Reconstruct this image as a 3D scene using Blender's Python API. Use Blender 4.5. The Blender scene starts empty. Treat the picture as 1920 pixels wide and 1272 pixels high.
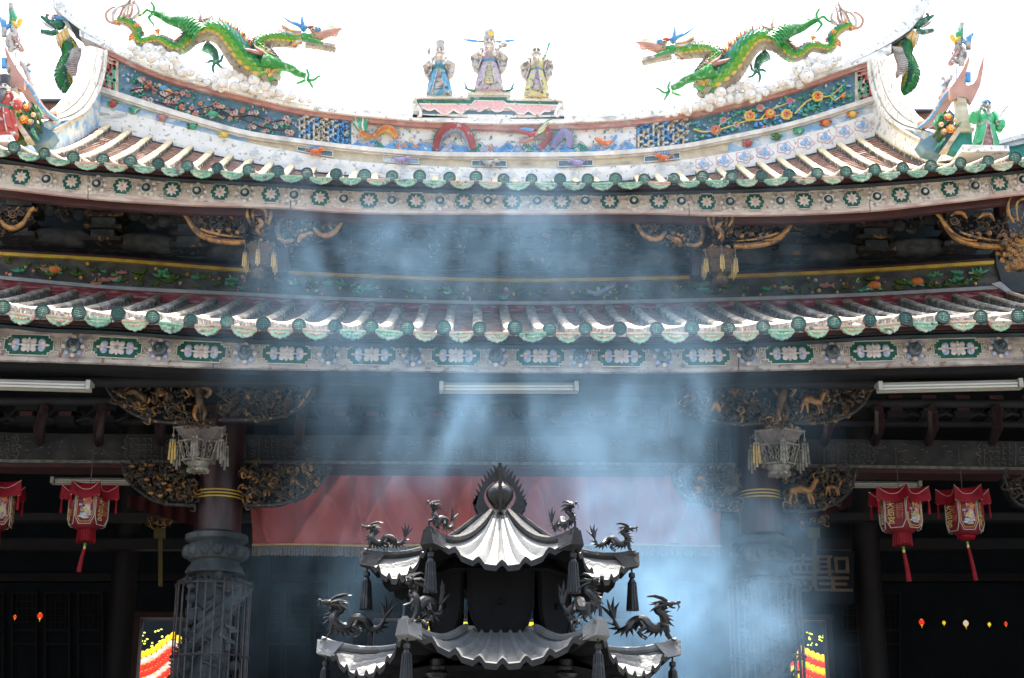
import bpy, math, random
from mathutils import Vector, Matrix
random.seed(7)
sc = bpy.context.scene
COL = sc.collection
rad = math.radians
# ------------------------------------------------------------------ camera
FPX, CX, CY = 2900.0, 960.0, 636.0
PITCH, YAW = rad(17.8), rad(1.54)
CAM = Vector((0, 0, 1.6))
cd = bpy.data.cameras.new('camera')
cam = bpy.data.objects.new('camera', cd); COL.objects.link(cam)
cam.location = CAM
cam.rotation_euler = (rad(90) + PITCH, 0, -YAW)
cd.sensor_width = 36; cd.lens = 36 * FPX / 1920
cd.clip_start = 0.1; cd.clip_end = 2000
sc.camera = cam
RM = cam.rotation_euler.to_matrix()
# ------------------------------------------------------------------ world, sun
SUN_EL, SUN_AZ = rad(75), rad(5)      # sun high, behind the hall, a little to the right
w = bpy.data.worlds.new('World'); sc.world = w; w.use_nodes = True
nt = w.node_tree; nt.nodes.clear()
o = nt.nodes.new('ShaderNodeOutputWorld'); bg = nt.nodes.new('ShaderNodeBackground')
sky = nt.nodes.new('ShaderNodeTexSky'); sky.sky_type = 'NISHITA'; sky.sun_disc = False
sky.sun_elevation = SUN_EL; sky.sun_rotation = SUN_AZ
sky.air_density = 1.3; sky.dust_density = 8.0; sky.ozone_density = 1.0
hs = nt.nodes.new('ShaderNodeHueSaturation'); hs.inputs['Saturation'].default_value = 0.9
hs.inputs['Value'].default_value = 1.0
nt.links.new(sky.outputs[0], hs.inputs['Color']); nt.links.new(hs.outputs[0], bg.inputs[0])
bg.inputs[1].default_value = 0.13
nt.links.new(bg.outputs[0], o.inputs[0])
sd = bpy.data.lights.new('sun', 'SUN'); sd.energy = 2.9; sd.angle = rad(0.6); sd.color = (1, .955, .88)
sun = bpy.data.objects.new('sun', sd); COL.objects.link(sun)
sdir = Vector((math.sin(SUN_AZ) * math.cos(SUN_EL), math.cos(SUN_AZ) * math.cos(SUN_EL), math.sin(SUN_EL)))
sun.rotation_euler = sdir.to_track_quat('Z', 'Y').to_euler()
sun.location = sdir * 60
vs = sc.view_settings
vs.view_transform = 'Standard'; vs.look = 'None'; vs.gamma = 1; vs.exposure = 2.3
vs.use_curve_mapping = False
cy = sc.cycles
cy.max_bounces = 6; cy.diffuse_bounces = 4; cy.glossy_bounces = 2; cy.transmission_bounces = 2
cy.volume_bounces = 1; cy.volume_step_rate = 2.0; cy.volume_max_steps = 128
cy.use_denoising = True; cy.caustics_reflective = False; cy.caustics_refractive = False
try: cy.denoiser = 'OPENIMAGEDENOISE'
except Exception: pass
# ------------------------------------------------------------------ picture geometry -> place geometry
def ray(px, py):
    return RM @ Vector(((px - CX) / FPX, -(py - CY) / FPX, -1))
def P(px, py, D, h=0.0):
    "world point on the vertical plane y = D, then h metres towards the viewer"
    r = ray(px, py); p = CAM + r * (D / r.y)
    return Vector((p.x, D - h, p.z))
def PX(px, py, X):
    "world point on the vertical plane x = X"
    r = ray(px, py); return CAM + r * (X / r.x)
def SC(px, py, D):
    r = ray(px, py); return (D / r.y) / FPX
def L(*pts):
    "smooth line through (x, y) points; linear beyond the ends"
    xs = [p[0] for p in pts]; ys = [p[1] for p in pts]; n = len(xs)
    ms = []
    for i in range(n):
        if i == 0: ms.append((ys[1]-ys[0])/(xs[1]-xs[0]))
        elif i == n-1: ms.append((ys[-1]-ys[-2])/(xs[-1]-xs[-2]))
        else:
            a = (ys[i]-ys[i-1])/(xs[i]-xs[i-1]); b = (ys[i+1]-ys[i])/(xs[i+1]-xs[i]); ms.append((a+b)/2)
    def f(x):
        if x <= xs[0]: return ys[0] + ms[0]*(x-xs[0])
        if x >= xs[-1]: return ys[-1] + ms[-1]*(x-xs[-1])
        for i in range(n-1):
            if x <= xs[i+1]:
                h = xs[i+1]-xs[i]; t = (x-xs[i])/h
                return ((2*t**3-3*t*t+1)*ys[i] + (t**3-2*t*t+t)*h*ms[i] + (-2*t**3+3*t*t)*ys[i+1] + (t**3-t*t)*h*ms[i+1])
    return f
def cat(pts, k=6):
    "Catmull-Rom through points of any dimension"
    pts = [Vector(p) for p in pts]
    if len(pts) < 3: return pts
    out = []
    for i in range(len(pts)-1):
        p0 = pts[i-1] if i > 0 else pts[i]*2-pts[i+1]
        p1, p2 = pts[i], pts[i+1]
        p3 = pts[i+2] if i+2 < len(pts) else pts[i+1]*2-pts[i]
        for j in range(k):
            t = j/k
            out.append(0.5*((2*p1)+(p2-p0)*t+(2*p0-5*p1+4*p2-p3)*t*t+(3*p1-p0-3*p2+p3)*t**3))
    out.append(pts[-1]); return out
def lerp(a, b, t): return a + (b-a)*t
def rs(vals, n):
    "resample a list of numbers to n entries"
    if not hasattr(vals, '__len__'): return [vals]*n
    out = []
    for i in range(n):
        u = i*(len(vals)-1)/max(1, n-1); j = min(int(u), len(vals)-2); out.append(lerp(vals[j], vals[j+1], u-j))
    return out
# ------------------------------------------------------------------ mesh builder
class MB:
    def __init__(s): s.v = []; s.f = []; s.m = []
    def add(s, vs, fs, m=0):
        o = len(s.v); s.v += [tuple(v) for v in vs]; s.f += [tuple(i+o for i in f) for f in fs]
        s.m += [m]*len(fs) if isinstance(m, int) else list(m)
    def box(s, c, d, m=0, R=None):
        c = Vector(c); vs = []
        for x in (-.5, .5):
            for y in (-.5, .5):
                for z in (-.5, .5):
                    p = Vector((x*d[0], y*d[1], z*d[2])); vs.append(c + (R @ p if R else p))
        s.add(vs, [(0,1,3,2),(4,6,7,5),(0,4,5,1),(2,3,7,6),(0,2,6,4),(1,5,7,3)], m)
    def tube(s, pts, r, n=8, m=0, cap=True, flat=1.0, up=None):
        pts = [Vector(p) for p in pts]; N = len(pts); rr = rs(r, N)
        T = [(pts[min(i+1, N-1)]-pts[max(i-1, 0)]).normalized() for i in range(N)]
        u = Vector(up) if up else (Vector((0,1,0)) if abs(T[0].y) < .9 else Vector((1,0,0)))
        vs = []
        for i in range(N):
            a = (u - T[i]*u.dot(T[i]))
            if a.length < 1e-5: a = T[i].orthogonal()
            a.normalize(); b = T[i].cross(a); u = a if not up else u
            for k in range(n):
                t = 2*math.pi*k/n; vs.append(pts[i] + a*(math.cos(t)*rr[i]*flat) + b*(math.sin(t)*rr[i]))
        fs = [(i*n+k, i*n+(k+1)%n, (i+1)*n+(k+1)%n, (i+1)*n+k) for i in range(N-1) for k in range(n)]
        if cap: fs += [tuple(range(n))[::-1], tuple((N-1)*n+k for k in range(n))]
        s.add(vs, fs, m)
    def ball(s, c, r, m=0, nu=10, nv=6, R=None):
        c = Vector(c)
        if not hasattr(r, '__len__'): r = (r, r, r)
        vs = []
        for j in range(1, nv):
            a = math.pi*j/nv
            for i in range(nu):
                b = 2*math.pi*i/nu; p = Vector((r[0]*math.sin(a)*math.cos(b), r[1]*math.sin(a)*math.sin(b), r[2]*math.cos(a)))
                vs.append(c + (R @ p if R else p))
        for sg in (1, -1):
            p = Vector((0, 0, r[2]*sg)); vs.append(c + (R @ p if R else p))
        t = len(vs)-2; fs = [((j)*nu+i, (j+1)*nu+i, (j+1)*nu+(i+1)%nu, j*nu+(i+1)%nu) for j in range(nv-2) for i in range(nu)]
        fs += [(t, i, (i+1)%nu) for i in range(nu)] + [(t+1, (nv-2)*nu+(i+1)%nu, (nv-2)*nu+i) for i in range(nu)]
        s.add(vs, fs, m)
    def lathe(s, c, prof, n=16, m=0, R=None, a0=0.0, sx=1, sy=1, mf=None):
        "prof: (radius, height) along local z"
        c = Vector(c); vs = []
        for r, h in prof:
            for k in range(n):
                t = a0+2*math.pi*k/n; p = Vector((r*math.cos(t)*sx, r*math.sin(t)*sy, h)); vs.append(c + (R @ p if R else p))
        N = len(prof); fs = [(i*n+k, i*n+(k+1)%n, (i+1)*n+(k+1)%n, (i+1)*n+k) for i in range(N-1) for k in range(n)]
        mm = [(mf[i] if mf else m) for i in range(N-1) for k in range(n)]
        fs += [tuple(range(n))[::-1], tuple((N-1)*n+k for k in range(n))]; mm += [mm[0], mm[-1]]
        s.add(vs, fs, mm)
    def plate(s, poly, y0, y1, m=0, fr=None):
        "poly [(x, z)] standing plate from y0 (front) to y1 (back), fr maps Vector->Vector"
        n = len(poly); vs = [Vector((p[0], y0, p[1])) for p in poly] + [Vector((p[0], y1, p[1])) for p in poly]
        if fr: vs = [fr(v) for v in vs]
        fs = [tuple(range(n)), tuple(range(n, 2*n))[::-1]] + [(i, i+n, (i+1)%n+n, (i+1)%n) for i in range(n)]
        s.add(vs, fs, m)
    def ppoly(s, poly, D, h0, h1, m=0):
        "polygon given in picture points, standing on plane y=D, from h0 to h1 metres in front of it"
        n = len(poly); vs = [P(p[0], p[1], D, h1) for p in poly] + [P(p[0], p[1], D, h0) for p in poly]
        fs = [tuple(range(n)), tuple(range(n, 2*n))[::-1]] + [(i, i+n, (i+1)%n+n, (i+1)%n) for i in range(n)]
        s.add(vs, fs, m)
    def ribbon(s, A, B, t, m=0, cap=True):
        "box strip between 3D polylines A and B with thickness vector t"
        t = Vector(t); n = len(A); vs = []
        for a, b in zip(A, B): vs += [Vector(a), Vector(b), Vector(b)+t, Vector(a)+t]
        fs = [(4*i+k, 4*i+(k+1)%4, 4*i+4+(k+1)%4, 4*i+4+k) for i in range(n-1) for k in range(4)]
        if cap: fs += [(3,2,1,0), tuple(4*(n-1)+k for k in range(4))]
        s.add(vs, fs, m)
    def strip(s, top, bot, x0, x1, D, h, back, m=0, n=40):
        "board whose edges follow two picture lines, front h metres before plane D, back metres behind it"
        A = []; B = []
        for i in range(n+1):
            x = lerp(x0, x1, i/n); A.append(P(x, top(x), D, h)); B.append(P(x, bot(x), D, h))
        s.ribbon(A, B, (0, h+back, 0), m)
    def ptube(s, pts, r, D, h=0.0, n=6, m=0, k=5, flat=1.0):
        "tube through picture points on plane D; r in picture pixels"
        q = cat([Vector((p[0], p[1], (p[2] if len(p) > 2 else 0))) for p in pts], k) if len(pts) > 2 else [Vector((p[0], p[1], (p[2] if len(p) > 2 else 0))) for p in pts]
        w = [P(p.x, p.y, D, h+p.z) for p in q]; sc_ = SC(q[0].x, q[0].y, D)
        s.tube(w, [a*sc_ for a in rs(r, len(w))], n, m, flat=flat)
    def pball(s, px, py, r, D, h=0.0, m=0, nu=10, nv=6, dep=None):
        k = SC(px, py, D); rr = r if hasattr(r, '__len__') else (r, r)
        s.ball(P(px, py, D, h), (rr[0]*k, (dep if dep is not None else min(rr))*k, rr[1]*k), m, nu, nv)
def wloc(o):
    v = Vector((0,0,0))
    while o is not None: v += o.location; o = o.parent
    return v
def obj(name, mb, mats, parent=None, smooth=False, local=False, data=None, loc=None, rot=None, label=None, kind=None):
    if data is None:
        me = bpy.data.meshes.new(name)
        off = Vector((0,0,0)) if local or parent is None else wloc(parent)
        me.from_pydata([(v[0]-off.x, v[1]-off.y, v[2]-off.z) for v in mb.v], [], mb.f)
        for q in (mats if isinstance(mats, (list, tuple)) else [mats]): me.materials.append(M[q])
        me.polygons.foreach_set('material_index', mb.m)
        if smooth: me.polygons.foreach_set('use_smooth', [True]*len(mb.f))
        me.update()
        if smooth == 2:
            try: me.set_sharp_from_angle(angle=rad(38))
            except Exception: pass
    else: me = data
    ob = bpy.data.objects.new(name, me); COL.objects.link(ob)
    if parent is not None: ob.parent = parent
    if loc is not None: ob.location = (Vector(loc) - wloc(parent)) if parent is not None else loc
    if rot is not None: ob.rotation_euler = rot
    if label: ob['label'] = label
    if kind: ob['kind'] = kind
    return ob
def thing(name, label, cat_, loc=(0,0,0), group=None, rot=None):
    e = bpy.data.objects.new(name, None); COL.objects.link(e); e.location = loc; e.empty_display_size = .1
    if rot: e.rotation_euler = rot
    e['label'] = label; e['category'] = cat_
    if group: e['group'] = group
    return e
def tagged(ob, label, cat_, group=None):
    ob['label'] = label; ob['category'] = cat_
    if group: ob['group'] = group
    return ob
def copy_tree(ob, parent=None):
    c = ob.copy(); COL.objects.link(c); c.parent = parent
    for ch in list(ob.children): copy_tree(ch, c)
    return c
# ------------------------------------------------------------------ materials
M = {}
def mat(name, c1, c2=None, rough=.7, metal=0.0, scale=6.0, bump=.25, bscale=30.0, stain=None, samt=.5, sscale=(3,3,1.2),
        wear=None, emit=None, thr=(.45,.7), coord='pos', side=None, spec=.35, sheen=0):
    m = bpy.data.materials.new(name); m.use_nodes = True; t = m.node_tree; N = t.nodes; K = t.links
    b = N['Principled BSDF']; b.inputs['Roughness'].default_value = rough; b.inputs['Metallic'].default_value = metal
    b.inputs['Specular IOR Level'].default_value = spec
    if sheen: b.inputs['Sheen Weight'].default_value = sheen
    g = N.new('ShaderNodeNewGeometry') if coord == 'pos' else None
    tc = N.new('ShaderNodeTexCoord')
    src = g.outputs['Position'] if g else tc.outputs['Object']
    def noise(sc_, det=5, vec=None, scl=None):
        n = N.new('ShaderNodeTexNoise'); n.inputs['Scale'].default_value = sc_; n.inputs['Detail'].default_value = det
        v = vec or src
        if scl:
            mp = N.new('ShaderNodeMapping'); mp.inputs['Scale'].default_value = scl; K.new(v, mp.inputs[0]); v = mp.outputs[0]
        K.new(v, n.inputs['Vector']); return n.outputs['Fac']
    def ramp(f, a, b_):
        r = N.new('ShaderNodeMapRange'); r.inputs[1].default_value = a; r.inputs[2].default_value = b_; K.new(f, r.inputs[0]); return r.outputs[0]
    def mix(f, a, b_):
        x = N.new('ShaderNodeMix'); x.data_type = 'RGBA'
        if isinstance(f, (int, float)): x.inputs[0].default_value = f
        else: K.new(f, x.inputs[0])
        for s_, v in ((6, a), (7, b_)):
            if isinstance(v, tuple): x.inputs[s_].default_value = (*v, 1)
            else: K.new(v, x.inputs[s_])
        return x.outputs[2]
    c = mix(ramp(noise(scale), .35, .65), c1, c2 or tuple(min(1, v*.72) for v in c1))
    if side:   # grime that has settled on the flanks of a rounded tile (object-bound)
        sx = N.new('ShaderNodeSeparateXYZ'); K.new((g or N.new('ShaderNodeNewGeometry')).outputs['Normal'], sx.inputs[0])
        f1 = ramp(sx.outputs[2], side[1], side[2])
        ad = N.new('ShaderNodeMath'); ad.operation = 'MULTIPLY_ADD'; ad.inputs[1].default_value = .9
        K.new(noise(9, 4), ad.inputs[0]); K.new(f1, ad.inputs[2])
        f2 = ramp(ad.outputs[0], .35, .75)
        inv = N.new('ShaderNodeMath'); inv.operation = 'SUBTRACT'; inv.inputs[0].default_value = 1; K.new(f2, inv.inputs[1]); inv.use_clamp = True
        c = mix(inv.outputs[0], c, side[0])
    if stain:
        f = ramp(noise(1.0, 8, scl=sscale), thr[0], thr[1])
        mm = N.new('ShaderNodeMath'); mm.operation = 'MULTIPLY'; mm.inputs[1].default_value = samt; K.new(f, mm.inputs[0])
        c = mix(mm.outputs[0], c, stain)
    if wear:
        f = ramp(noise(13, 12), .59, .64); c = mix(f, c, wear)
    K.new(c, b.inputs['Base Color'])
    if emit: K.new(c, b.inputs['Emission Color']); b.inputs['Emission Strength'].default_value = emit
    if bump:
        bp = N.new('ShaderNodeBump'); bp.inputs['Strength'].default_value = bump; bp.inputs['Distance'].default_value = .02
        K.new(noise(bscale, 6), bp.inputs['Height']); K.new(bp.outputs[0], b.inputs['Normal'])
    m.diffuse_color = (*c1, 1); M[name] = m; return m
mat('cloud_white', (.86,.86,.83), (.78,.78,.74), .75, wear=(.5,.49,.46), bump=.5, bscale=18)
GR = (.05,.05,.045)
mat('stucco_white', (.86,.86,.82), (.76,.76,.72), .8, stain=(.20,.20,.18), samt=.8, sscale=(2.2,2.2,7), thr=(.58,.74), wear=(.42,.41,.38))
mat('stucco_blue', (.16,.36,.64), (.42,.58,.70), .8, scale=3, stain=(.75,.76,.74), samt=.8, sscale=(3,3,6), thr=(.48,.6), wear=(.62,.6,.55))
mat('stucco_cream', (.66,.60,.46), (.52,.46,.34), .85, stain=(.14,.12,.09), samt=.7, sscale=(1.5,1.5,7), thr=(.5,.7))
mat('slate', (.07,.16,.24), (.13,.25,.33), .8, scale=3.5, stain=(.35,.42,.45), samt=.55, sscale=(5,5,7), thr=(.5,.75))
mat('pink_trim', (.50,.24,.20), (.38,.19,.16), .8, stain=(.55,.5,.46), samt=.6, thr=(.5,.65), sscale=(4,4,8))
mat('dark_joint', (.05,.06,.075), (.10,.11,.12), .8)
mat('white_trim', (.78,.77,.72), (.62,.60,.55), .75, stain=(.3,.28,.25), samt=.5)
mat('red_trim', (.50,.09,.07), (.36,.07,.06), .7, wear=(.6,.5,.45))
mat('blue_trim', (.07,.25,.58), (.12,.36,.66), .6, wear=(.55,.6,.6))
mat('green_trim', (.05,.30,.16), (.08,.38,.22), .6, wear=(.5,.55,.5))
mat('yellow_trim', (.72,.48,.06), (.75,.56,.12), .6, wear=(.6,.56,.45))
mat('orange_trim', (.70,.24,.05), (.65,.17,.06), .6, wear=(.65,.5,.35))
mat('salmon_edge', (.52,.38,.32), (.45,.32,.28), .8, stain=(.62,.56,.48), samt=.8, sscale=(4,4,10), thr=(.45,.6))
mat('salmon', (.58,.33,.26), (.48,.27,.22), .8, stain=(.28,.2,.17), samt=.5)
mat('purple_trim', (.28,.22,.45), (.36,.30,.5), .6)
# dragon
mat('scale_lime', (.11,.38,.02), (.20,.48,.04), .35, spec=.5, scale=14, bump=.1, wear=(.45,.6,.2))
mat('scale_green', (.015,.25,.04), (.035,.33,.06), .35, spec=.5, scale=14, bump=.1, wear=(.35,.5,.3))
mat('scale_teal', (.012,.17,.14), (.02,.27,.24), .35, spec=.5, scale=14, bump=.1, wear=(.4,.5,.45))
mat('scale_deep', (.012,.11,.06), (.03,.18,.10), .4, spec=.5, scale=14, bump=.1, wear=(.3,.4,.35))
mat('belly', (.36,.33,.25), (.26,.24,.20), .7, wear=(.12,.11,.1))
mat('bone', (.66,.64,.60), (.50,.47,.43), .7, stain=(.16,.15,.14), samt=.7, sscale=(9,9,9), thr=(.5,.65))
# figures
mat('ceramic_grey', (.56,.54,.50), (.40,.38,.36), .6, stain=(.10,.10,.10), samt=.8, sscale=(14,14,14), thr=(.5,.62))
mat('ceramic_blue', (.04,.28,.52), (.12,.42,.62), .35, spec=.5, scale=14, stain=(.42,.43,.42), samt=.9, sscale=(11,11,11), thr=(.50,.60), wear=(.1,.12,.13))
mat('ceramic_yellow', (.70,.62,.12), (.66,.62,.30), .5, stain=(.5,.5,.45), samt=.9, sscale=(11,11,11), thr=(.46,.56), wear=(.14,.13,.10))
mat('ceramic_mauve', (.40,.30,.42), (.50,.42,.48), .5, stain=(.52,.50,.47), samt=.9, sscale=(11,11,11), thr=(.46,.56), wear=(.14,.12,.12))
mat('ceramic_green', (.04,.36,.14), (.07,.46,.20), .4, spec=.5, stain=(.5,.55,.5), samt=.4, sscale=(12,12,12), thr=(.55,.65))
mat('face', (.68,.60,.52), (.58,.5,.43), .6, stain=(.3,.26,.22), samt=.4, sscale=(15,15,15))
# roof
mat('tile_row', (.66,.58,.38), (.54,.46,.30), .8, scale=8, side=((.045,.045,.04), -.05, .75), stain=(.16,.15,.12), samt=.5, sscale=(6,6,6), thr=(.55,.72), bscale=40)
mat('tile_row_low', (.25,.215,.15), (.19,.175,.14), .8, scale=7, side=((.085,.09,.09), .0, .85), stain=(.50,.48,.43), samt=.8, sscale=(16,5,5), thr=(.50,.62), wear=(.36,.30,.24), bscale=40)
mat('mortar_up', (.16,.155,.14), (.07,.07,.065), .9, scale=14, stain=(.03,.03,.028), samt=.9, sscale=(8,8,8), thr=(.42,.6), wear=(.5,.48,.42), bscale=60)
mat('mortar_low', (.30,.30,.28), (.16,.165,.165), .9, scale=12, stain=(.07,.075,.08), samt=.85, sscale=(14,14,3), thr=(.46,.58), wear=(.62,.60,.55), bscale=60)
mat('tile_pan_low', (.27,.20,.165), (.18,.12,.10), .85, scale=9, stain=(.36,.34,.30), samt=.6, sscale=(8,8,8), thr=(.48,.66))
mat('tile_pan', (.30,.17,.12), (.19,.10,.075), .8, scale=9, stain=(.42,.33,.26), samt=.6, sscale=(8,8,8), thr=(.5,.7))
mat('tile_cap_b', (.06,.19,.15), (.035,.12,.10), .45, scale=17, spec=.5, stain=(.16,.17,.14), samt=.6, sscale=(14,14,14), thr=(.5,.62), bscale=60)
mat('tile_cap_c', (.03,.08,.075), (.04,.12,.10), .5, scale=22, spec=.5, stain=(.02,.025,.025), samt=.8, sscale=(12,12,12), thr=(.45,.6), bscale=60)
mat('tile_cap', (.035,.14,.12), (.06,.21,.17), .45, scale=20, spec=.5, stain=(.05,.06,.055), samt=.9, sscale=(11,11,11), thr=(.48,.62), bscale=60)
mat('tile_cap_dark', (.05,.075,.07), (.035,.045,.042), .6, scale=20, bscale=60)
for nm, a, b_ in (('drip_green', (.17,.40,.25), (.30,.50,.30)), ('drip_peach', (.50,.26,.18), (.58,.40,.26)), ('drip_jade', (.09,.26,.19), (.22,.38,.28))):
    mat(nm, a, b_, .5, scale=26, spec=.5, stain=(.58,.54,.42), samt=.7, sscale=(15,15,22), thr=(.48,.62), wear=(.12,.14,.12), bscale=80)
# timber and paint
mat('fascia', (.68,.63,.53), (.60,.54,.45), .8, scale=5, stain=(.26,.14,.10), samt=.6, sscale=(5,5,14), thr=(.5,.68), wear=(.3,.24,.2), bscale=60)
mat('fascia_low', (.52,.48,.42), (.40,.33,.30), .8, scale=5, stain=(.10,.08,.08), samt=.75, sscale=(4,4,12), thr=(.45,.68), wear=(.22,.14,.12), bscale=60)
mat('fret', (.70,.67,.60), (.56,.52,.46), .8, stain=(.30,.22,.18), samt=.6, sscale=(9,9,12))
mat('fret_red', (.36,.17,.13), (.28,.14,.12), .8, wear=(.5,.42,.36))
mat('panel_green', (.005,.075,.05), (.008,.10,.065), .6, scale=12, wear=(.12,.17,.13))
mat('petal', (.66,.62,.60), (.60,.50,.48), .7, scale=22, stain=(.30,.25,.3), samt=.4, sscale=(16,16,16))
mat('petal_blue', (.22,.32,.58), (.45,.50,.60), .7, scale=20)
mat('boss', (.60,.62,.54), (.46,.50,.44), .5, scale=16, stain=(.07,.08,.08), samt=.7, sscale=(9,9,9), thr=(.45,.65), spec=.5)
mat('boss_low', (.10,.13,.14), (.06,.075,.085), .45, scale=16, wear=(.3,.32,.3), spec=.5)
mat('beam_red', (.065,.022,.022), (.045,.018,.02), .7, stain=(.10,.07,.065), samt=.4, sscale=(1.5,3,10), thr=(.5,.7))
mat('beam_dark', (.008,.009,.012), (.012,.012,.015), .75, scale=4)
mat('soot_blue', (.03,.045,.055), (.05,.07,.08), .8, scale=3)
mat('soot_teal', (.028,.045,.05), (.04,.05,.055), .8, scale=5, stain=(.14,.15,.14), samt=.6, sscale=(6,6,10))
mat('soot_panel', (.13,.135,.13), (.06,.07,.07), .8, scale=3, stain=(.035,.04,.045), samt=.8, sscale=(5,5,8), thr=(.45,.6))
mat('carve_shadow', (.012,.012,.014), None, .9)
mat('carved_soot', (.055,.050,.046), (.025,.026,.028), .6, scale=15, wear=(.26,.17,.07), bscale=60)
mat('gold', (.44,.23,.055), (.28,.14,.045), .45, metal=.25, scale=18, stain=(.06,.045,.04), samt=.85, sscale=(13,13,13), thr=(.48,.6), spec=.5, bscale=70)
mat('gold_dull', (.17,.10,.045), (.08,.055,.035), .5, metal=.2, scale=18, stain=(.04,.035,.035), samt=.9, sscale=(13,13,13), thr=(.45,.58), bscale=70)
mat('gold_line', (.62,.46,.05), (.52,.36,.06), .5, scale=9, stain=(.16,.12,.06), samt=.5, sscale=(5,5,20))
mat('maroon_paint', (.30,.04,.06), (.22,.04,.055), .8, scale=6, stain=(.50,.36,.36), samt=.8, sscale=(5,5,24), thr=(.5,.66))
mat('grey_line', (.42,.44,.46), (.30,.32,.35), .8)
mat('deep_blue', (.03,.08,.22), (.04,.10,.25), .7)
mat('tie_beam', (.060,.062,.064), (.03,.032,.036), .8, scale=4, stain=(.02,.02,.025), samt=.7, sscale=(6,6,6), thr=(.45,.65))
mat('tie_relief', (.20,.20,.185), (.10,.10,.10), .8, scale=20)
mat('column_red', (.026,.008,.011), (.018,.008,.011), .4, spec=.5, stain=(.10,.06,.06), samt=.5, sscale=(10,10,2), bump=.08)
mat('stone_dark', (.04,.052,.058), (.022,.03,.035), .8, scale=9, bump=.5, stain=(.16,.18,.18), samt=.5)
mat('carved_silver', (.34,.32,.26), (.20,.19,.165), .6, scale=22, stain=(.07,.065,.06), samt=.8, sscale=(15,15,15), thr=(.45,.65), bscale=80)
mat('tassel_gold', (.60,.42,.12), (.45,.30,.10), .6, scale=25, stain=(.12,.1,.07), samt=.5, sscale=(25,25,5))
mat('lantern_mesh', (.20,.165,.175), (.14,.12,.13), .7, scale=20)
mat('gilt_mesh', (.16,.095,.05), (.09,.06,.04), .6, scale=20, wear=(.3,.18,.06))
mat('wire', (.10,.085,.085), (.06,.05,.055), .5, metal=.5, scale=20)
mat('metal_white', (.44,.43,.37), (.37,.36,.31), .4, scale=4, stain=(.3,.27,.22), samt=.5, sscale=(2,6,12), bump=.03)
mat('tube_glass', (.52,.52,.47), (.48,.48,.44), .15, scale=2, bump=0, spec=.6)
# cloth
mat('curtain', (.50,.095,.072), (.36,.065,.055), .45, scale=2, sheen=.4, bump=.15, bscale=14, stain=(.28,.04,.05), samt=.4, sscale=(1.5,1.5,.7))
mat('fringe', (.26,.24,.22), (.12,.12,.12), .9, scale=90)
mat('silk_red', (.20,.003,.008), (.14,.002,.007), .55, scale=9, spec=.2, bump=.1)
mat('silk_dark', (.16,.012,.018), (.12,.01,.015), .6, scale=9, bump=.1)
mat('cord_white', (.42,.37,.31), (.34,.29,.24), .6, scale=20)
mat('cord_gold', (.62,.40,.12), (.5,.3,.1), .5, scale=20)
mat('bead_green', (.03,.30,.09), None, .3, scale=9)
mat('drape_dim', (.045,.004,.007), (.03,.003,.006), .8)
mat('ribbon_dim', (.10,.075,.015), (.07,.055,.02), .7)
mat('pedestal_pink', (.72,.36,.40), (.8,.6,.55), .6, scale=30); mat('print_pink', (0.26,0.124,0.136), (.48,.36,.32), .6, scale=30); mat('print_red', (0.26,0.05,0.031), (.42,.15,.07), .6, scale=30)
mat('print_yellow', (0.285,0.217,0.043), (.46,.40,.18), .6, scale=30); mat('print_aqua', (0.174,0.248,0.254), (.38,.43,.43), .6, scale=30)
mat('text_gold', (.55,.42,.12), (.45,.32,.1), .5, scale=20)
mat('sign_gold', (.15,.10,.055), (.10,.07,.045), .6, scale=9)
# burner
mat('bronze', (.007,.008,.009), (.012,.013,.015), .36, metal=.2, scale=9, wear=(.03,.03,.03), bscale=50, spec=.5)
mat('bronze_sunlit', (.165,.175,.175), (.105,.11,.11), .5, metal=.1, scale=6, stain=(.16,.15,.13), samt=.4, sscale=(8,8,8), thr=(.5,.7), wear=(.13,.125,.11), bscale=50)  # pale tone stands in for sun on the roof tops
mat('bronze_backlit', (.022,.023,.024), (.014,.015,.016), .6, metal=.1, scale=9, spec=.2, stain=(.06,.06,.055), samt=.6, sscale=(9,9,9), bscale=50)  # darker copy of the roof metal, backlit shade put into its colour
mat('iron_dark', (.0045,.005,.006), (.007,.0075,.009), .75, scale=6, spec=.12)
mat('bronze_ash', (.30,.28,.22), (.22,.20,.16), .7, scale=9, stain=(.10,.085,.06), samt=.6, sscale=(10,10,10))
# setting
mat('granite_paving', (.17,.165,.155), (.12,.118,.11), .8, scale=3, stain=(.12,.12,.11), samt=.4)
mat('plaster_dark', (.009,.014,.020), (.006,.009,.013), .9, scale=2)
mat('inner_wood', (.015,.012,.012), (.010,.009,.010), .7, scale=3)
mat('door_wood', (.06,.025,.02), (.045,.02,.018), .6, scale=6)
mat('lamp_red', (.60,.02,.012), (.55,.035,.02), .5, emit=.28, bump=0, scale=8)
mat('lamp_yellow', (.62,.40,.008), (.60,.48,.015), .5, emit=.28, bump=0, scale=8)
mat('lamp_white', (.6,.55,.48), (.6,.42,.36), .5, emit=.2, bump=0, scale=8)
mat('lamp_text', (.6,.45,.08), (.6,.42,.06), .5, emit=.2, bump=0)
mat('leaf_glow', (.45,.55,.04), (.55,.6,.06), .6, emit=.5, bump=0)  # emission stands in for sunlight on the leaves
mat('foliage', (.05,.10,.02), (.09,.16,.03), .7, scale=20)
mat('far_stucco', (.55,.60,.58), (.45,.48,.46), .8)
mat('far_teal', (.04,.24,.20), (.06,.3,.26), .7, scale=8)
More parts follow.
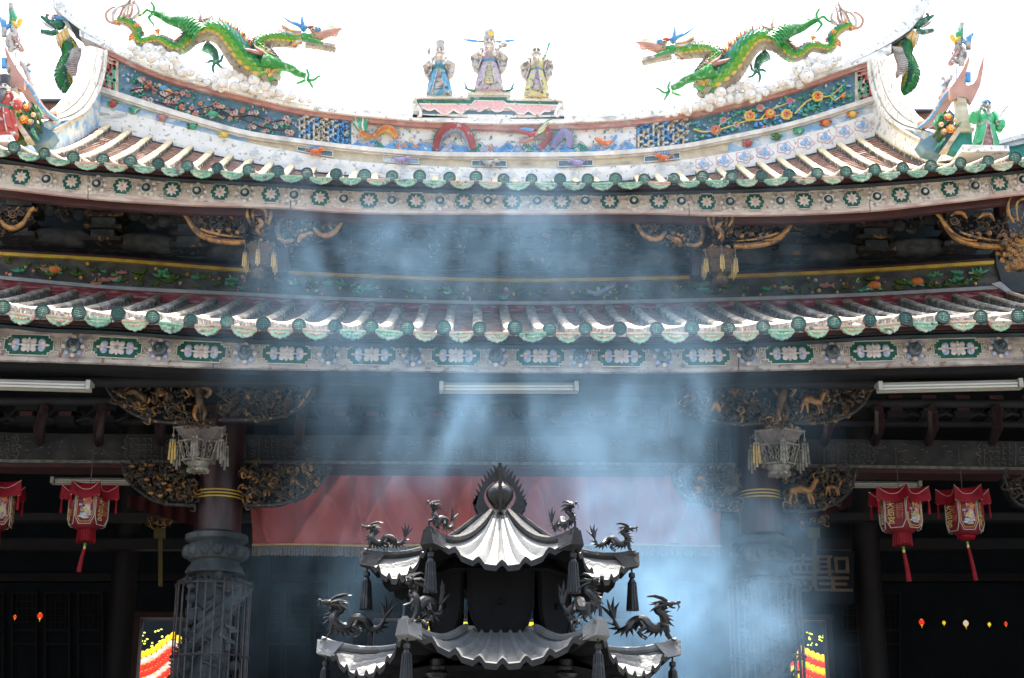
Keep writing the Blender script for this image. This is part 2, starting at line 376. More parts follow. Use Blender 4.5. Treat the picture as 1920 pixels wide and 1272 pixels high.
# ================================================================== SETTING
mb = MB(); mb.box((0, -9, -.15), (160, 44, .3)); pv = obj('courtyard_paving', mb, 'granite_paving', kind='structure')
mb = MB(); mb.box((0, 63, -.15), (160, 100, .3)); obj('ground', mb, 'granite_paving', kind='structure')
UD0, UD1 = 16.6, 23.4          # upper roof: eave and ridge distance
LD0, LD1 = 13.5, 18.3          # porch roof: eave and wall distance
hall = thing('temple_hall', 'old two tiered temple hall with curved tiled roofs and carved painted eaves', 'temple', (0.3, 16, 0))
# ---- interior shell: walls, floor, ceiling (keeps the hall dark)
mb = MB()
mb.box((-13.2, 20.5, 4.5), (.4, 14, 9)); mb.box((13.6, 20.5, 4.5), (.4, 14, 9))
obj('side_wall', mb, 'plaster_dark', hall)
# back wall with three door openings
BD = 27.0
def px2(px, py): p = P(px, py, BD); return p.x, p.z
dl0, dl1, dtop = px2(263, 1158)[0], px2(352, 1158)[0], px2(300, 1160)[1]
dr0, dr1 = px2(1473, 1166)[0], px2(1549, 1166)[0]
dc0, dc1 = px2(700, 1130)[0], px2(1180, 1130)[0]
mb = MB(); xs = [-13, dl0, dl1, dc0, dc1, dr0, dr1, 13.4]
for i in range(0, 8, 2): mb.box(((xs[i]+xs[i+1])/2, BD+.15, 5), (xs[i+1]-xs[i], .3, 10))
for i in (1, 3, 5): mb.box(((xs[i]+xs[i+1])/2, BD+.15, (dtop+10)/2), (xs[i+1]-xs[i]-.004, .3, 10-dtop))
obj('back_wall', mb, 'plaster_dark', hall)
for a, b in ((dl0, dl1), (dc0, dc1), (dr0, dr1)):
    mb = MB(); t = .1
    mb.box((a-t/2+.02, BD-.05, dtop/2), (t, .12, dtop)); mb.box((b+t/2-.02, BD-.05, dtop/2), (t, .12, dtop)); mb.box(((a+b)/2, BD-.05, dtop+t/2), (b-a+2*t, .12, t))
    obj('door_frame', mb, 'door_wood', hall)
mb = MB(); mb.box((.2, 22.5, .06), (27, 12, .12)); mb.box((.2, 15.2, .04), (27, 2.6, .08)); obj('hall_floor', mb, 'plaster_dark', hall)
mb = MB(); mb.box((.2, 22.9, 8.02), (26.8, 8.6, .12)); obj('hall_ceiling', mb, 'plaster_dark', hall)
# ================================================================== ROOF PROFILE LINES (picture points)
ucap = [(28,278),(83,288),(138,296),(193,300),(245,303),(298,309),(353,312),(407,315),(465,318),(520,321),(575,325),(630,327),(685,329),(735,330),(787,331),(842,333),(892,334),(945,336),(997,337),(1050,337),(1103,337),(1155,337),(1208,336),(1263,335),(1317,333),(1371,332),(1427,330),(1480,328),(1533,326),(1586,323),(1640,320),(1692,316),(1745,312),(1800,307),(1852,302),(1903,297)]
lcap = [(7,577),(80,585),(148,587),(223,590),(288,595),(357,600),(425,603),(493,607),(560,610),(628,612),(697,613),(763,614),(832,615),(898,616),(965,616),(1032,617),(1098,617),(1162,617),(1232,617),(1298,616),(1365,615),(1430,613),(1497,609),(1563,605),(1630,601),(1698,598),(1768,596),(1838,595),(1908,594)]
def ext(c, n, dl, dr):
    a = list(c)
    for i in range(n): a.insert(0, (a[0][0]-dl[0], a[0][1]-dl[1]*(1+.15*i))); a.append((a[-1][0]+dr[0], a[-1][1]-dr[1]*(1+.15*i)))
    return a
ucap_e = ext(ucap, 3, (55, 8), (52, 5.5)); lcap_e = ext(lcap, 5, (70, 4), (69, 1.5))
L0 = L((150,222),(190,233),(300,262),(400,285),(500,305),(640,322),(800,333),(960,338),(1100,337),(1280,325),(1400,309),(1500,288),(1600,262),(1640,250),(1680,238))
L1 = L((187,200),(300,229),(463,268),(560,287),(633,300),(800,312),(960,317),(1120,314),(1280,301),(1366,288),(1497,257),(1640,211))
L2 = L((187,176),(333,222),(463,258),(560,272),(640,282),(800,296),(960,298),(1120,296),(1273,283),(1370,265),(1480,241),(1640,192))
L3 = L((187,165),(333,212),(463,249),(560,264),(640,274),(800,288),(960,290),(1120,288),(1273,275),(1370,257),(1480,233),(1640,183))
L4 = L((187,98),(300,150),(460,193),(560,216),(640,227),(780,240),(960,246),(1140,240),(1280,225),(1400,200),(1480,178),(1633,125))
L5 = L((98,-22),(118,5),(150,43),(213,88),(300,127),(400,158),(500,180),(640,203),(780,219),(960,225),(1060,222),(1280,200),(1400,172),(1500,145),(1613,103),(1680,53),(1722,5),(1742,-22))
TL = L((-300,520),(0,541),(213,557),(427,567),(640,575),(960,581),(1280,577),(1600,569),(1920,553),(2200,538))
W1 = L((0,523),(213,542),(427,553),(640,563),(960,571),(1280,566),(1600,556),(1863,542))
YL = L((0,478),(213,490),(427,507),(640,518),(960,528),(1267,523),(1380,520),(1613,510),(1863,494))
def zline(caps, D):
    q = [P(x, y, D) for x, y in caps]; return L(*[(p.x, p.z) for p in q])
def zl2(f, x0, x1, D, n=14):
    q = [P(lerp(x0, x1, i/n), f(lerp(x0, x1, i/n)), D) for i in range(n+1)]; return L(*[(p.x, p.z) for p in q])
zUe = zline(ucap_e, UD0); zUt = zl2(L0, 150, 1680, UD1)
zLe = zline(lcap_e, LD0); zLt = zl2(TL, -300, 2200, LD1)
def zU(x, y):
    s = (y-UD0)/(UD1-UD0); a, b = zUe(x), zUt(x); return a + (b-a)*(.55*s+.45*s*s)
def zLo(x, y):
    s = (y-LD0)/(LD1-LD0); a, b = zLe(x), zLt(x); return a + (b-a)*(.72*s+.28*s*s)
# ================================================================== ROOF BUILDER
def shou_cap(r):
    "round end tile with raised longevity character, facing -y"
    mb = MB()
    mb.lathe((0,0,0), [(r*.98,-.05),(r,-.012),(r*.99,.0),(r*.86,.0),(r*.82,-.010),(r*.0+.001,-.010)], 20, 0, R=Matrix.Rotation(rad(90), 3, 'X'), mf=[1,1,1,0,0])
    t = r*.085
    for z, w_ in ((.52,.42),(.26,.62),(.0,.70),(-.26,.62),(-.52,.42)):
        mb.box((0, .004, z*r), (w_*r*1.8, .010, t), 2)
    mb.box((0, .003, 0), (t, .011, r*1.3), 2)
    for sx in (-1, 1):
        mb.box((sx*r*.5, .005, .13*r), (t, .008, r*.26), 0); mb.box((sx*r*.5, .005, -.13*r), (t, .008, r*.26), 0)
    return mb
def drip(wd, ht):
    "tongue shaped drip tile with scalloped rim, facing -y, hanging from z=0"
    mb = MB(); n = 28; pts = [(-wd/2, 0)]
    for i in range(n+1):
        u = -1+2*i/n; sc2 = abs(math.sin(u*math.pi*3.5)); au = abs(u)
        pts.append((u*wd/2*(1.0 if au > .95 else .98), -ht*(.22+.54*(1-au**3.2)+.10*sc2*(1-au*.5)+.16*max(0, 1-au/.12))))
    pts.append((wd/2, 0))
    mb.plate(pts, -.012, .012, 0)
    inner = [(x*.82, -.02+z*.82) for x, z in pts]; mb.plate(inner, -.020, -.011, 1)
    for k in range(5): # raised leaf relief
        a = rad(-60+30*k); c = Vector((math.sin(a)*wd*.22, -.024, -ht*.30-math.cos(a)*ht*.18))
        mb.ball(c, (wd*.055, .008, ht*.13), 2, 6, 4, Matrix.Rotation(-a, 3, 'Y'))
    mb.box((0,-.02,-.012), (wd*.94,.014,.02), 0)
    # pan tile end, a shallow trough going back
    vs = []; fs = []
    for j, yy in enumerate((0, .3)):
        for i in range(7):
            u = -1+2*i/6; vs.append((u*wd*.5, yy, -.05*(1-u*u)+.004+yy*.30))
    fs = [(i, i+1, i+8, i+7) for i in range(6)]; mb.add(vs, fs, 0)
    return mb
def make_roof(name, zf, D0, D1, xs, capr, row_mat, drops, spacing, sheet_steps, xlo, xhi, pan='tile_pan'):
    top = thing_part = None
    mb = MB(); nx = 90; st = []
    ys = [D0+.02+(D1-D0)*i/sheet_steps for i in range(sheet_steps+1)]
    for i, y in enumerate(ys[:-1]):   # stepped courses of pan tiles
        st.append((y, 0.012)); st.append((ys[i+1]-.002, -.010))
    vs = []
    for y, dz in st:
        for k in range(nx+1):
            x = lerp(xlo, xhi, k/nx); vs.append((x, y, zf(x, y)-capr*.75+dz))
    n = nx+1; fs = [(j*n+k, j*n+k+1, (j+1)*n+k+1, (j+1)*n+k) for j in range(len(st)-1) for k in range(nx)]
    mb.add(vs, fs, 0)
    roof = obj(name, mb, [pan], hall)
    capme = dropme = None; dms = {}
    for x in xs:
        m2 = MB(); N = 34; seg = (D1-D0)/ (18 if capr > .067 else 22)
        path = []; rr = []
        for i in range(N*2):
            y = D0 + (D1-D0)*i/(N*2-1); f = ((y-D0)/seg) % 1.0
            path.append(Vector((x+random.uniform(-.003,.003), y, zf(x, y)))); rr.append(capr*(1.0-.10*f)*(1+random.uniform(-.012,.012)))
        path[0].y += .004
        sec = [(-1, -1.15), (-1.0, .1)] + [(-math.cos(math.pi*q/8), .25+.72*math.sin(math.pi*q/8)) for q in range(1, 8)] + [(1.0, .1), (1, -1.15)]; ns = len(sec); vs = []
        for p, r in zip(path, rr):
            for a_, b_ in sec: vs.append(p + Vector((a_*r*(.96 if b_ < .2 else 1), 0, b_*r)))
        fs = [(i*ns+q, (i+1)*ns+q, (i+1)*ns+q+1, i*ns+q+1) for i in range(len(path)-1) for q in range(ns-1)]
        m2.add(vs, fs, [(1 if q in (0, ns-2) else 0) for i in range(len(path)-1) for q in range(ns-1)]); m2.add(vs[:ns], [tuple(range(ns))], 1)
        obj('tile_row', m2, [row_mat, 'mortar_up' if capr > .065 else 'mortar_low'], roof, smooth=2)
    return roof
def eave_ends(roof, zf, D0, caps, capr, spacing, drops, dz, dw, dh):
    capmb = shou_cap(capr*(1.12 if capr > .065 else 1.04)); cme = None; dmes = {}
    rng = random.Random(3)
    for (x, y) in caps:
        p = P(x, y, D0)
        v_ = rng.choice(('tile_cap', 'tile_cap_b', 'tile_cap_c', 'tile_cap'))
        c = obj('tile_end_disc', capmb, [v_, 'tile_cap_dark', 'drip_jade' if v_ != 'tile_cap_c' else 'tile_cap_b'], roof, local=True, data=dmes.get(v_), loc=(p.x+rng.uniform(-.006,.006), D0-.02+rng.uniform(-.012,.012), p.z+rng.uniform(-.005,.005)), rot=(rng.uniform(-.10,.10), rng.uniform(-.25,.25), rng.uniform(-.10,.10)), smooth=2)
        s_ = rng.uniform(.94, 1.07); c.scale = (s_, 1, s_); dmes[v_] = c.data
    for (a, b) in zip(caps[:-1], caps[1:]):
        p = P((a[0]+b[0])/2, (a[1]+b[1])/2, D0); q0 = P(a[0], a[1], D0); q1 = P(b[0], b[1], D0)
        kind = rng.choice(drops); ang = -math.atan2(q1.z-q0.z, q1.x-q0.x)
        if kind not in dmes:
            d = obj('drip_tile', drip(dw, dh), [kind, 'drip_green' if kind != 'drip_green' else 'drip_jade', kind], roof, local=True, loc=(p.x, D0-.01, p.z-dz), rot=(0, ang, 0)); dmes[kind] = d.data
        else: d = obj('drip_tile', None, None, roof, data=dmes[kind], loc=(p.x, D0-.01, p.z-dz), rot=(rng.uniform(-.12,.12), ang+rng.uniform(-.09,.09), rng.uniform(-.06,.06)))
        s_ = rng.uniform(.92, 1.08); d.scale = (s_, 1, rng.uniform(.9, 1.1))
uxs = [P(x, y, UD0).x for x, y in ucap_e]; uxs = [x for x in uxs if -6.2 < x < 6.75]
lxs = [P(x, y, LD0).x for x, y in lcap_e]
CRU, CRL = .066, .064
uroof = make_roof('upper_roof', zU, UD0, UD1-.1, uxs, CRU, 'tile_row', None, .33, 58, -6.3, 6.85)
lroof = make_roof('porch_roof', zLo, LD0, LD1, lxs, CRL, 'tile_row_low', None, .33, 44, -9, 9.5, 'tile_pan_low')
eave_ends(uroof, zU, UD0, ucap_e, CRU, .33, ['drip_green', 'drip_green', 'drip_peach', 'drip_jade'], .050, .27, .100)
eave_ends(lroof, zLo, LD0, lcap_e, CRL, .33, ['drip_peach', 'drip_peach', 'drip_green'], .042, .235, .112)
# rear slope and side skirts so that no sky shows under the ridge
mb = MB(); vs = []
for j, (y, f) in enumerate(((UD1+.2, 0), (25.5, 1.4), (28.4, 2.6))):
    for k in range(31):
        x = lerp(-6.5, 7, k/30); vs.append((x, y, zUt(max(-6.5, min(7, x)))-f-.05))
mb.add(vs, [(j*31+k, j*31+k+1, j*31+32+k, j*31+31+k) for j in range(2) for k in range(30)]); obj('rear_slope', mb, 'tile_pan', uroof)
# soffits: boards right below the tiles
def soffit(name, zf, D0, D1, drop, parent, m, xlo, xhi):
    mb = MB(); vs = []; ny = 6; nx = 40
    for j in range(ny+1):
        for k in range(nx+1):
            y = lerp(D0+.03, D1, j/ny); x = lerp(xlo, xhi, k/nx); vs.append((x, y, zf(x, y)-drop))
    mb.add(vs, [(j*(nx+1)+k, (j+1)*(nx+1)+k, (j+1)*(nx+1)+k+1, j*(nx+1)+k+1) for j in range(ny) for k in range(nx)])
    obj(name, mb, m, parent)
soffit('soffit', zU, UD0, UD1, .16, uroof, 'soot_blue', -6.5, 7)
soffit('soffit', zLo, LD0, LD1, .16, lroof, 'soot_blue', -9, 9.5)
# eave boards under the tile ends
def offs(caps, dy): return L(*[(x, y+dy) for x, y in caps])
mb = MB(); mb.strip(offs(ucap_e, 9), offs(ucap_e, 19), -80, 2010, UD0+.06, 0, .25, 0, 60); mb.strip(offs(ucap_e, 19), offs(ucap_e, 26), -80, 2010, UD0+.14, 0, .2, 1, 60)
obj('eave_board', mb, ['beam_red', 'soot_blue'], uroof)
mb = MB(); mb.strip(offs(lcap_e, 11), offs(lcap_e, 23), -120, 2040, LD0+.06, 0, .25, 0, 60); mb.strip(offs(lcap_e, 23), offs(lcap_e, 28), -120, 2040, LD0+.10, 0, .2, 1, 60)
obj('eave_board', mb, ['beam_red', 'soot_blue'], lroof)
# ================================================================== PAINTED FASCIAS
FD = UD0+.22; GD = LD0+.28
fut = L((0,308),(100,317),(163,321),(333,335),(543,347),(640,355),(960,360),(1280,360),(1292,360),(1630,351),(1770,337),(1920,317))
fub = L((0,353),(163,372),(333,384),(543,391),(640,398),(960,401),(1280,402),(1292,403),(1630,396),(1770,381),(1920,364))
flt = L((0,616),(200,622),(400,632),(640,637),(960,639),(1280,639),(1400,637),(1613,630),(1920,619))
flb = L((0,676),(200,682),(400,690),(640,694),(960,698),(1280,698),(1400,695),(1613,690),(1920,682))
def fascia(name, ft, fb, D, joints, m, edge):
    root_ = None; js = [-80]+joints+[2010]
    for i in range(len(js)-1):
        a, b = js[i]+(.8 if i else 0), js[i+1]-.8
        o_ = (0, .012, 0)
        mb = MB(); n = max(4, int((b-a)/40))
        mb.strip(ft, lambda x: fb(x)-edge, a, b, D+(.01 if i % 2 else 0), 0, .06, 0, n)
        mb.strip(lambda x: fb(x)-edge, fb, a, b, D+(.01 if i % 2 else 0), .014, .04, 1, n)
        ob = obj(name, mb, m, hall)
        if root_ is None: root_ = ob
    return root_
fu = fascia('upper_fascia', fut, fub, FD, [165, 545, 1292, 1631], ['fascia', 'salmon_edge'], 6)
fl = fascia('lower_fascia', flt, flb, GD, [400, 1385], ['fascia_low', 'fascia_low'], 7)
def fret_lines(mb, segs, t, m, k, y=-.012, d=.008):
    for (x0, z0, x1, z1) in segs:
        cx, cz = (x0+x1)/2*k, (z0+z1)/2*k; mb.box((cx, y-d/2+.004, cz), (abs(x1-x0)*k+t, d, abs(z1-z0)*k+t), m)
def flower_medallion(k):
    "square green ground, stepped white border and eight petalled flower; k metres per picture pixel"
    mb = MB(); a, b = 14.5, 15.5
    poly = [(-a+4,b),(a-4,b),(a-4,b-4),(a,b-4),(a,4),(a+3,4),(a+3,-4),(a,-4),(a,-b+4),(a-4,-b+4),(a-4,-b),(-a+4,-b),(-a+4,-b+4),(-a,-b+4),(-a,-4),(-a-3,-4),(-a-3,4),(-a,4),(-a,b-4),(-a+4,b-4)]
    mb.plate([(x*k, z*k) for x, z in poly], -.008, .004, 0)
    n = len(poly)
    for i in range(n):
        (x0, z0), (x1, z1) = poly[i], poly[(i+1) % n]; fret_lines(mb, [(x0*1.06, z0*1.06, x1*1.06, z1*1.06)], .0075, 1, k, -.006, .010)
    pts = []
    for i in range(32):
        th = 2*math.pi*i/32; r = 9.2+2.4*math.cos(8*th+0); r = r if i % 4 else 12.0
        pts.append((math.sin(th)*r*k, math.cos(th)*r*k*1.05))
    mb.plate(pts, -.018, -.006, 2)
    for i in range(8):
        th = math.pi*i/4; c = Vector((math.sin(th)*6.2*k, -.019, math.cos(th)*6.2*k))
        mb.ball(c, (1.7*k, .006, 4.2*k), 2, 6, 4, Matrix.Rotation(th, 3, 'Y'))
    mb.ball((0,-.022,0), (2.6*k,.01,2.6*k), 3, 8, 4)
    for sx in (-1, 1):   # interlocking fret beside it
        s_ = [(sx*18,14,sx*26,14),(sx*26,14,sx*26,4),(sx*20,9,sx*26,9),(sx*20,9,sx*20,-2),(sx*20,-2,sx*24,-2),(sx*30,10,sx*30,-10),(sx*26,-5,sx*30,-5),(sx*18,-8,sx*26,-8),(sx*26,-8,sx*26,-14),(sx*18,-14,sx*26,-14),(sx*30,5,sx*34,5),(sx*22,3,sx*30,3)]
        fret_lines(mb, s_, .005, 4, k, -.003, .006)
    return mb
def boss_mesh(k, low=False):
    mb = MB(); R = Matrix.Rotation(rad(90), 3, 'X')
    r = 12*k if not low else 13.5*k
    prof = [(r, -.01),(r*1.02,.02),(r*.9,.035),(r*.72,.030),(r*.60,.012),(r*.42,.012),(r*.36,.05),(r*.22,.062),(.001,.064)] if not low else [(r*1.05,-.01),(r,.02),(r*.95,.05),(r*.62,.065),(r*.5,.05),(r*.34,.055),(r*.30,.10),(r*.16,.12),(.001,.122)]
    mb.lathe((0,0,0), prof, 18, 0, R, mf=[0,0,0,3,3,3,0,0] if not low else None)
    np_ = 8; q = 1.5
    for i in range(np_):
        th = 2*math.pi*i/np_; rr = r*1.28
        mb.ball((math.sin(th)*rr, -.006, math.cos(th)*rr), (r*.34, .012, r*.36), 1 if i % 2 else 2, 8, 4, Matrix.Rotation(th, 3, 'Y'))
    return mb
def lotus_medallion(k):
    mb = MB(); a, b = 42, 19
    poly = [(-a+7,b),(a-7,b),(a-7,b-5),(a-2,b-5),(a-2,b-9),(a+3,b-9),(a+3,-b+9),(a-2,-b+9),(a-2,-b+5),(a-7,-b+5),(a-7,-b),(-a+7,-b),(-a+7,-b+5),(-a+2,-b+5),(-a+2,-b+9),(-a-3,-b+9),(-a-3,b-9),(-a+2,b-9),(-a+2,b-5),(-a+7,b-5)]
    mb.plate([(x*k, z*k) for x, z in poly], -.008, .004, 0); n = len(poly)
    for i in range(n):
        (x0, z0), (x1, z1) = poly[i], poly[(i+1) % n]; fret_lines(mb, [(x0*1.02, z0*1.05, x1*1.02, z1*1.05)], .007, 1, k, -.006, .010)
    for i in range(4):
        th = rad(45+90*i); c = Vector((math.sin(th)*11*k, -.012, math.cos(th)*9.5*k)); mb.ball(c, (6*k,.010,7.4*k), 2, 10, 4, Matrix.Rotation(th, 3, 'Y'))
        th = rad(90*i); c = Vector((math.sin(th)*9*k, -.016, math.cos(th)*8*k)); mb.ball(c, (3.2*k,.010,7*k), 2, 8, 4, Matrix.Rotation(th, 3, 'Y'))
    mb.ball((0,-.022,0), (4.2*k,.012,4.2*k), 4, 10, 5)
    for sx in (-1, 1):
        mb.box((sx*17*k, -.014, 0), (9*k, .01, 2.6*k), 2)
        for sz in (-1, 1):
            mb.ball((sx*24*k, -.014, sz*6*k), (7*k,.012,7*k), 3, 12, 5); mb.ball((sx*27*k, -.014, sz*4*k), (4.6*k,.016,4.6*k), 2, 8, 4)
            c = [Vector((sx*(22+3.4*math.cos(u)*(1-u/9))*k, -.027, sz*(6+3.4*math.sin(u)*(1-u/9))*k)) for u in [j*.7 for j in range(9)]]
            mb.tube(c, .7*k, 4, 2)
        mb.ball((sx*34*k, -.014, 0), (5*k,.010,2.6*k), 2, 8, 4)
        s_ = [(sx*46,12,sx*56,12),(sx*56,12,sx*56,2),(sx*49,6,sx*56,6),(sx*49,6,sx*49,-3),(sx*52,16,sx*52,8),(sx*60,10,sx*60,-12),(sx*56,-6,sx*60,-6),(sx*46,-11,sx*56,-11),(sx*56,-11,sx*56,-17),(sx*49,-3,sx*53,-3)]
        fret_lines(mb, s_, .006, 1, k, -.003, .007)
    return mb
def place_row(name, xs_, ft, fb, D, parent, mk, mats, yo=0):
    me = None
    for x in xs_:
        y = (ft(x)+fb(x))/2+yo; ang = math.atan((ft(x+3)-ft(x-3))/6.0*.5+(fb(x+3)-fb(x-3))/6.0*.5)
        p = P(x, y, D)
        me_ = obj(name, mk if me is None else None, mats, parent, local=True, data=me, loc=(p.x, D-.004, p.z), rot=(0, ang, 0), smooth=2); me = me_.data
ku = SC(900, 380, FD); kl = SC(900, 668, GD)
ufl = [40,135,230,323,413,508,600,692,780,870,960,1053,1143,1235,1325,1415,1507,1597,1688,1780,1873]
ubo = [-8,88,182,275,370,460,552,645,735,825,915,1007,1097,1188,1277,1368,1462,1552,1643,1733,1827,1917]
lfl = [55,220,378,538,697,855,1013,1165,1323,1480,1637,1795]; lbo = [-18,138,300,460,617,775,930,1088,1245,1402,1560,1714,1874]
place_row('flower_medallion', ufl, fut, fub, FD, fu, flower_medallion(ku), ['panel_green','fret','petal','gold_line','fret'], -2)
place_row('boss', ubo, fut, fub, FD, fu, boss_mesh(ku), ['boss','fret','petal','dark_joint'], -2)
place_row('lotus_medallion', lfl, flt, flb, GD, fl, lotus_medallion(kl), ['panel_green','fret','petal','petal_blue','boss'], 0)
place_row('boss', lbo, flt, flb, GD, fl, boss_mesh(kl, True), ['boss_low','petal_blue','petal'], 0)
# ================================================================== BEAMS BELOW THE UPPER EAVE
mb = MB(); mb.strip(lambda x: fub(x)-10, lambda x: fub(x)+15, -80, 2010, FD+.10, 0, .08, 0, 50); obj('eave_beam', mb, 'beam_red', hall)
WD = LD1+.1
mb = MB(); n = 50     # clerestory wall behind the brackets
mb.strip(lambda x: fub(x)-60, YL, -200, 2100, WD+1.3, 0, .2, 0, n); obj('clerestory_wall', mb, 'soot_blue', hall)
ob_ = MB()
mb = MB(); mb.strip(lambda x: YL(x)-3, lambda x: YL(x)+3, -200, 1862, WD, .05, .3, 0, n); obj('yellow_moulding', mb, 'gold_line', hall)
mb = MB(); mb.strip(lambda x: YL(x)-9, lambda x: YL(x)-3, -200, 1870, WD, .02, 1.3, 0, n); obj('moulding_cap', mb, 'beam_red', hall)
mb = MB(); mb.strip(lambda x: YL(x)+3, W1, -200, 2100, WD, 0, .3, 0, n); relief = obj('relief_band', mb, 'soot_panel', hall)
mb = MB(); mb.strip(lambda x: W1(x)-3, lambda x: W1(x)+3.4, -200, 1868, WD, .06, .1, 0, n); obj('white_moulding', mb, 'grey_line', hall)
mb = MB(); mb.strip(lambda x: W1(x)-5, lambda x: W1(x)-3, -200, 1868, WD, .03, .1, 0, n); obj('blue_moulding', mb, 'deep_blue', hall)
mb = MB(); mb.strip(lambda x: W1(x)+3.4, lambda x: TL(x)+12, -200, 2100, WD, .02, .2, 0, n); obj('maroon_band', mb, 'maroon_paint', hall)
mb = MB(); mb.ppoly([(1855,536),(1872,532),(1905,560),(1890,556)], WD, 0, .08, 0); mb.ppoly([(1863,470),(1960,470),(1960,555),(1880,548),(1866,500)], WD, -.2, .05, 1); obj('corner_moulding', mb, ['grey_line', 'soot_blue'], hall)
# relief of fish, turtles, birds, flowers, weeds on the dark band
rng = random.Random(11)
def fish(mb, x, y, s_, D, m, d=1):
    mb.pball(x, y, (11*s_, 4*s_), D, .05, m, 10, 6, dep=5*s_)
    mb.ppoly([(x+9*s_*d, y), (x+17*s_*d, y-5*s_), (x+15*s_*d, y), (x+17*s_*d, y+5*s_)], D, .02, .06, m)
    mb.ppoly([(x-2*s_*d, y-3*s_), (x+5*s_*d, y-7*s_), (x+6*s_*d, y-2*s_)], D, .02, .05, m)
    mb.pball(x-8*s_*d, y-1.5*s_, 1.2*s_, D, .09, 3, 6, 4)
for x, y, s_, d in ((1470,543,1,1),(1545,538,1.1,1),(200,528,.9,-1),(232,514,.8,-1)):
    mb = MB(); fish(mb, x, y, s_, WD, 0, d); obj('fish_relief', mb, ['pink_trim','orange_trim','green_trim','cord_white'], relief, smooth=2)
for x, y in ((1638,537),(1718,530),(105,508)):
    mb = MB(); mb.pball(x, y, (13, 8), WD, .04, 1, 12, 6); mb.pball(x-14, y+4, (4, 3), WD, .06, 0); mb.pball(x+10, y+7, (4, 2.5), WD, .05, 0); mb.pball(x-6, y+8, (4, 2.5), WD, .05, 0)
    obj('turtle_relief', mb, ['green_trim','orange_trim'], relief, smooth=2)
def spray(mb, x, y, n_, s_, D, m, h=.03):
    for i in range(n_):
        a = rad(rng.uniform(-160, -20)); l = rng.uniform(5, 12)*s_
        x1, y1 = x+math.cos(a)*l, y+math.sin(a)*l*.7; px_, py_ = -math.sin(a)*1.3*s_, math.cos(a)*1.3*s_
        mb.ppoly([(x, y), ((x+x1)/2+px_, (y+y1)/2+py_), (x1, y1), ((x+x1)/2-px_, (y+y1)/2-py_)], D, 0, h+rng.uniform(0,.03), m)
mb = MB()
for i in range(150):
    x = rng.uniform(10, 1850); lo = W1(x)-6; hi = YL(x)+8
    if 1000 < x < 1300 and rng.random() < .3: continue
    spray(mb, x, rng.uniform(hi+8, lo), rng.randint(5, 9), rng.uniform(1.0, 1.8), WD, rng.choice((0,0,1)))
obj('weed_relief', mb, ['foliage','green_trim'], relief, kind='stuff')
mb = MB()
for i in range(110):
    x = rng.uniform(10, 1850); y = rng.uniform(YL(x)+9, W1(x)-7); mb.pball(x, y, rng.uniform(1.8, 4.2), WD, .03, rng.choice((0,1,2,3)), 7, 4)
obj('blossom_relief', mb, ['pink_trim','yellow_trim','orange_trim','petal'], relief, kind='stuff', smooth=True)
for x, y in ((172,533),(205,524),(78,506)):
    mb = MB(); mb.ptube([(x,y),(x+12,y+3),(x+24,y-4)], [2,4,1], WD, .05, 6, 0); spray(mb, x+8, y-2, 4, 1.1, WD, 0); obj('bird_relief', mb, ['pink_trim','petal_blue'], relief, smooth=2)
mb = MB(); mb.ptube([(1100,548),(1118,553),(1135,545),(1152,538)], [3,5,4,1], WD, .05, 7, 1)
for i in range(7): mb.ptube([(1132+i*3,545-i*.8),(1137+i*3,537-i)], [.8,.3], WD, .06, 4, 0)
obj('bird_relief', mb, ['pink_trim','petal_blue'], relief, smooth=2)
# bracket sets and barrel beams of the clerestory
BKD = WD+.75
mb = MB(); mb.strip(lambda x: YL(x)-58, lambda x: YL(x)-18, -200, 2100, BKD+.1, 0, .2, 0, 40); tie = obj('tie_beam', mb, 'soot_teal', hall)
def barrel(x0, x1, D, dy):
    mb = MB(); n = 12; pts = []; m_ = []
    yc = lambda x: YL(x)-38+dy
    w_ = [P(lerp(x0, x1, i/n), yc(lerp(x0, x1, i/n)), D) for i in range(n+1)]
    r_ = [.085+.055*math.sin(math.pi*i/n)**.5 for i in range(n+1)]
    mb.tube(w_, r_, 12, 0, up=(0,0,1)); return mb
stk = [38,198,358,518,678,838,997,1157,1317,1477,1637,1797]
for i in range(len(stk)-1):
    obj('barrel_beam', barrel(stk[i]+28, stk[i+1]-30, BKD-.05, 0), 'soot_panel', hall, smooth=2)
bkme = None
def bracket_set():
    mb = MB()
    for z, w_, h_ in ((.0,.50,.06),(.07,.30,.10),(.17,.48,.05),(.24,.30,.10),(.34,.52,.06),(.44,.34,.09)):
        mb.box((0, 0, z), (w_, .34, h_), 0 if h_ > .07 else 1)
    for sx in (-1, 1):  # scroll wing
        for k, (x, z, r) in enumerate(((.22,.44,.07),(.36,.40,.09),(.52,.35,.07),(.64,.42,.05))): mb.ball((sx*x, .02, z), (r*1.2, .06, r), 0, 10, 6)
        q = [Vector((sx*(.55+.09*math.cos(u)*(1-u/8)), -.06, .36+.09*math.sin(u)*(1-u/8))) for u in [j*.6 for j in range(11)]]
        mb.tube(q, .015, 5, 1)
        mb.tube([Vector((sx*.2,-.05,.52)), Vector((sx*.5,-.05,.50)), Vector((sx*.8,-.05,.60))], [.03,.04,.02], 6, 0)
    return mb
for x in stk:
    p = P(x, YL(x)-55, BKD-.1)
    o2 = obj('bracket_set', bracket_set() if bkme is None else None, ['soot_teal', 'carved_soot'], hall, local=True, data=bkme, loc=(p.x, BKD-.1, p.z-.16), smooth=2); bkme = o2.data
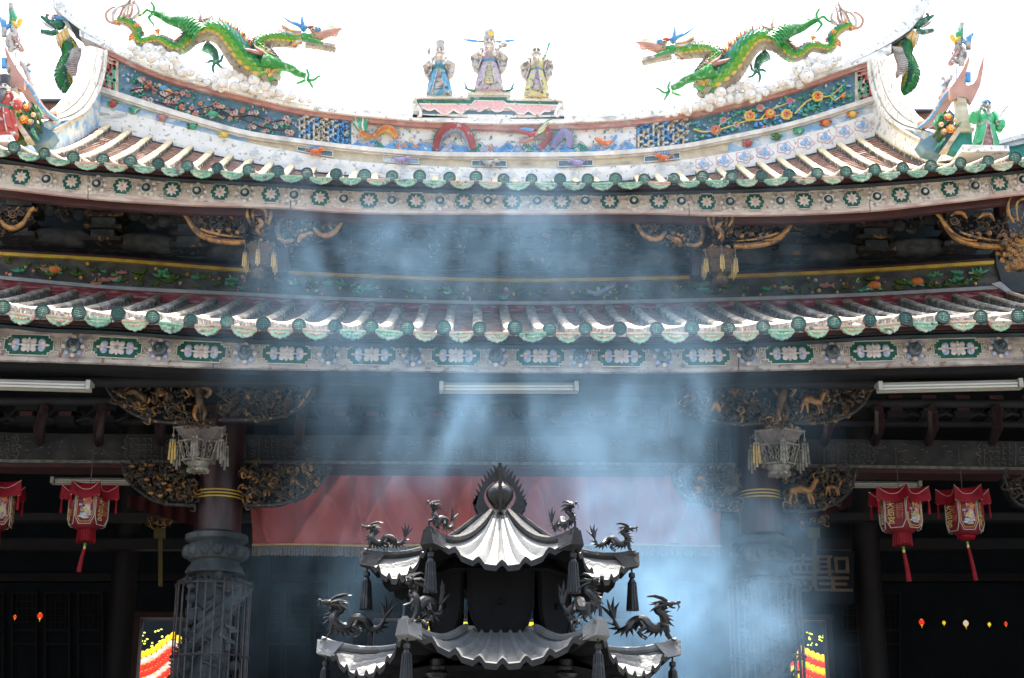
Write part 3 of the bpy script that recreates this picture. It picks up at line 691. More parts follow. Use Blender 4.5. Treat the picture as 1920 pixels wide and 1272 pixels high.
# ================================================================== MAIN RIDGE
RD = UD1
mb = MB(); mb.strip(L1, lambda x: L0(x)+6, 184, 1646, RD, .02, .5, 0, 60); ridge = obj('main_ridge', mb, 'stucco_white', hall)
for a_, b_ in ((186, 464), (1366, 1644)):
    mb = MB(); mb.strip(lambda x: L2(x)-1, L1, a_, b_, RD, .0, .5, 0, 16); obj('blue_frieze', mb, 'stucco_blue', ridge)
mb = MB(); mb.strip(lambda x: L2(x)-1, L1, 464.5, 1365.5, RD, .0, .5, 0, 30); frz = obj('cream_frieze', mb, 'stucco_cream', ridge)
mb = MB(); mb.strip(L3, L2, 184, 1646, RD, .09, .5, 0, 60); mb.strip(lambda x: L2(x)-.2, lambda x: L2(x)+3, 184, 1646, RD, .045, .4, 1, 60); obj('ridge_moulding', mb, ['white_trim', 'white_trim'], ridge)
for a_, b_ in ((184, 658), (1194, 1646)):
    mb = MB(); mb.strip(lambda x: L4(x)-2, lambda x: L3(x)+2, a_, b_, RD, -.03, .5, 0, 24); obj('slate_panel', mb, 'slate', ridge)
mb = MB(); mb.strip(lambda x: L4(x)-2, lambda x: L3(x)+2, 658.5, 1193.5, RD, -.03, .5, 0, 24); cpan = obj('white_panel', mb, 'stucco_white', ridge)
# coping: pink cavetto, grooved white band, rounded top, flying tips
mb = MB()
mb.strip(lambda x: L4(x)-8, L4, 186, 1640, RD, .06, .55, 1, 60)
t1 = lambda x: lerp(L5(x), L4(x)-8, .52); t2 = lambda x: lerp(L5(x), L4(x)-8, .60)
mb.strip(lambda x: L5(x)+1, lambda x: min(t1(x), L5(x)+34), 100, 1740, RD, .10, .42, 0, 90)
mb.strip(lambda x: min(t1(x), L5(x)+34), lambda x: min(t2(x), L5(x)+38), 130, 1708, RD, .075, .45, 2, 90)
mb.strip(lambda x: min(t2(x), L5(x)+38), lambda x: min(L4(x)-8, L5(x)+70), 152, 1668, RD, .12, .5, 0, 90)
obj('ridge_coping', mb, ['stucco_white', 'pink_trim', 'dark_joint'], ridge)
mb = MB()
for k in range(12):
    pass
mb.ptube([(x, L5(x)+3) for x in range(104, 1738, 14)], 4.5, RD, -.12, 8, 0, 1); obj('coping_roll', mb, 'stucco_white', ridge, smooth=2)
# niches with small beasts
def beast(mb, x, y, s_, D, m, d=1):
    mb.pball(x, y, (12*s_, 6*s_), D, .08, m, 10, 6, dep=5); mb.pball(x-11*s_*d, y-2*s_, (5.5*s_, 5*s_), D, .12, m, 8, 6); mb.pball(x-16*s_*d, y, (3*s_, 2.5*s_), D, .13, m, 7, 5)
    for q in (-8, -3, 5, 9): mb.ptube([(x+q*s_, y+3), (x+q*s_-1, y+9*s_)], [2, 1.4], D, .09, 5, m)
    mb.ptube([(x+11*s_*d, y-1), (x+18*s_*d, y-5), (x+21*s_*d, y+2)], [1.6, .6], D, .08, 5, m)
for i, (x, w_, m) in enumerate(((591, 34, 'orange_trim'), (752, 34, 'purple_trim'), (917, 33, 'ceramic_grey'), (1079, 33, 'purple_trim'), (1241, 34, 'orange_trim'))):
    top = lambda q: L2(q)+4; bot = lambda q: L1(q)-1.5
    mb = MB(); mb.strip(top, bot, x-w_, x+w_, RD, .012, -.004, 0, 6); mb.strip(top, lambda q: top(q)+1.6, x-w_, x+w_, RD, .04, 0, 1, 6); mb.strip(lambda q: bot(q)-1.6, bot, x-w_, x+w_, RD, .04, 0, 1, 6)
    mb.strip(lambda q: top(q)+1.6, lambda q: bot(q)-1.6, x-w_, x-w_+1.6, RD, .04, 0, 1, 1); mb.strip(lambda q: top(q)+1.6, lambda q: bot(q)-1.6, x+w_-1.6, x+w_, RD, .04, 0, 1, 1)
    ni = obj('niche', mb, ['slate' if i != 1 else 'stucco_blue', 'white_trim'], frz)
    mb = MB(); beast(mb, x+2, (L2(x)+L1(x))/2+3, .95, RD, 0, 1 if i > 2 else -1)
    if m == 'orange_trim':
        for k in range(6): mb.ptube([(x-8+k*4, L2(x)+8), (x-14+k*5, L2(x)+1)], [1.6, .5], RD, .10, 5, 1)
    obj('beast_relief', mb, [m, 'blue_trim'], frz, smooth=2)
# fruits on the blue friezes
rng = random.Random(5)
for x, m, m2 in ((212,'red_trim','green_trim'),(253,'green_trim','green_trim'),(305,'pink_trim','purple_trim'),(362,'green_trim','foliage'),(421,'yellow_trim','yellow_trim'),(1402,'red_trim','pink_trim'),(1456,'foliage','green_trim'),(1498,'green_trim','green_trim'),(1548,'orange_trim','red_trim'),(1598,'yellow_trim','orange_trim')):
    y = (L1(x)+L2(x))/2+1; mb = MB(); mb.pball(x, y, (7.5, 7), RD, .03, 0, 10, 6, dep=5)
    for a in (150, 210, 30): mb.pball(x+8*math.cos(rad(a)), y-6*math.sin(rad(a)), (5, 2.6), RD, .03, 1, 8, 4)
    obj('fruit_relief', mb, [m, m2], ridge, smooth=2)
# ruyi clouds painted in low relief on the white base
def ruyi(x, y, s_, D, strong):
    mb = MB(); h = .022
    out = []
    for i in range(40):
        a = 2*math.pi*i/40; r = 15*(1+.13*math.cos(5*a+math.pi/2*0)); out.append((x+math.cos(a)*r*1.12*s_, y-math.sin(a)*r*.8*s_))
    if strong: mb.ppoly(out, D, .02, h, 0)
    inn = [(x+(q[0]-x)*.84, y+(q[1]-y)*.82) for q in out]
    mb.ppoly(inn, D, .02, h+.006, 1)
    for sx in (-1, 1):
        mb.ppoly([(x+sx*(5.2+6*math.cos(t))*s_, y+(1+4.6*math.sin(t))*s_) for t in [2*math.pi*k/12 for k in range(12)]], D, .02, h+.012, 2)
        c = [(x+sx*(5.4+3.6*math.cos(t)*(1-t/9))*s_, y+(1-3.4*math.sin(t)*(1-t/9))*s_, .036) for t in [.6*k for k in range(10)]]
        mb.ptube(c, .55*s_, D, 0, 4, 1, 1)
    mb.ppoly([(x+4.6*s_*math.cos(t), y+(-6+3.8*math.sin(t))*s_) for t in [2*math.pi*k/12 for k in range(12)]], D, .02, h+.012, 2)
    mb.ppoly([(x-3*s_, y+5*s_), (x+3*s_, y+5*s_), (x, y+9.5*s_)], D, .02, h+.012, 2)
    return mb
mat('ruyi_pale', (.50,.60,.70), (.70,.72,.72), .8, scale=4, stain=(.75,.75,.72), samt=.8, sscale=(5,5,5), thr=(.45,.6))
mat('ruyi_blue', (.24,.42,.70), (.36,.50,.72), .8, scale=4, wear=(.7,.7,.68))
mat('ruyi_pink', (.66,.36,.38), (.7,.5,.48), .8, scale=4, wear=(.75,.7,.68))
for x in (1617,1582,1547,1510,1472,1433,1395,1357,1319):
    y = lerp(L1(x), L0(x), .50); obj('ruyi_cloud', ruyi(x, y, .98, RD, True), ['ruyi_pink','stucco_white','ruyi_blue'], ridge)
for x in list(range(478, 1300, 40)):
    y = lerp(L1(x), L0(x), .5); obj('ruyi_cloud', ruyi(x, y, .8, RD, False), ['ruyi_pale','stucco_white','ruyi_pale'], ridge)
# meander frets
def fretblock(x0, x1, cols, D, seed, base):
    r_ = random.Random(seed); mb = MB(); nx = max(2, int((x1-x0)/9)); ny = 7
    T = lambda x, t: lerp(L4(x)+2, L3(x)-2, t)
    def bar(xa, ta, xb, tb, m):
        if abs(xa-xb) < .1: A = [(xa-1.6, T(xa, ta)), (xa+1.6, T(xa, ta)), (xa+1.6, T(xa, tb)), (xa-1.6, T(xa, tb))]
        else: A = [(xa, T(xa, ta)-1.6), (xb, T(xb, ta)-1.6), (xb, T(xb, ta)+1.6), (xa, T(xa, ta)+1.6)]
        mb.ppoly(A, D, -.02, .035+.01*(m % 2), m)
    cell = (x1-x0)/nx
    for i in range(nx):
        for j in range(ny):
            xa = x0+cell*i; ta = j/ny; m = r_.randrange(cols)
            if (i+j) % 2: bar(xa, ta, xa, min(1, ta+1.7/ny), m); bar(xa, ta, xa+cell, ta, m)
            elif r_.random() < .75: bar(xa+cell*.5, ta+.5/ny, xa+cell*1.2, ta+.5/ny, m); bar(xa+cell*.5, ta+.5/ny, xa+cell*.5, min(1, ta+1.3/ny), m)
    return mb
obj('fret_relief', fretblock(562, 652, 2, RD, 2, 0), ['blue_trim', 'stucco_cream'], ridge)
obj('fret_relief', fretblock(1197, 1290, 2, RD, 3, 0), ['blue_trim', 'stucco_cream'], ridge)
for x0, x1, sd_ in ((193, 222, 1), (1603, 1634, 1)):
    mb = MB(); T = lambda x, t: lerp(L4(x)+2, L3(x)-1, t); cx_ = x0
    mb.strip(lambda x: L4(x)+.5, lambda x: L3(x)-.5, x0, x1, RD, -.012, .0, 0, 3)
    segs = [(0,.08,.8,.08,2),(0,.08,0,.42,2),(0,.42,.3,.42,2),(.3,.22,.3,.42,2),(.8,.08,.8,.22,2),(.5,.22,.8,.22,2),(.5,.22,.5,.52,2),(.2,.52,.5,.52,1),(.2,.52,.2,.66,1),(.2,.66,.8,.66,1),(.8,.3,.8,.9,1),(.55,.3,.8,.3,1),(0,.56,0,.95,2),(0,.95,.65,.95,2),(.65,.78,.65,.95,2),(.2,.78,.65,.78,1),(.2,.78,.2,.88,1)]
    for a, ta, b, tb, m in segs:
        for off, wd, mm, hh in ((0, 3.0, 3, .02), (0, 1.9, m, .032)):
            xa, xb = x0+3+a*(x1-x0-6), x0+3+b*(x1-x0-6)
            if sd_ and x0 > 900: xa, xb = x1-3-a*(x1-x0-6), x1-3-b*(x1-x0-6)
            if xa > xb: xa, xb, ta, tb = xb, xa, tb, ta
            if abs(xa-xb) < .1: A = [(xa-wd, T(xa, ta)-wd), (xa+wd, T(xa, ta)-wd), (xa+wd, T(xa, tb)+wd), (xa-wd, T(xa, tb)+wd)]
            else: A = [(xa-wd, T(xa, ta)-wd), (xb+wd, T(xb, tb)-wd), (xb+wd, T(xb, tb)+wd), (xa-wd, T(xa, ta)+wd)]
            mb.ppoly(A, D=RD, h0=-.01, h1=hh, m=mm)
    obj('fret_relief', mb, ['stucco_cream', 'green_trim', 'red_trim', 'white_trim'], ridge)
    e0 = x0-4 if x0 < 900 else x1+4
    mb = MB(); mb.strip(L4, L3, e0-2, e0+2, RD, .03, .1, 0, 1); obj('panel_edge', mb, 'red_trim', ridge)
# plum branches (left) and peonies (right): every flower a piece
def flower(x, y, r, D, mats, petals=5, h=.03, sd_=0):
    mb = MB(); a0 = sd_
    for i in range(petals):
        a = a0+2*math.pi*i/petals; mb.pball(x+math.cos(a)*r*.62, y+math.sin(a)*r*.58, (r*.46, r*.42), D, h, 0, 7, 4, dep=r*.3)
    if petals > 5:
        for i in range(petals-1): a = a0+.4+2*math.pi*i/(petals-1); mb.pball(x+math.cos(a)*r*.36, y+math.sin(a)*r*.34, r*.30, D, h+.03, 1, 6, 4)
    mb.pball(x, y, r*.26, D, h+.05, 1 if petals <= 5 else 2, 6, 4); return mb
rng = random.Random(21)
PT = lambda x, t: lerp(L4(x), L3(x), t)
br = MB(); flw = []
for pts in ([(245,.80),(262,.62),(285,.5),(310,.62),(335,.72),(360,.80),(372,.86)], [(285,.5),(275,.35),(262,.22)], [(310,.62),(325,.40),(345,.28)], [(360,.80),(385,.55),(410,.30)], [(372,.86),(400,.66),(440,.60),(470,.66)], [(400,.66),(420,.42),(450,.34)], [(440,.60),(475,.40),(510,.5)], [(470,.66),(500,.75),(540,.72)], [(335,.72),(310,.84),(280,.86)], [(510,.5),(530,.35),(548,.42)]):
    br.ptube([(x, PT(x, t)) for x, t in pts], [2.2, 1.0], RD, .03, 5, 0, 4)
    for x, t in pts[1:]:
        for _ in range(3): flw.append((x+rng.uniform(-9, 9), min(.88, max(.12, t+rng.uniform(-.14, .14)))))
obj('plum_branch', br, 'beam_red', ridge, smooth=2)
for i, (x, t) in enumerate(flw[:74]):
    obj('plum_blossom', flower(x, PT(x, t), rng.uniform(4.2, 6.2), RD, None, 5, .03, rng.random()*6), [rng.choice(['pink_trim', 'petal', 'salmon', 'orange_trim' if i % 5 == 0 else 'pink_trim']), 'red_trim'], ridge, smooth=2)
lf = MB()
for i in range(140):
    x, t = rng.choice(flw); x += rng.uniform(-14, 14); a = rng.uniform(0, 6.28); y = PT(x, min(.92, max(.08, t+rng.uniform(-.18, .18)))); l = rng.uniform(4, 8)
    lf.ppoly([(x, y), (x+math.cos(a+.4)*l*.5, y+math.sin(a+.4)*l*.5), (x+math.cos(a)*l, y+math.sin(a)*l), (x+math.cos(a-.4)*l*.5, y+math.sin(a-.4)*l*.5)], RD, -.03, rng.uniform(.02, .05), 0)
obj('leaf_relief', lf, 'green_trim', ridge, kind='stuff')
def birdy(x, y, s_, m):
    mb = MB(); mb.pball(x, y, (9*s_, 5.5*s_), RD, .06, 0, 9, 6); mb.pball(x-8*s_, y-5*s_, 3.8*s_, RD, .07, 1, 8, 5); mb.ptube([(x-11*s_, y-5*s_), (x-15*s_, y-4*s_)], [1.4, .3], RD, .07, 5, 2)
    for k in range(4): mb.ptube([(x+4*s_, y-1+k), (x+(14+2*k)*s_, y+(3+2*k)*s_)], [2, .6], RD, .05, 5, (0, 1, 2, 1)[k])
    return mb
obj('bird_relief', birdy(308, PT(308, .30), .9, 0), ['blue_trim', 'yellow_trim', 'orange_trim'], ridge, smooth=2)
obj('bird_relief', birdy(400, PT(400, .72), 1.15, 0), ['green_trim', 'foliage', 'yellow_trim'], ridge, smooth=2)
br = MB()
for pts in ([(1300,.45),(1318,.62),(1340,.66),(1372,.62),(1402,.55),(1425,.62),(1455,.62),(1478,.66)], [(1490,.72),(1510,.45),(1528,.40),(1556,.5),(1580,.30)], [(1425,.62),(1440,.40),(1470,.30),(1490,.30)], [(1402,.55),(1395,.3),(1410,.18)], [(1340,.66),(1355,.4),(1370,.3)], [(1556,.5),(1565,.7),(1585,.55)]):
    br.ptube([(x, PT(x, t)) for x, t in pts], [1.8, 1.0], RD, .03, 5, 0, 4)
obj('peony_branch', br, 'yellow_trim', ridge, smooth=2)
for x, y, r, c in ((1341,246,10,'pink_trim'),(1405,220,11,'yellow_trim'),(1443,215,10,'orange_trim'),(1474,217,11,'yellow_trim'),(1532,183,11,'yellow_trim'),(1425,205,8,'petal_blue'),(1355,228,7,'petal_blue'),(1480,192,7,'purple_trim'),(1580,182,5,'orange_trim'),(1432,243,6,'blue_trim'),(1380,236,6,'petal')):
    obj('peony_blossom', flower(x, y, r, RD, None, 8, .04, rng.random()), [c, 'orange_trim' if c != 'orange_trim' else 'yellow_trim', 'red_trim'], ridge, smooth=2)
lf = MB()
for i in range(190):
    x = rng.uniform(1298, 1590); t = rng.uniform(.12, .9); y = PT(x, t); a = rng.uniform(0, 6.28); l = rng.uniform(6, 12); wd = .45
    lf.ppoly([(x, y), (x+math.cos(a+wd)*l*.6, y+math.sin(a+wd)*l*.6), (x+math.cos(a)*l, y+math.sin(a)*l), (x+math.cos(a-wd)*l*.6, y+math.sin(a-wd)*l*.6)], RD, -.03, rng.uniform(.015, .045), rng.choice((0, 0, 1, 2)))
obj('leaf_relief', lf, ['green_trim', 'scale_teal', 'blue_trim'], ridge, kind='stuff')
# ---- scaly bodies
def scaly(mb, W_, R_, side, ms=(0,1,2), belly=3, n=12, ang0=0.0, dens=1.0, top=None):
    "tube body W_ (world points) radii R_ with overlapping scale plates; ms back->flank colours"
    N = len(W_); cum = [0]
    for i in range(1, N): cum.append(cum[-1]+(W_[i]-W_[i-1]).length)
    mb.tube(W_, R_, 10, ms[1], up=None)
    tot = cum[-1]; s = 0.0; row = 0
    while s < tot-1e-4:
        i = 0
        while i < N-2 and cum[i+1] < s: i += 1
        f = (s-cum[i])/max(1e-6, cum[i+1]-cum[i]); c = W_[i].lerp(W_[i+1], f); r = lerp(R_[i], R_[i+1], f)
        T = (W_[i+1]-W_[i]).normalized(); Y = Vector((0,-1,0)); B = T.cross(Y).normalized(); Yn = B.cross(T).normalized()
        if Yn.y > 0: Yn = -Yn
        upv = -B*side  # points to the creature's back
        step = max(.012, r*.36/dens)
        for k in range(n):
            a = 2*math.pi*(k+.5*(row % 2))/n
            d = upv*math.cos(a)+Yn*math.sin(a); tang = T.cross(d)
            if d.y > .45: continue
            ca = math.cos(a)
            if ca < -.62: m = belly
            elif ca < -.35: m = ms[3] if len(ms) > 3 else ms[2]
            elif ca < .1: m = ms[2]
            elif ca < .6: m = ms[1]
            else: m = ms[0]
            w_ = r*2*math.pi/n*.62; l = step*1.5; p0 = c+d*r*.99; p1 = c+d*(r*1.17)
            if m == belly:
                mb.add([p0-tang*w_+T*l*.5, p0+tang*w_+T*l*.5, p1+tang*w_-T*l*.3, p1-tang*w_-T*l*.3], [(0,1,2,3)], m)
            else:
                mb.add([p0+T*l*.6, p0+tang*w_*.9+T*l*.1, p1+tang*w_*.6-T*l*.45, p1-T*l*.75, p1-tang*w_*.6-T*l*.45, p0-tang*w_*.9+T*l*.1], [(0,1,2,3,4,5)], m)
        s += step; row += 1
def spikes(mb, W_, R_, side, m, every=2, hgt=.8, lean=.6, i0=0, i1=None):
    for i in range(i0+1, (i1 or len(W_))-1, every):
        T = (W_[i+1]-W_[i-1]).normalized(); B = -T.cross(Vector((0,-1,0))).normalized()*side; r = R_[i]
        mm = m if isinstance(m, int) else m[(i//every) % len(m)]
        b = W_[i]+B*r*.9; tip = b+B*r*hgt*random.uniform(.8, 1.2)-T*r*lean
        mb.tube([b, b.lerp(tip, .5)-T*r*.05, tip], [r*.22, r*.14, r*.02], 4, mm, cap=False)
def pxpath(pts, D, k=6, h=0.0):
    q = cat([Vector((p[0], p[1], (p[2] if len(p) > 2 else 0))) for p in pts], k)
    return [P(a.x, a.y, D, h+a.z) for a in q]
# ---- big dragons on the ridge
DMATS = ['scale_teal','scale_green','scale_lime','yellow_trim','belly','orange_trim','bone','red_trim','blue_trim','pink_trim','salmon','scale_deep']
def ridge_dragon(f, side, label, clouds):
    D = RD-.15; k1 = SC(*f(450, 90), D)
    base = P(*f(440, 170), D)
    root = thing('ridge_dragon', label, 'dragon statue', base, 'coloured dragons on the main ridge')
    g = lambda pts: [(*f(p[0], p[1]), *(p[2:])) for p in pts]
    # body
    path = [(222,38),(236,42),(249,49),(257,60),(258,71),(266,80),(283,77),(298,76),(309,80),(321,89),(337,92),(350,82),(361,70),(378,61),(400,58),(421,68),(440,90),(457,113),(478,131),(498,140),(509,131,.04),(503,115,.05),(491,100,.04),(488,87),(499,77),(520,74),(541,76),(561,77)]
    rr = [5.5,6,6.5,7,7,8,8,7.5,7.5,8,9.5,11,12.5,13.5,14.5,15.5,17,18.5,19,19.5,17,14,13,12,11.5,11,10.5,9.5]
    W_ = pxpath(g(path), D); R_ = [a*k1*1.24 for a in rs(rr, len(W_))]
    mb = MB(); scaly(mb, W_, R_, side, (0,1,2,3), 4, 18)
    obj('body', mb, DMATS, root, smooth=2)
    mb = MB(); spikes(mb, W_, R_, side, (5, 3, 7), 1, .8, .55, 4); obj('back_crest', mb, DMATS, root, kind='stuff')
    # frills where the tail coils
    mb = MB()
    for cx_, cy_, a0, a1, l in ((258,58,60,130,12),(254,76,120,210,15),(298,66,60,150,9),(290,76,60,140,9),(236,34,100,200,5),(222,44,150,240,5)):
        for q in range(9):
            a = rad(lerp(a0, a1, q/8)); mb.ptube(g([(cx_, cy_, .06), (cx_+math.cos(a)*l*.6, cy_-math.sin(a)*l*.6, .08), (cx_+math.cos(a+.2)*l, cy_-math.sin(a+.2)*l, .06)]), [1.9, 1.2, .2], D, 0, 5, (5, 7, 3)[q % 3], 2)
    obj('frill', mb, DMATS, root, kind='stuff', smooth=2)
    # tail flame
    mb = MB(); A = [(226,48),(205,43),(200,29),(211,15),(234,9),(248,-6)]; B = [(240,36),(252,33),(263,27),(262,15),(254,6),(249,-5)]
    for q in range(9):
        t = q/8; mb.ptube(g([(lerp(a[0], b[0], t)+(3*math.sin(q*2.1) if 0 < j < 5 else 0), lerp(a[1], b[1], t), .05*math.sin(q*3+j)) for j, (a, b) in enumerate(zip(A, B))]), [2.2, 3.0, 2.9, 2.4, 1.9, .6], D, 0, 6, 6 if q % 3 else 10, 5)
    obj('tail_flame', mb, DMATS, root, smooth=2)
    # head
    mb = MB()
    mb.pball(*f(574, 72), (14, 9.5), D, .03, 1, 14, 8, dep=10); mb.pball(*f(590, 70), (14, 7), D, .03, 1, 12, 8, dep=9)
    up = g([(585,70),(600,68),(615,63),(628,59),(642,55)]); mb.ptube([(a, b, .02) for a, b in up], [10, 10, 9, 7, 1.5], D, 0, 10, 10, 4)
    mb.ptube([(a, b-5.5, .03) for a, b in up[:-1]], [7, 6.4, 5, 4], D, 0, 8, 1, 4)
    mb.pball(*f(624, 53), (7, 3.6), D, .03, 2, 10, 6); mb.pball(*f(613, 60), (6, 3), D, .06, 1, 8, 5)
    mb.ptube(g([(600,74,.05),(612,70,.08),(630,72,.08),(636,62,.07)]), [1.2, 1.8, 2.2, 1], D, 0, 6, 10, 3)
    obj('head', mb, DMATS, root, smooth=2)
    mb = MB()
    mb.ptube(g([(574,83),(590,86),(606,89),(620,92),(629,95)]), [9, 8, 7.5, 7.5, 5], D, .02, 10, 4, 4)
    mb.ptube(g([(578,79),(592,81),(606,86)]), [5, 4, 3], D, .08, 8, 1, 3); mb.ptube(g([(607,86),(618,88),(630,89)]), [4, 4.5, 4.5], D, .06, 8, 6, 3)
    obj('jaw', mb, DMATS, root, smooth=2)
    mb = MB()
    for q in range(9): x = 575+q*6.3; mb.ptube(g([(x, 88+q*1.1, .03), (x+1, 97+q*1.1, .03)]), [1.2, .2], D, 0, 4, 6)
    for q in range(5): x = 592+q*8; mb.ptube(g([(x, 76-q*1.2, .07), (x+.5, 80-q*1.2, .07)]), [1.1, .2], D, 0, 4, 6)
    for q in range(4): mb.ptube(g([(626+q*2, 98, .03), (624+q*2.5, 110-q, .03)]), [.8, .1], D, 0, 4, 6)
    obj('teeth', mb, DMATS, root, kind='stuff')
    mb = MB(); mb.pball(*f(588, 63), (6, 4.6), D, .11, 0, 10, 7); mb.pball(*f(589, 63.5), 2, D, .16, 1, 8, 5); obj('eye', mb, ['cord_white', 'wire'], root, smooth=2)
    mb = MB(); mb.pball(*f(596, 60), (7, 6), D, .09, 8, 10, 6); mb.pball(*f(584, 57), (7, 4.5), D, .10, 7, 10, 6); mb.pball(*f(572, 56), (6, 5), D, .08, 8, 10, 6)
    obj('brow', mb, DMATS, root, smooth=2)
    for pts, r in (([(572,60,.05),(562,50,.05),(545,44,.05),(527,32,.05)], [5,5,3,.5]), ([(571,58,.1),(568,46,.12),(568,33,.13)], [4,3,.5])):
        mb = MB(); mb.ptube(g(pts), r, D, 0, 8, 8, 5); obj('horn', mb, DMATS, root, smooth=2)
    mb = MB()
    for q in range(16):
        t = q/15; x1 = lerp(520, 552, t); y1 = lerp(50, 92, t); s0 = (566, lerp(62, 84, t), .07-.05*abs(t-.5))
        mb.ptube(g([s0, (lerp(566, x1, .4), lerp(s0[1], y1, .45)+5-3*t, .09), (lerp(566, x1, .75), y1+3, .08), (x1-6*math.sin(q), y1, .07)]), [2.4, 2.0, 1.4, .2], D, 0, 5, (6, 3, 7, 6)[q % 4], 4)
    obj('mane', mb, DMATS, root, smooth=2)
    mb = MB(); mb.ptube(g([(550,93,.04),(558,99,.06),(566,99,.06),(570,95,.06)]), [.8,1.2,1], D, 0, 5, 11); mb.ptube(g([(512,88,.1),(509,104,.15),(506,112,.14)]), [.4,.8,1], D, 0, 5, 6)
    obj('whisker', mb, DMATS, root, smooth=2)
    # red flame wings at shoulder and haunch
    mb = MB()
    for pts in ([(507,118,.2),(495,110,.24),(484,102,.22),(478,92,.2)],[(505,112,.2),(507,106,.2),(510,103,.18)],[(495,113,.22),(480,110,.24),(465,104,.2),(458,101,.2)],[(512,124,.2),(502,116,.25),(494,108,.22)]): mb.ptube(g(pts), [4.5,4,2.4,.4], D, 0, 6, 9, 4)
    for pts in ([(376,72,.15),(378,60,.18),(374,50,.16),(370,46,.1)],[(374,48,.1),(378,38,.1),(376,28,.08),(371,20,.08)],[(376,47,.1),(387,42,.1),(395,38,.08),(401,30,.08)],[(366,52,.1),(360,42,.1),(352,35,.1)]): mb.ptube(g(pts), [3,3,2,.4], D, 0, 6, 9, 4)
    obj('shoulder_flame', mb, DMATS, root, smooth=2, kind='stuff')
    def leg(pts, rr_, toes, m, seg=10, hh=0):
        mb = MB(); w2 = pxpath(g(pts), D, 5, hh); r2 = [a*k1*1.22 for a in rs(rr_, len(w2))]
        scaly(mb, w2, r2, side, (m,m,m), m, 10); lg = obj('leg', mb, DMATS, root, smooth=2)
        mb = MB()
        for t in toes:
            mb.ptube(g([(a, b, hh) for a, b in t]), [3.1, 2.8, 2.3, 1.9][:len(t)], D, 0, 7, m, 4); e = g([t[-1]])[0]; e2 = g([t[-2]])[0]
            dx, dy = e[0]-e2[0], e[1]-e2[1]; q = max(1, math.hypot(dx, dy)); dx /= q; dy /= q
            mb.ptube([(e[0], e[1], hh), (e[0]+dx*3-dy*1.5, e[1]+dy*3+dx*1.5, hh), (e[0]+dx*4-dy*5, e[1]+dy*4+dx*5, hh)], [2.4, 1.5, .3], D, 0, 6, 6, 3)
        obj('claw', mb, DMATS, lg, smooth=2)
    leg([(500,126,.2),(515,131,.2),(530,134,.15),(547,136,.1),(558,144,.1),(574,150,.1)], [10,8,6.5,5.5,5,4.2], [[(577,151),(579,142),(576,133)],[(577,151),(588,152),(596,146),(601,144)],[(577,151),(583,160),(587,166)],[(573,152),(564,156),(557,158)]], 1, hh=.03)
    leg([(376,70,.1),(358,54,.1),(338,46,.06),(318,39),(303,31),(290,25)], [14,12,8.5,6,4.6,4], [[(288,24),(289,14),(284,5)],[(290,24),(299,26),(305,24)],[(286,24),(276,19),(268,26),(261,30)],[(286,26),(279,33),(283,40),(288,46)]], 1)
    leg([(384,80,-.1),(396,88,-.1),(402,100,-.08),(404,111,-.05)], [8,6.5,4.6,3.6], [[(405,113),(413,112),(416,103)],[(402,113),(394,112),(388,115)],[(402,115),(398,125),(400,134)],[(406,116),(413,123),(421,125)]], 11, hh=-.05)
    # beard fringe under the elbow
    mb = MB()
    for q in range(7): mb.ptube(g([(505+q*3, 135, .2), (500+q*4.2, 142, .22), (496+q*3.4, 149+2*math.sin(q), .2)]), [1.8, 1.4, .3], D, 0, 5, (5, 6, 3)[q % 3], 3)
    mb.pball(*f(512, 156), (11, 9), D, .0, 4, 10, 6); obj('elbow_frill', mb, DMATS, root, smooth=2)
    # cloud curls it stands in
    rg = random.Random(9)
    for (x, y, r) in clouds:
        r *= 1.22; mb = MB(); ddep = rg.uniform(-.05, .12); X, Y_ = f(x, y) if side > 0 or True else (x, y)
        mb.pball(X, Y_, (r, r*.94), D, ddep, 0, 14, 8, dep=r*.75)
        q = [(X+(r*.86-t*r*.085)*math.cos(t+x)*.9, Y_+(r*.82-t*r*.08)*math.sin(t+x)*.9) for t in [.55*j for j in range(15)]]
        w_ = []
        for (a, b) in q:
            d2 = ((a-X)**2+(b-Y_)**2)/(r*r); w_.append(P(a, b, D, ddep+r*.75*k1*math.sqrt(max(0, 1-d2*.95))))
        mb.tube(w_, r*.085*k1, 5, 0); obj('cloud_curl', mb, 'cloud_white', root, smooth=True)
    return root
cl = [(258,98,9),(279,94,11),(302,94,10),(287,113,10),(306,112,10.5),(326,111,11),(310,128,11),(334,124,10.5),(268,106,7),(246,93,6),(322,135,8),(348,135,8),(360,140,7),(340,138,7),(424,143,11),(441,139,9),(459,145,12),(440,161,10),(462,165,9),(479,156,10),(496,163,10),(479,172,9),(513,172,9),(420,160,9),(404,150,9),(404,163,7),(528,178,8),(549,183,8),(566,188,6),(388,151,7),(374,146,7),(498,177,8),(540,186,6),(390,160,5),(414,168,5),(582,194,5)]
fl_ = lambda x, y: (x, y)
fr_ = lambda x, y: (1193+(641-x)*.96, y+25-(641-x)*.035)
ridge_dragon(fl_, 1, 'green ceramic dragon with blue horns facing right, on cloud curls left of the three statues', cl)
ridge_dragon(fr_, -1, 'green ceramic dragon with blue horns facing left, on cloud curls right of the three statues', [(x, y+ (4 if x>350 else 8), r) for x, y, r in cl])

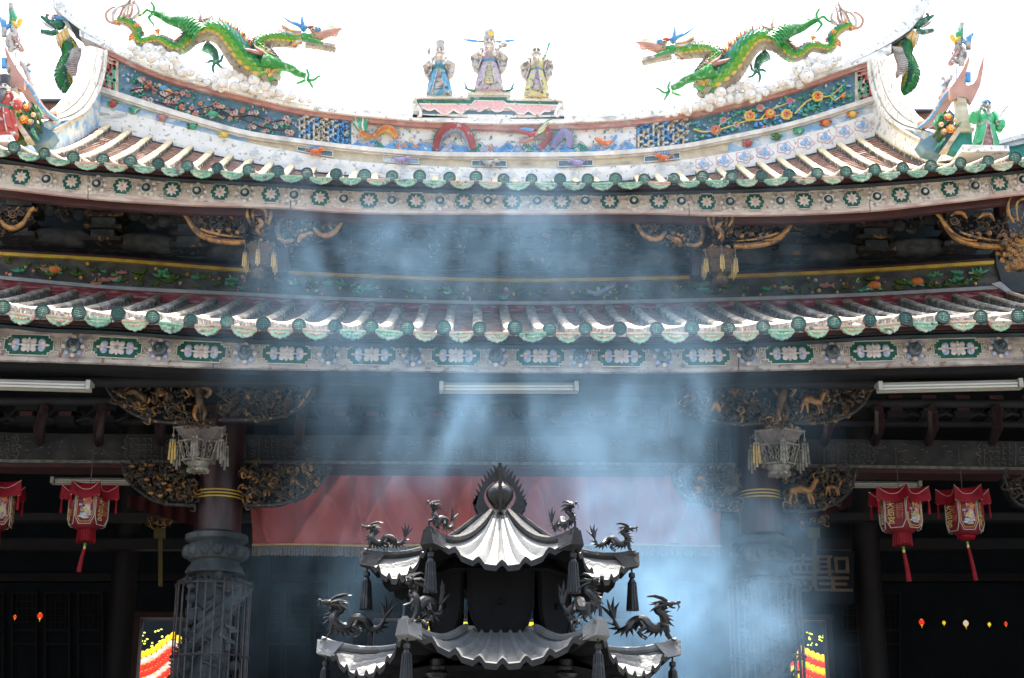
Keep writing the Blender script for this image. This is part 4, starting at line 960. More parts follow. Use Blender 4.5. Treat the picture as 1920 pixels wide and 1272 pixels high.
rng = random.Random(44); mb = MB()
for i in range(420):
    x = rng.uniform(190, 1640)
    if 655 < x < 1195 and rng.random() < .6: continue
    t = rng.uniform(.05, .95); y = PT(x, t); r = rng.uniform(1.0, 2.6); a = rng.uniform(0, 3.1)
    mb.ppoly([(x+math.cos(a)*r*1.6, y+math.sin(a)*r*1.6), (x-math.sin(a)*r, y+math.cos(a)*r), (x-math.cos(a)*r*1.6, y-math.sin(a)*r*1.6), (x+math.sin(a)*r, y-math.cos(a)*r)], RD, -.03, rng.uniform(-.02, .012), rng.choice((0, 0, 1, 2, 3)))
obj('porcelain_chips', mb, ['petal_blue', 'green_trim', 'petal', 'scale_teal'], ridge, kind='stuff')
# ---- dragon relief with waves on the white centre panel
mb = MB(); D = RD
def relief_hump(pts, r, m1, m2, side=1):
    W_ = pxpath(pts, D, 6, .05); k = SC(900, 270, D); R_ = [a*k for a in rs(r, len(W_))]
    scaly(mb, W_, R_, side, (m1, m1, m1), m2, 16); spikes(mb, W_, R_, side, (2, 7), 1, 1.3, .6)
CM = ['red_trim','orange_trim','green_trim','blue_trim','yellow_trim','white_trim','purple_trim','cord_white','pink_trim','petal_blue']
relief_hump([(676,246),(683,256),(695,260),(706,255),(716,246),(728,244),(738,250),(744,262)], [4,4.5,4,4.5,6,7,6,4], 1, 4)
obj('relief_dragon_tail', mb, CM, cpan, smooth=2)
mb = MB(); relief_hump([(818,285),(822,266),(832,250),(850,242),(868,246),(880,262),(886,284)], [7,8,9,10,9,8,7], 0, 9); obj('relief_dragon_back', mb, CM, cpan, smooth=2)
mb = MB(); relief_hump([(1012,283),(1018,275),(1026,264),(1029,252),(1020,246),(1008,250)], [6,6.5,6,6,6,6], 0, 4, -1); relief_hump([(1036,280),(1046,262),(1058,252),(1068,262),(1066,280)], [6,8,8,7,6], 6, 9)
mb.pball(1000, 257, (13, 6), D, .10, 0, 10, 6); mb.ptube([(992,254,.1),(976,252,.1),(962,249,.1)], [5,4,1.5], D, 0, 8, 0, 3); mb.ptube([(1000,264,.1),(985,270,.1),(972,272,.1)], [4,4,2], D, 0, 8, 8, 3)
mb.ptube([(1000,251,.12),(985,249,.12),(975,249,.12)], [3,4,2], D, 0, 6, 3, 3)
for q in range(10): mb.ptube([(1002+q, 262-q*1.6, .12), (1016+q*1.2, 254-q*2.4, .13), (1026+q, 240-q*1.2, .1)], [1.6,1.3,.3], D, 0, 5, (2,5,4)[q % 3], 3)
for q in range(9): mb.ptube([(974+q*4, 272-q*.4, .1), (970+q*4.4, 280-q*.2, .1)], [1,.2], D, 0, 4, (5,4)[q % 2])
obj('relief_dragon_head', mb, CM, cpan, smooth=2)
mb = MB()
for q in range(7): mb.ptube([(676+q*1.5, 250, .06), (664+q*4, 240-2*abs(q-3), .08), (663+q*4.5, 226+abs(q-3), .06), (661+q*4, 217+q, .05)], [2.4,2.6,1.6,.3], D, 0, 5, (2,5,2)[q % 3], 4)
obj('relief_dragon_fin', mb, CM, cpan, smooth=2)
rng = random.Random(31)
def wave(x, y, s_, m, sg=1):
    mb = MB(); pts = [(x-13*s_*sg, y+2), (x-5*s_*sg, y-2*s_), (x+2*s_*sg, y-8*s_), (x+7*s_*sg, y-13*s_), (x+11*s_*sg, y-12*s_), (x+10*s_*sg, y-8*s_)]
    mb.ptube([(a, b, rng.uniform(.02,.05)) for a, b in pts], [4.5*s_, 5.5*s_, 4.6*s_, 3*s_, 2*s_, .8*s_], D, 0, 7, 0, 4, flat=.7); mb.pball(x+5*s_*sg, y-1, (8*s_, 4*s_), D, .03, 0, 9, 5)
    mb.ptube([(a+1.5, b-3*s_, .09) for a, b in pts[1:5]], [1.0, .8, .9, .5], D, 0, 5, 1, 2); return mb
for i, x in enumerate(list(range(670, 800, 21)) + list(range(806, 1185, 17))):
    yy = L3(x)-3; s_ = rng.uniform(.7, 1.15)
    obj('wave_crest', wave(x, yy, s_, 0, rng.choice((1, -1))), [rng.choice(['blue_trim','blue_trim','petal_blue','scale_teal']), 'cord_white'], cpan, smooth=2)
for i in range(30):
    x = rng.choice([rng.uniform(663, 705), rng.uniform(745, 815), rng.uniform(745, 815), rng.uniform(880, 1180)]); y = L3(x)-rng.uniform(5, 22 if x < 820 else 10)
    obj('blossom_relief', flower(x, y, rng.uniform(3, 5.5), RD, None, 5, .05, rng.random()), [rng.choice(['petal','yellow_trim','orange_trim','petal_blue','pink_trim','blue_trim']), 'yellow_trim'], cpan, smooth=2)
mb = MB(); mb.ptube([(1115,262),(1125,268),(1138,272),(1150,266)], [3,6,5,2], D, .06, 8, 1); mb.ptube([(1148,268),(1154,260),(1153,256)], [3,3,1], D, .06, 6, 3); obj('fish_relief', mb, CM, cpan, smooth=2)
# ================================================================== PEDESTAL
PD = RD-.1
b0 = P(915, 222, PD)
ped = thing('ridge_pedestal', 'stepped white and green pedestal with pink scalloped drapery under the three statues', 'pedestal', (b0.x, PD, b0.z))
mb = MB()
def pbox(x0, y0, x1, y1, D, h0, h1, m):
    mb.ribbon([P(x0, y0, D, h1), P(x1, y0, D, h1)], [P(x0, y1, D, h1), P(x1, y1, D, h1)], (0, h1-h0, 0), m)
pbox(774, 187, 878, 221, PD, -.45, .0, 0); pbox(878.3, 183, 957, 225, PD, -.45, .003, 0); pbox(957.3, 190, 1058, 223, PD, -.45, .0, 0)
obj('plinth', mb, ['stucco_white'], ped)
mb = MB(); pbox(772, 183, 877, 187.5, PD, -.5, .06, 0); pbox(876, 175.5, 959, 180.5, PD, -.5, .062, 0); pbox(958, 187, 1060, 191.5, PD, -.5, .06, 0); pbox(876, 180.6, 959, 184, PD, -.48, .03, 1)
obj('plinth_cap', mb, ['stucco_white', 'far_stucco'], ped)
mb = MB()
mb.ppoly([(782,189),(879,190),(883,186),(883,184),(950,184),(950,190),(1052,194),(1052,199),(945,196),(945,190),(888,190),(884,196),(782,195)], PD, .004, .03, 0)
obj('green_moulding', mb, 'scale_deep', ped)
bump_ = [(793,204),(800,208),(808,209),(815,206),(822,211),(832,217),(842,214),(850,208),(858,213),(866,215),(875,208),(886,204),(895,210),(903,210),(915,204),(928,211),(940,210),(948,204),(960,207),(970,215),(982,216),(990,210),(1000,216),(1010,218),(1020,211),(1030,211),(1038,207)]
mb = MB(); mb.ppoly([(789,197),(884,199),(890,192),(944,193),(950,198),(1046,200)][::1]+[(1042,208)]+bump_[::-1]+[(790,203)], PD, .006, .035, 0)
mb.ppoly([(786,206),(792,204),(791,222),(786,220)], PD, .006, .03, 0); obj('drapery', mb, ['pedestal_pink'], ped)
mb = MB(); mb.ptube([(a, b, .035) for a, b in [(790,203)]+bump_+[(1042,207)]], 1.5, PD, 0, 6, 0, 2); mb.ptube([(786,197,.035),(884,198,.035),(890,191,.035),(944,192,.035),(950,197,.035),(1048,200,.035)], 1.5, PD, 0, 6, 0, 1)
for sx, xx in ((1, 780), (-1, 1050)): mb.ptube([(xx, 197, .05), (xx+4*sx, 205, .05), (xx+8*sx, 211, .05), (xx+9*sx, 219, .05), (xx+3*sx, 222, .05)], [3.5,3,2.6,2.8,2], PD, 0, 8, 0, 4)
obj('scroll_trim', mb, 'stucco_white', ped, smooth=2)
mb = MB(); mb.ppoly([(791,206),(1040,210),(1040,216),(791,214)], PD, .0, .005, 0); obj('blue_recess', mb, 'slate', ped)
# ================================================================== STATUES
def statue(name, label, cat_, px, py, hp, D, mats, hat='cap', beard=True, sleeves=True, group=None, yaw=0, arm='front', lean=0, extra=None):
    """robed figure, height hp picture pixels; mats: robe, trim, sleeve, belt, apron, face, beard, hat"""
    H = hp*SC(px, py, D)*1.13; p = P(px, py, D)
    root = thing(name, label, cat_, p, group, rot=(0, lean, yaw))
    def part(n_, mb, ms): return obj(n_, mb, ms, root, local=True, smooth=2)
    HH = H; v = lambda x, y, z: Vector((x*HH, -y*HH, z*HH))
    mb = MB(); n = 22
    prof = [(.185,0),(.205,.03),(.19,.12),(.17,.22),(.145,.36),(.125,.45),(.13,.53),(.135,.60),(.11,.66),(.05,.70),(.045,.74)]
    vs = []
    for j, (r, z) in enumerate(prof):
        for k in range(n):
            a = 2*math.pi*k/n; fold = 1+(.07*math.sin(a*7+j*.3)+.03*math.sin(a*13)) * max(0, 1-z/.5)
            vs.append(v(r*fold*math.cos(a)*1.05, r*fold*math.sin(a)*.75, z))
    mb.add(vs, [(j*n+k, j*n+(k+1) % n, (j+1)*n+(k+1) % n, (j+1)*n+k) for j in range(len(prof)-1) for k in range(n)]+[tuple(range(n))[::-1]], 0)
    part('robe', mb, mats[0])
    mb = MB()   # hem flaps and trim
    for sx in (-1, 1):
        mb.add([v(sx*.02,.13,.45), v(sx*.09,.135,.43), v(sx*.17,.13,.20), v(sx*.19,.10,.10), v(sx*.10,.16,.12), v(sx*.055,.165,.22)], [(0,1,2,3,4,5)], 1)
        mb.tube([v(sx*.02,.125,.45), v(sx*.05,.17,.25), v(sx*.10,.175,.03)], [.010*H]*3, 5, 0)
        mb.tube([v(sx*.10,.10,.05), v(sx*.17,.07,.04), v(sx*.2,.0,.05)], [.03*H,.035*H,.02*H], 7, 0)
        mb.tube([v(sx*.075,.02,.75), v(sx*.03,.10,.70), v(0,.125,.60)], [.012*H]*3, 5, 0)
    part('robe_trim', mb, [mats[1], mats[0]])
    mb = MB(); mb.lathe(v(0,0,.46), [(.128*H,-.02*H),(.138*H,-.012*H),(.138*H,.02*H),(.128*H,.028*H)], 20, 0, sy=.78); mb.box(v(0,.105,.475), (.05*H,.03*H,.045*H), 0); part('belt', mb, mats[3])
    mb = MB(); mb.add([v(-.045,.115,.45), v(.045,.115,.45), v(.06,.165,.08), v(-.06,.165,.08)], [(0,1,2,3)], 0); mb.add([v(-.045,.105,.45), v(.045,.105,.45), v(.06,.145,.08), v(-.06,.145,.08)], [(3,2,1,0)], 0)
    for q in range(4): mb.tube([v(-.05,.13+.013*q,.39-q*.085), v(0,.140+.013*q,.38-q*.085), v(.05,.13+.013*q,.39-q*.085)], .007*H, 4, 0)
    part('apron', mb, mats[4])
    for sx in (-1, 1):
        mb = MB(); hd = {'front': (.045, .20, .60), 'out': (.13, .16, .66), 'hip': (.15, .12, .48)}[arm if not isinstance(arm, tuple) else arm[0 if sx < 0 else 1]]
        mb.tube([v(sx*.10,.0,.70), v(sx*.185,.02,.60), v(sx*.20,.08,.50), v(sx*(hd[0]+.06), hd[1]-.03, hd[2]-.05)], [.05*H,.07*H,.078*H,.055*H], 10, 0)
        if sleeves:
            mb.ball(v(sx*.185,.06,.40), (.065*H,.075*H,.135*H), 0, 10, 8, Matrix.Rotation(sx*.25, 3, 'Y'))
            mb.tube([v(sx*(hd[0]+.05), hd[1], hd[2]-.02), v(sx*.12,.15,.45), v(sx*.17,.13,.30)], [.012*H]*3, 5, 1)
        part('sleeve', mb, [mats[2], mats[1]])
        mb = MB(); hc = v(sx*hd[0], hd[1], hd[2]); mb.ball(hc, (.026*H,.022*H,.032*H), 0, 8, 6)
        for q in range(4): mb.tube([hc+v(sx*(-.018+.012*q),.012,.012), hc+v(sx*(-.02+.012*q),.034,.020), hc+v(sx*(-.016+.012*q),.034,-.002)], [.007*H,.006*H,.004*H], 5, 0)
        mb.tube([hc+v(-sx*.02,.0,.0), hc+v(-sx*.034,.02,.02)], [.008*H,.005*H], 5, 0); part('hand', mb, mats[5])
    H0 = H; HS = 1.38; zb = .845
    v0 = v; v = lambda x, y, z: v0(x*HS, y*HS-.01, .70+(z-.775)*HS*.86); H = H*HS
    mb = MB(); c = v(0,.015,.845); mb.ball(c, (.052*H,.056*H,.066*H), 0, 14, 10); mb.ball(v(0,.075,.838), (.010*H,.016*H,.02*H), 0, 7, 5)
    for sx in (-1, 1):
        mb.ball(v(sx*.02,.063,.858), (.011*H,.006*H,.006*H), 1, 7, 4); mb.tube([v(sx*.008,.072,.874), v(sx*.034,.058,.876)], .004*H, 4, 1); mb.ball(v(sx*.054,.01,.845), (.010*H,.014*H,.024*H), 0, 6, 5)
    mb.box(v(0,.068,.812), (.024*H,.006*H,.004*H), 1); part('head', mb, [mats[5], 'dark_joint'])
    if beard:
        mb = MB(); mb.tube([v(0,.065,.80), v(0,.095,.74), v(0,.12,.66), v(0,.135,.60)], [.036*H,.034*H,.024*H,.004*H], 8, 0, flat=.5)
        for sx in (-1, 1): mb.tube([v(0,.075,.822), v(sx*.03,.072,.812), v(sx*.04,.07,.77)], [.007*H,.006*H,.002*H], 5, 0)
        part('beard', mb, mats[6])
    mb = MB()
    if hat == 'cap': mb.lathe(v(0,.0,.89), [(.055*H,-.01*H),(.058*H,.03*H),(.05*H,.06*H),(.056*H,.115*H),(.05*H,.12*H)], 14, 0)
    elif hat == 'wings':
        mb.lathe(v(0,.0,.89), [(.06*H,-.02*H),(.064*H,.02*H),(.058*H,.05*H),(.055*H,.12*H),(.03*H,.15*H),(.001,.18*H)], 14, 0); mb.box(v(.02,.055,.95), (.06*H,.02*H,.05*H), 1)
        for sx in (-1, 1): mb.tube([v(sx*.05,-.02,.895), v(sx*.12,-.01,.885), v(sx*.20,-.01,.90), v(sx*.27,-.01,.91)], [.012*H,.016*H,.016*H,.006*H], 6, 2, flat=.5)
    elif hat == 'bald': mb.ball(v(0,.0,.905), (.05*H,.05*H,.045*H), 0, 12, 8); mb.tube([v(-.045,.045,.885), v(0,.068,.90), v(.045,.045,.885)], .008*H, 5, 0)
    elif hat == 'helm': mb.lathe(v(0,.0,.89), [(.075*H,-.02*H),(.068*H,.02*H),(.05*H,.06*H),(.02*H,.08*H),(.012*H,.13*H),(.001,.14*H)], 12, 0); mb.tube([v(-.07,.02,.90), v(-.11,.03,.95), v(-.09,.03,1.0)], [.015*H,.014*H,.004*H], 6, 2); mb.tube([v(.07,.02,.90), v(.11,.03,.95), v(.09,.03,1.0)], [.015*H,.014*H,.004*H], 6, 2)
    part('hat', mb, [mats[7], 'yellow_trim', 'blue_trim'])
    v = v0; H = H0
    if extra: extra(root, part, v, H)
    return root
def staff(root, part, v, H):
    mb = MB(); mb.tube([v(.10,.17,.60), v(.16,.16,.75), v(.20,.15,.90)], [.012*H,.012*H,.02*H], 7, 0); part('staff', mb, 'green_trim')
def scroll(root, part, v, H):
    mb = MB(); mb.tube([v(-.16,.14,.70), v(-.17,.15,.78), v(-.13,.15,.82)], [.03*H,.026*H,.01*H], 8, 0); mb.tube([v(-.20,.13,.68), v(-.24,.12,.73)], [.014*H,.004*H], 5, 0); part('scroll', mb, 'ceramic_grey')
def ruyi_child(root, part, v, H):
    mb = MB(); mb.ball(v(.20,.14,.70), (.055*H,.045*H,.045*H), 0, 10, 7); mb.ball(v(.15,.17,.66), .03*H, 0, 8, 6); mb.tube([v(.10,.18,.60), v(.17,.17,.64), v(.22,.15,.74)], .014*H, 6, 0); part('ruyi_sceptre', mb, 'ceramic_grey')
    for sx in (-1, 1):
        mb = MB(); mb.tube([v(sx*.20,.06,.02), v(sx*.30,.06,.03), v(sx*.33,.06,.09), v(sx*.36,.05,.17)], [.03*H,.02*H,.016*H,.004*H], 6, 0); mb.tube([v(sx*.28,.06,.03), v(sx*.38,.05,.07)], [.018*H,.004*H], 6, 0); part('leaf_spray', mb, 'scale_deep')
g3 = 'deity statues on the ridge pedestal'
statue('deity_statue', 'left deity statue in bright blue robe with square cap and white beard', 'statue', 824, 183, 104, PD, ['ceramic_blue','ceramic_grey','ceramic_grey','green_trim','ceramic_grey','face','cord_white','ceramic_grey'], 'cap', group=g3, yaw=rad(-6), extra=scroll)
statue('deity_statue', 'tallest middle deity statue, mauve robe and official hat with two side wings', 'statue', 917, 176, 118, PD, ['ceramic_mauve','ceramic_grey','ceramic_grey','blue_trim','ceramic_yellow','face','cord_white','ceramic_grey'], 'wings', group=g3, extra=ruyi_child)
statue('deity_statue', 'right deity statue in yellow and grey robe holding a green tipped staff', 'statue', 1006, 186, 106, PD, ['ceramic_yellow','ceramic_grey','ceramic_grey','blue_trim','ceramic_mauve','face','cord_white','ceramic_grey'], 'bald', group=g3, arm=('front','out'), extra=staff)
# ================================================================== DESCENDING RIDGES
def res3(pts, n=26):
    q = cat([Vector((a, b, 0)) for a, b in pts], 10); d = [0]
    for i in range(1, len(q)): d.append(d[-1]+(q[i]-q[i-1]).length)
    out = []
    for i in range(n+1):
        s = d[-1]*i/n; j = 0
        while j < len(d)-2 and d[j+1] < s: j += 1
        f = (s-d[j])/max(1e-6, d[j+1]-d[j]); r_ = q[j].lerp(q[j+1], min(1, f)); out.append((r_.x, r_.y))
    return out
def descending(m, X, sgn):
    T = Vector((sgn*.34, 0, 0))
    A = [m(*q) for q in res3([(1669,104),(1680,141),(1693,174),(1721,212),(1735,224)])]
    B = [m(*q) for q in res3([(1636,112),(1640,151),(1650,186),(1670,220),(1695,238),(1728,246)])]
    C = [m(*q) for q in res3([(1648,180),(1656,208),(1672,230),(1700,249),(1733,266),(1766,277),(1796,280)])]
    Dn = [m(*q) for q in res3([(1630,205),(1640,252),(1655,275),(1680,297),(1710,307),(1750,305),(1796,297)])]
    W = lambda pts, dx=0: [PX(a, b, X)+Vector((dx*sgn, 0, 0)) for a, b in pts]
    root = obj('descending_ridge', (lambda mb: (mb.ribbon(W(C), W(Dn), T, 0), mb)[1])(MB()), ['stucco_blue' if sgn < 0 else 'stucco_white'], hall)
    a0, b0 = W(A, -.10), W(B, -.10)
    mb = MB()
    for t0, t1_, off, mm in ((0, .40, 0, 0), (.40, .47, .03, 1), (.47, .78, .015, 0), (.78, .84, .05, 1), (.84, 1, 0, 0)):
        aa = [p.lerp(q, t0)+Vector((off*sgn, 0, 0)) for p, q in zip(a0, b0)]; bb = [p.lerp(q, t1_)+Vector((off*sgn, 0, 0)) for p, q in zip(a0, b0)]
        mb.ribbon(aa, bb, Vector((sgn*(.10-off), .04, 0)), mm)
    obj('coping', mb, ['stucco_white', 'dark_joint'], root)
    mb = MB(); c2 = [p+Vector((sgn*.05, 0, 0)) for p in W(B)]; d2 = [p+Vector((sgn*.05, 0, -.02)) for p in W(C)]; mb.ribbon(c2, d2, Vector((sgn*.22, 0, 0)), 0)
    obj('recess', mb, ['stucco_blue' if sgn > 0 else 'stucco_blue'], root)
    mb = MB(); mb.ribbon([p+Vector((-.03*sgn, 0, .0)) for p in W(C)], [p+Vector((-.03*sgn, 0, -.05)) for p in W(C)], Vector((sgn*.36, 0, 0)), 0); obj('ledge', mb, 'stucco_cream', root)
    # upcurled end slab with swallow tail
    Lf = [m(*q) for q in res3([(1733,222),(1748,212),(1761,198),(1781,165),(1793,152)], 14)]; Rt = [m(*q) for q in res3([(1728,246),(1751,236),(1771,215),(1790,184),(1799,172)], 14)]
    L3_ = [PX(a, b, X-.10*sgn) for a, b in Lf]; R3_ = [PX(a, b, X+.16*sgn) for a, b in Rt]
    L3_ = [Vector((p.x, lerp(p.y, q.y, .35), p.z)) for p, q in zip(L3_, R3_)]
    mb = MB(); mb.ribbon(L3_, R3_, Vector((0, .07, .07)), 0)
    mb.tube([p+Vector((0, -.005, 0)) for p in L3_], .022, 6, 1)
    Df = L3_[-1].y
    pl = [(1781,166),(1793,150),(1806,128),(1818,103),(1817,118),(1811,138),(1806,150),(1808,158),(1815,161),(1824,158),(1831,149),(1838,124),(1845,103),(1844,125),(1838,160),(1829,180),(1821,195),(1812,184),(1799,182),(1788,188),(1782,184)]
    mb.ppoly([m(*q) for q in pl], Df, -.08, .01, 0); obj('swallow_tail', mb, ['salmon', 'blue_trim'], root)
    # front block with teal door panel and post
    Df2 = Df-.05
    mb = MB(); mb.ppoly([m(*q) for q in ((1796,180),(1812,184),(1822,236),(1800,238))], Df2, -.2, -.02, 0); mb.ppoly([m(*q) for q in ((1768,278),(1795,240),(1826,240),(1826,247),(1800,248),(1780,279))], Df2, -.2, .02, 0); obj('end_post', mb, 'stucco_cream', root)
    mb = MB(); mb.ppoly([m(*q) for q in ((1782,279),(1800,248),(1824,248),(1824,284),(1796,284))], Df2, -.2, -.03, 0); obj('end_panel', mb, 'far_teal' if sgn > 0 else 'foliage', root)
    mb = MB(); mb.ppoly([m(*q) for q in ((1795,286),(1880,288),(1882,298),(1790,300))], Df2, -.3, .25, 0); obj('end_plinth', mb, 'stucco_white', root)
    mb = MB(); mb.ppoly([m(*q) for q in ((1733,252),(1768,232),(1790,190),(1800,200),(1798,242),(1775,276),(1745,268))], Df2, -.5, -.25, 0); obj('end_gable', mb, 'slate', root)
    for x, y, r, c in ((1777,221,8,'red_trim'),(1782,243,9,'orange_trim'),(1769,248,6,'print_pink'),(1764,235,5,'petal'),(1790,228,4,'yellow_trim')):
        a, b = m(x, y); obj('flower', flower(a, b, r, Df2-.02, None, 7, .02, r), [c, 'yellow_trim', 'petal'], root, smooth=2)
    mb = MB(); rg = random.Random(4)
    for i in range(26):
        x, y = rg.uniform(1758, 1798), rg.uniform(208, 268); a, b = m(x, y); t = rg.uniform(0, 6.28); l = rg.uniform(5, 9)
        mb.ppoly([(a, b), (a+math.cos(t+.4)*l*.6, b+math.sin(t+.4)*l*.6), (a+math.cos(t)*l, b+math.sin(t)*l), (a+math.cos(t-.4)*l*.6, b+math.sin(t-.4)*l*.6)], Df2, -.3, rg.uniform(-.05, .0), rg.choice((0, 1)))
    obj('flower_leaves', mb, ['green_trim', 'foliage'], root, kind='stuff')
    return Df
mR = lambda x, y: (x, y); mL = lambda x, y: (1827-x, y-18)
XR = P(1640, 200, RD).x-.04; XL = P(186, 180, RD).x+.04
dR = descending(mR, XR, 1); dL = descending(mL, XL, -1)
# ---- ridge end dragons
def end_dragon(f, side, label, sg):
    D = RD+.1; k1 = SC(*f(1710, 100), D); root = thing('ridge_end_dragon', label, 'dragon statue', P(*f(1690, 150), D), 'dragon heads at the ridge ends')
    g = lambda pts: [(*f(p[0], p[1]), *(p[2:])) for p in pts]
    W_ = pxpath(g([(1692,176),(1703,160),(1708,140),(1700,120),(1694,102),(1699,84),(1712,66)]), D, 7); R_ = [a*k1 for a in rs([5,12,15,16,15,14,12], len(W_))]
    mb = MB(); scaly(mb, W_, R_, side, (1,1,11,11), 3, 22); obj('neck', mb, DMATS, root, smooth=2)
    mb = MB(); W2 = pxpath(g([(1678,150),(1688,128),(1682,108),(1677,94)]), D, 6, .08); mb.tube(W2, [a*k1 for a in rs([3,9,9,6], len(W2))], 8, 9)
    for i in range(1, len(W2)-1): mb.tube([W2[i]+Vector((-.09*sg, -.08, 0)), W2[i]+Vector((.08*sg, -.11, -.05))], [.008, .012], 4, 6)
    obj('mane_fin', mb, DMATS, root, smooth=2)
    mb = MB(); mb.pball(*f(1716, 48), (13, 10), D, .05, 11, 12, 8, dep=10); mb.ptube(g([(1720,48,.05),(1732,42,.06),(1741,36,.06),(1748,32,.06)]), [8,6,5,3], D, 0, 9, 11, 3)
    mb.ptube(g([(1716,60,.05),(1728,64,.06),(1738,62,.06),(1748,60,.06)]), [6,5.5,5.5,4.5], D, 0, 9, 11, 3); mb.ptube(g([(1726,56,.07),(1738,49,.08),(1746,42,.08)]), [2,3,1], D, 0, 6, 6, 3)
    mb.pball(*f(1724, 38), 4, D, .12, 6, 8, 6); mb.pball(*f(1736, 31), (4, 3), D, .08, 9, 8, 5); mb.pball(*f(1722, 33), (6, 4), D, .08, 9, 8, 5); obj('head', mb, DMATS, root, smooth=2)
    mb = MB()
    for q in range(9): mb.ptube(g([(1728+q*2.4, 64-q*.3, .08), (1727+q*2.6, 74-q*.4, .09)]), [1.3,.2], D, 0, 4, 6)
    obj('teeth', mb, DMATS, root, kind='stuff')
    mb = MB()
    for q in range(14): t = q/13; mb.ptube(g([(lerp(1700,1718,t), lerp(56,70,t), .1), (lerp(1694,1714,t), lerp(70,84,t), .13), (lerp(1690,1716,t)+3*math.sin(q), lerp(76,100-8*abs(t-.7),t), .1)]), [2.2,2.2,.3], D, 0, 5, (3,6,3,5)[q % 4], 3)
    obj('beard_mane', mb, DMATS, root, smooth=2)
    mb = MB(); mb.ptube(g([(1720,38,.1),(1708,40,.12),(1698,42,.12),(1690,49,.1)]), [4,3.5,3,.5], D, 0, 6, 8, 4); obj('horn', mb, DMATS, root, smooth=2)
end_dragon(mR, -1, 'snarling green dragon head with open jaws at the right end of the ridge', 1)
end_dragon(lambda x, y: (1827-x, y+2), 1, 'snarling green dragon head with open jaws at the left end of the ridge', -1)
# ---- warriors at the roof corners
def blade(root, part, v, H):
    mb = MB(); mb.tube([v(.16,.14,.56), v(.22,.13,.68), v(.30,.12,.80)], [.010*H,.02*H,.012*H], 6, 0, flat=.4); part('blade', mb, 'ceramic_grey')
    mb = MB(); mb.ball(v(.22,-.04,.55), (.07*H,.05*H,.15*H), 0, 10, 8); part('cape', mb, 'ceramic_green')
statue('warrior_statue', 'warrior statue in bright green armour with tilted head at the right roof corner', 'statue', 1846, 290, 112, dR-.12, ['ceramic_green','ceramic_grey','ceramic_green','ceramic_grey','print_pink','ceramic_grey','ceramic_grey','blue_trim'], 'bald', beard=False, sleeves=False, arm=('out','hip'), lean=rad(7), extra=blade, group='warriors at the roof corners')
statue('warrior_statue', 'warrior statue in red tunic and black hat at the left roof corner', 'statue', 6, 262, 118, dL-.12, ['red_trim','ceramic_grey','red_trim','far_teal','red_trim','face','dark_joint','dark_joint'], 'cap', sleeves=False, arm='hip', lean=rad(-4), extra=None, group='warriors at the roof corners')
# ---- battered rider sculptures beyond the corners
def rider(m, sgn, label, D):
    root = thing('rider_statue', label, 'statue', P(*m(1800, 185), D), 'weathered rider sculptures')
    rg = random.Random(8); g = lambda pts: [(*m(p[0], p[1]), *(p[2:])) for p in pts]
    RMt = ['ceramic_grey','green_trim','blue_trim','red_trim','yellow_trim','print_pink']
    mb = MB(); mb.ptube(g([(1803,44),(1800,60),(1797,78),(1795,96)]), [5,6,8,8], D, 0, 9, 0); mb.ptube(g([(1799,58),(1797,68),(1802,76)]), [6,8,4], D, .04, 8, 1); obj('torso', mb, RMt, root, smooth=2)
    mb = MB(); mb.ptube(g([(1798,74),(1788,80),(1783,72),(1779,70)]), [4,4,5,3], D, .05, 7, 4); mb.ptube(g([(1802,78),(1812,84),(1815,74),(1822,66)]), [4,5,6,3], D, .05, 7, 2); mb.ptube(g([(1814,96),(1813,84)]), [5,6], D, .05, 8, 0); obj('arm', mb, RMt, root, smooth=2, kind='stuff')
    mb = MB(); mb.ptube(g([(1796,92),(1792,106),(1784,116),(1782,122)]), [7,8,6,5], D, .0, 8, 5); mb.ptube(g([(1798,92),(1804,106),(1800,118),(1802,126)]), [7,8,7,6], D, .05, 8, 0)
    for _ in range(12): mb.pball(*m(rg.uniform(1782,1806), rg.uniform(94,124)), rg.uniform(2,5), D, rg.uniform(0,.1), rg.choice((0,0,3,5)), 7, 5)
    obj('legs', mb, RMt, root, smooth=2)
    mb = MB(); mb.ptube(g([(1794,124),(1793,150),(1792,190)]), 1.0, D, 0, 5, 0); mb.ptube(g([(1813,98),(1812,112)]), .8, D, 0, 5, 0); obj('iron_rod', mb, 'wire', root)
    mb = MB(); mb.ptube(g([(1808,136),(1806,150),(1802,162)]), [6,7,7], D, .0, 8, 0); mb.ptube(g([(1815,138),(1814,156)]), [4,5], D, .04, 8, 2); mb.ptube(g([(1784,142),(1776,152),(1770,168),(1762,186)]), [4,6,5,4], D, 0, 8, 0)
    for _ in range(16): mb.pball(*m(rg.uniform(1762,1784), rg.uniform(146,194)), rg.uniform(2,4.5), D, rg.uniform(-.05,.08), rg.choice((0,0,1,2)), 7, 5)
    obj('mount', mb, RMt, root, smooth=2)
rider(mR, 1, 'broken grey and blue rider sculpture behind the right forked ridge end', dR+.8)
rider(lambda x, y: (1827-x-4, y-26 if y > 100 else y*1.25-48), -1, 'broken grey and blue rider sculpture behind the left forked ridge end', dL+.8)
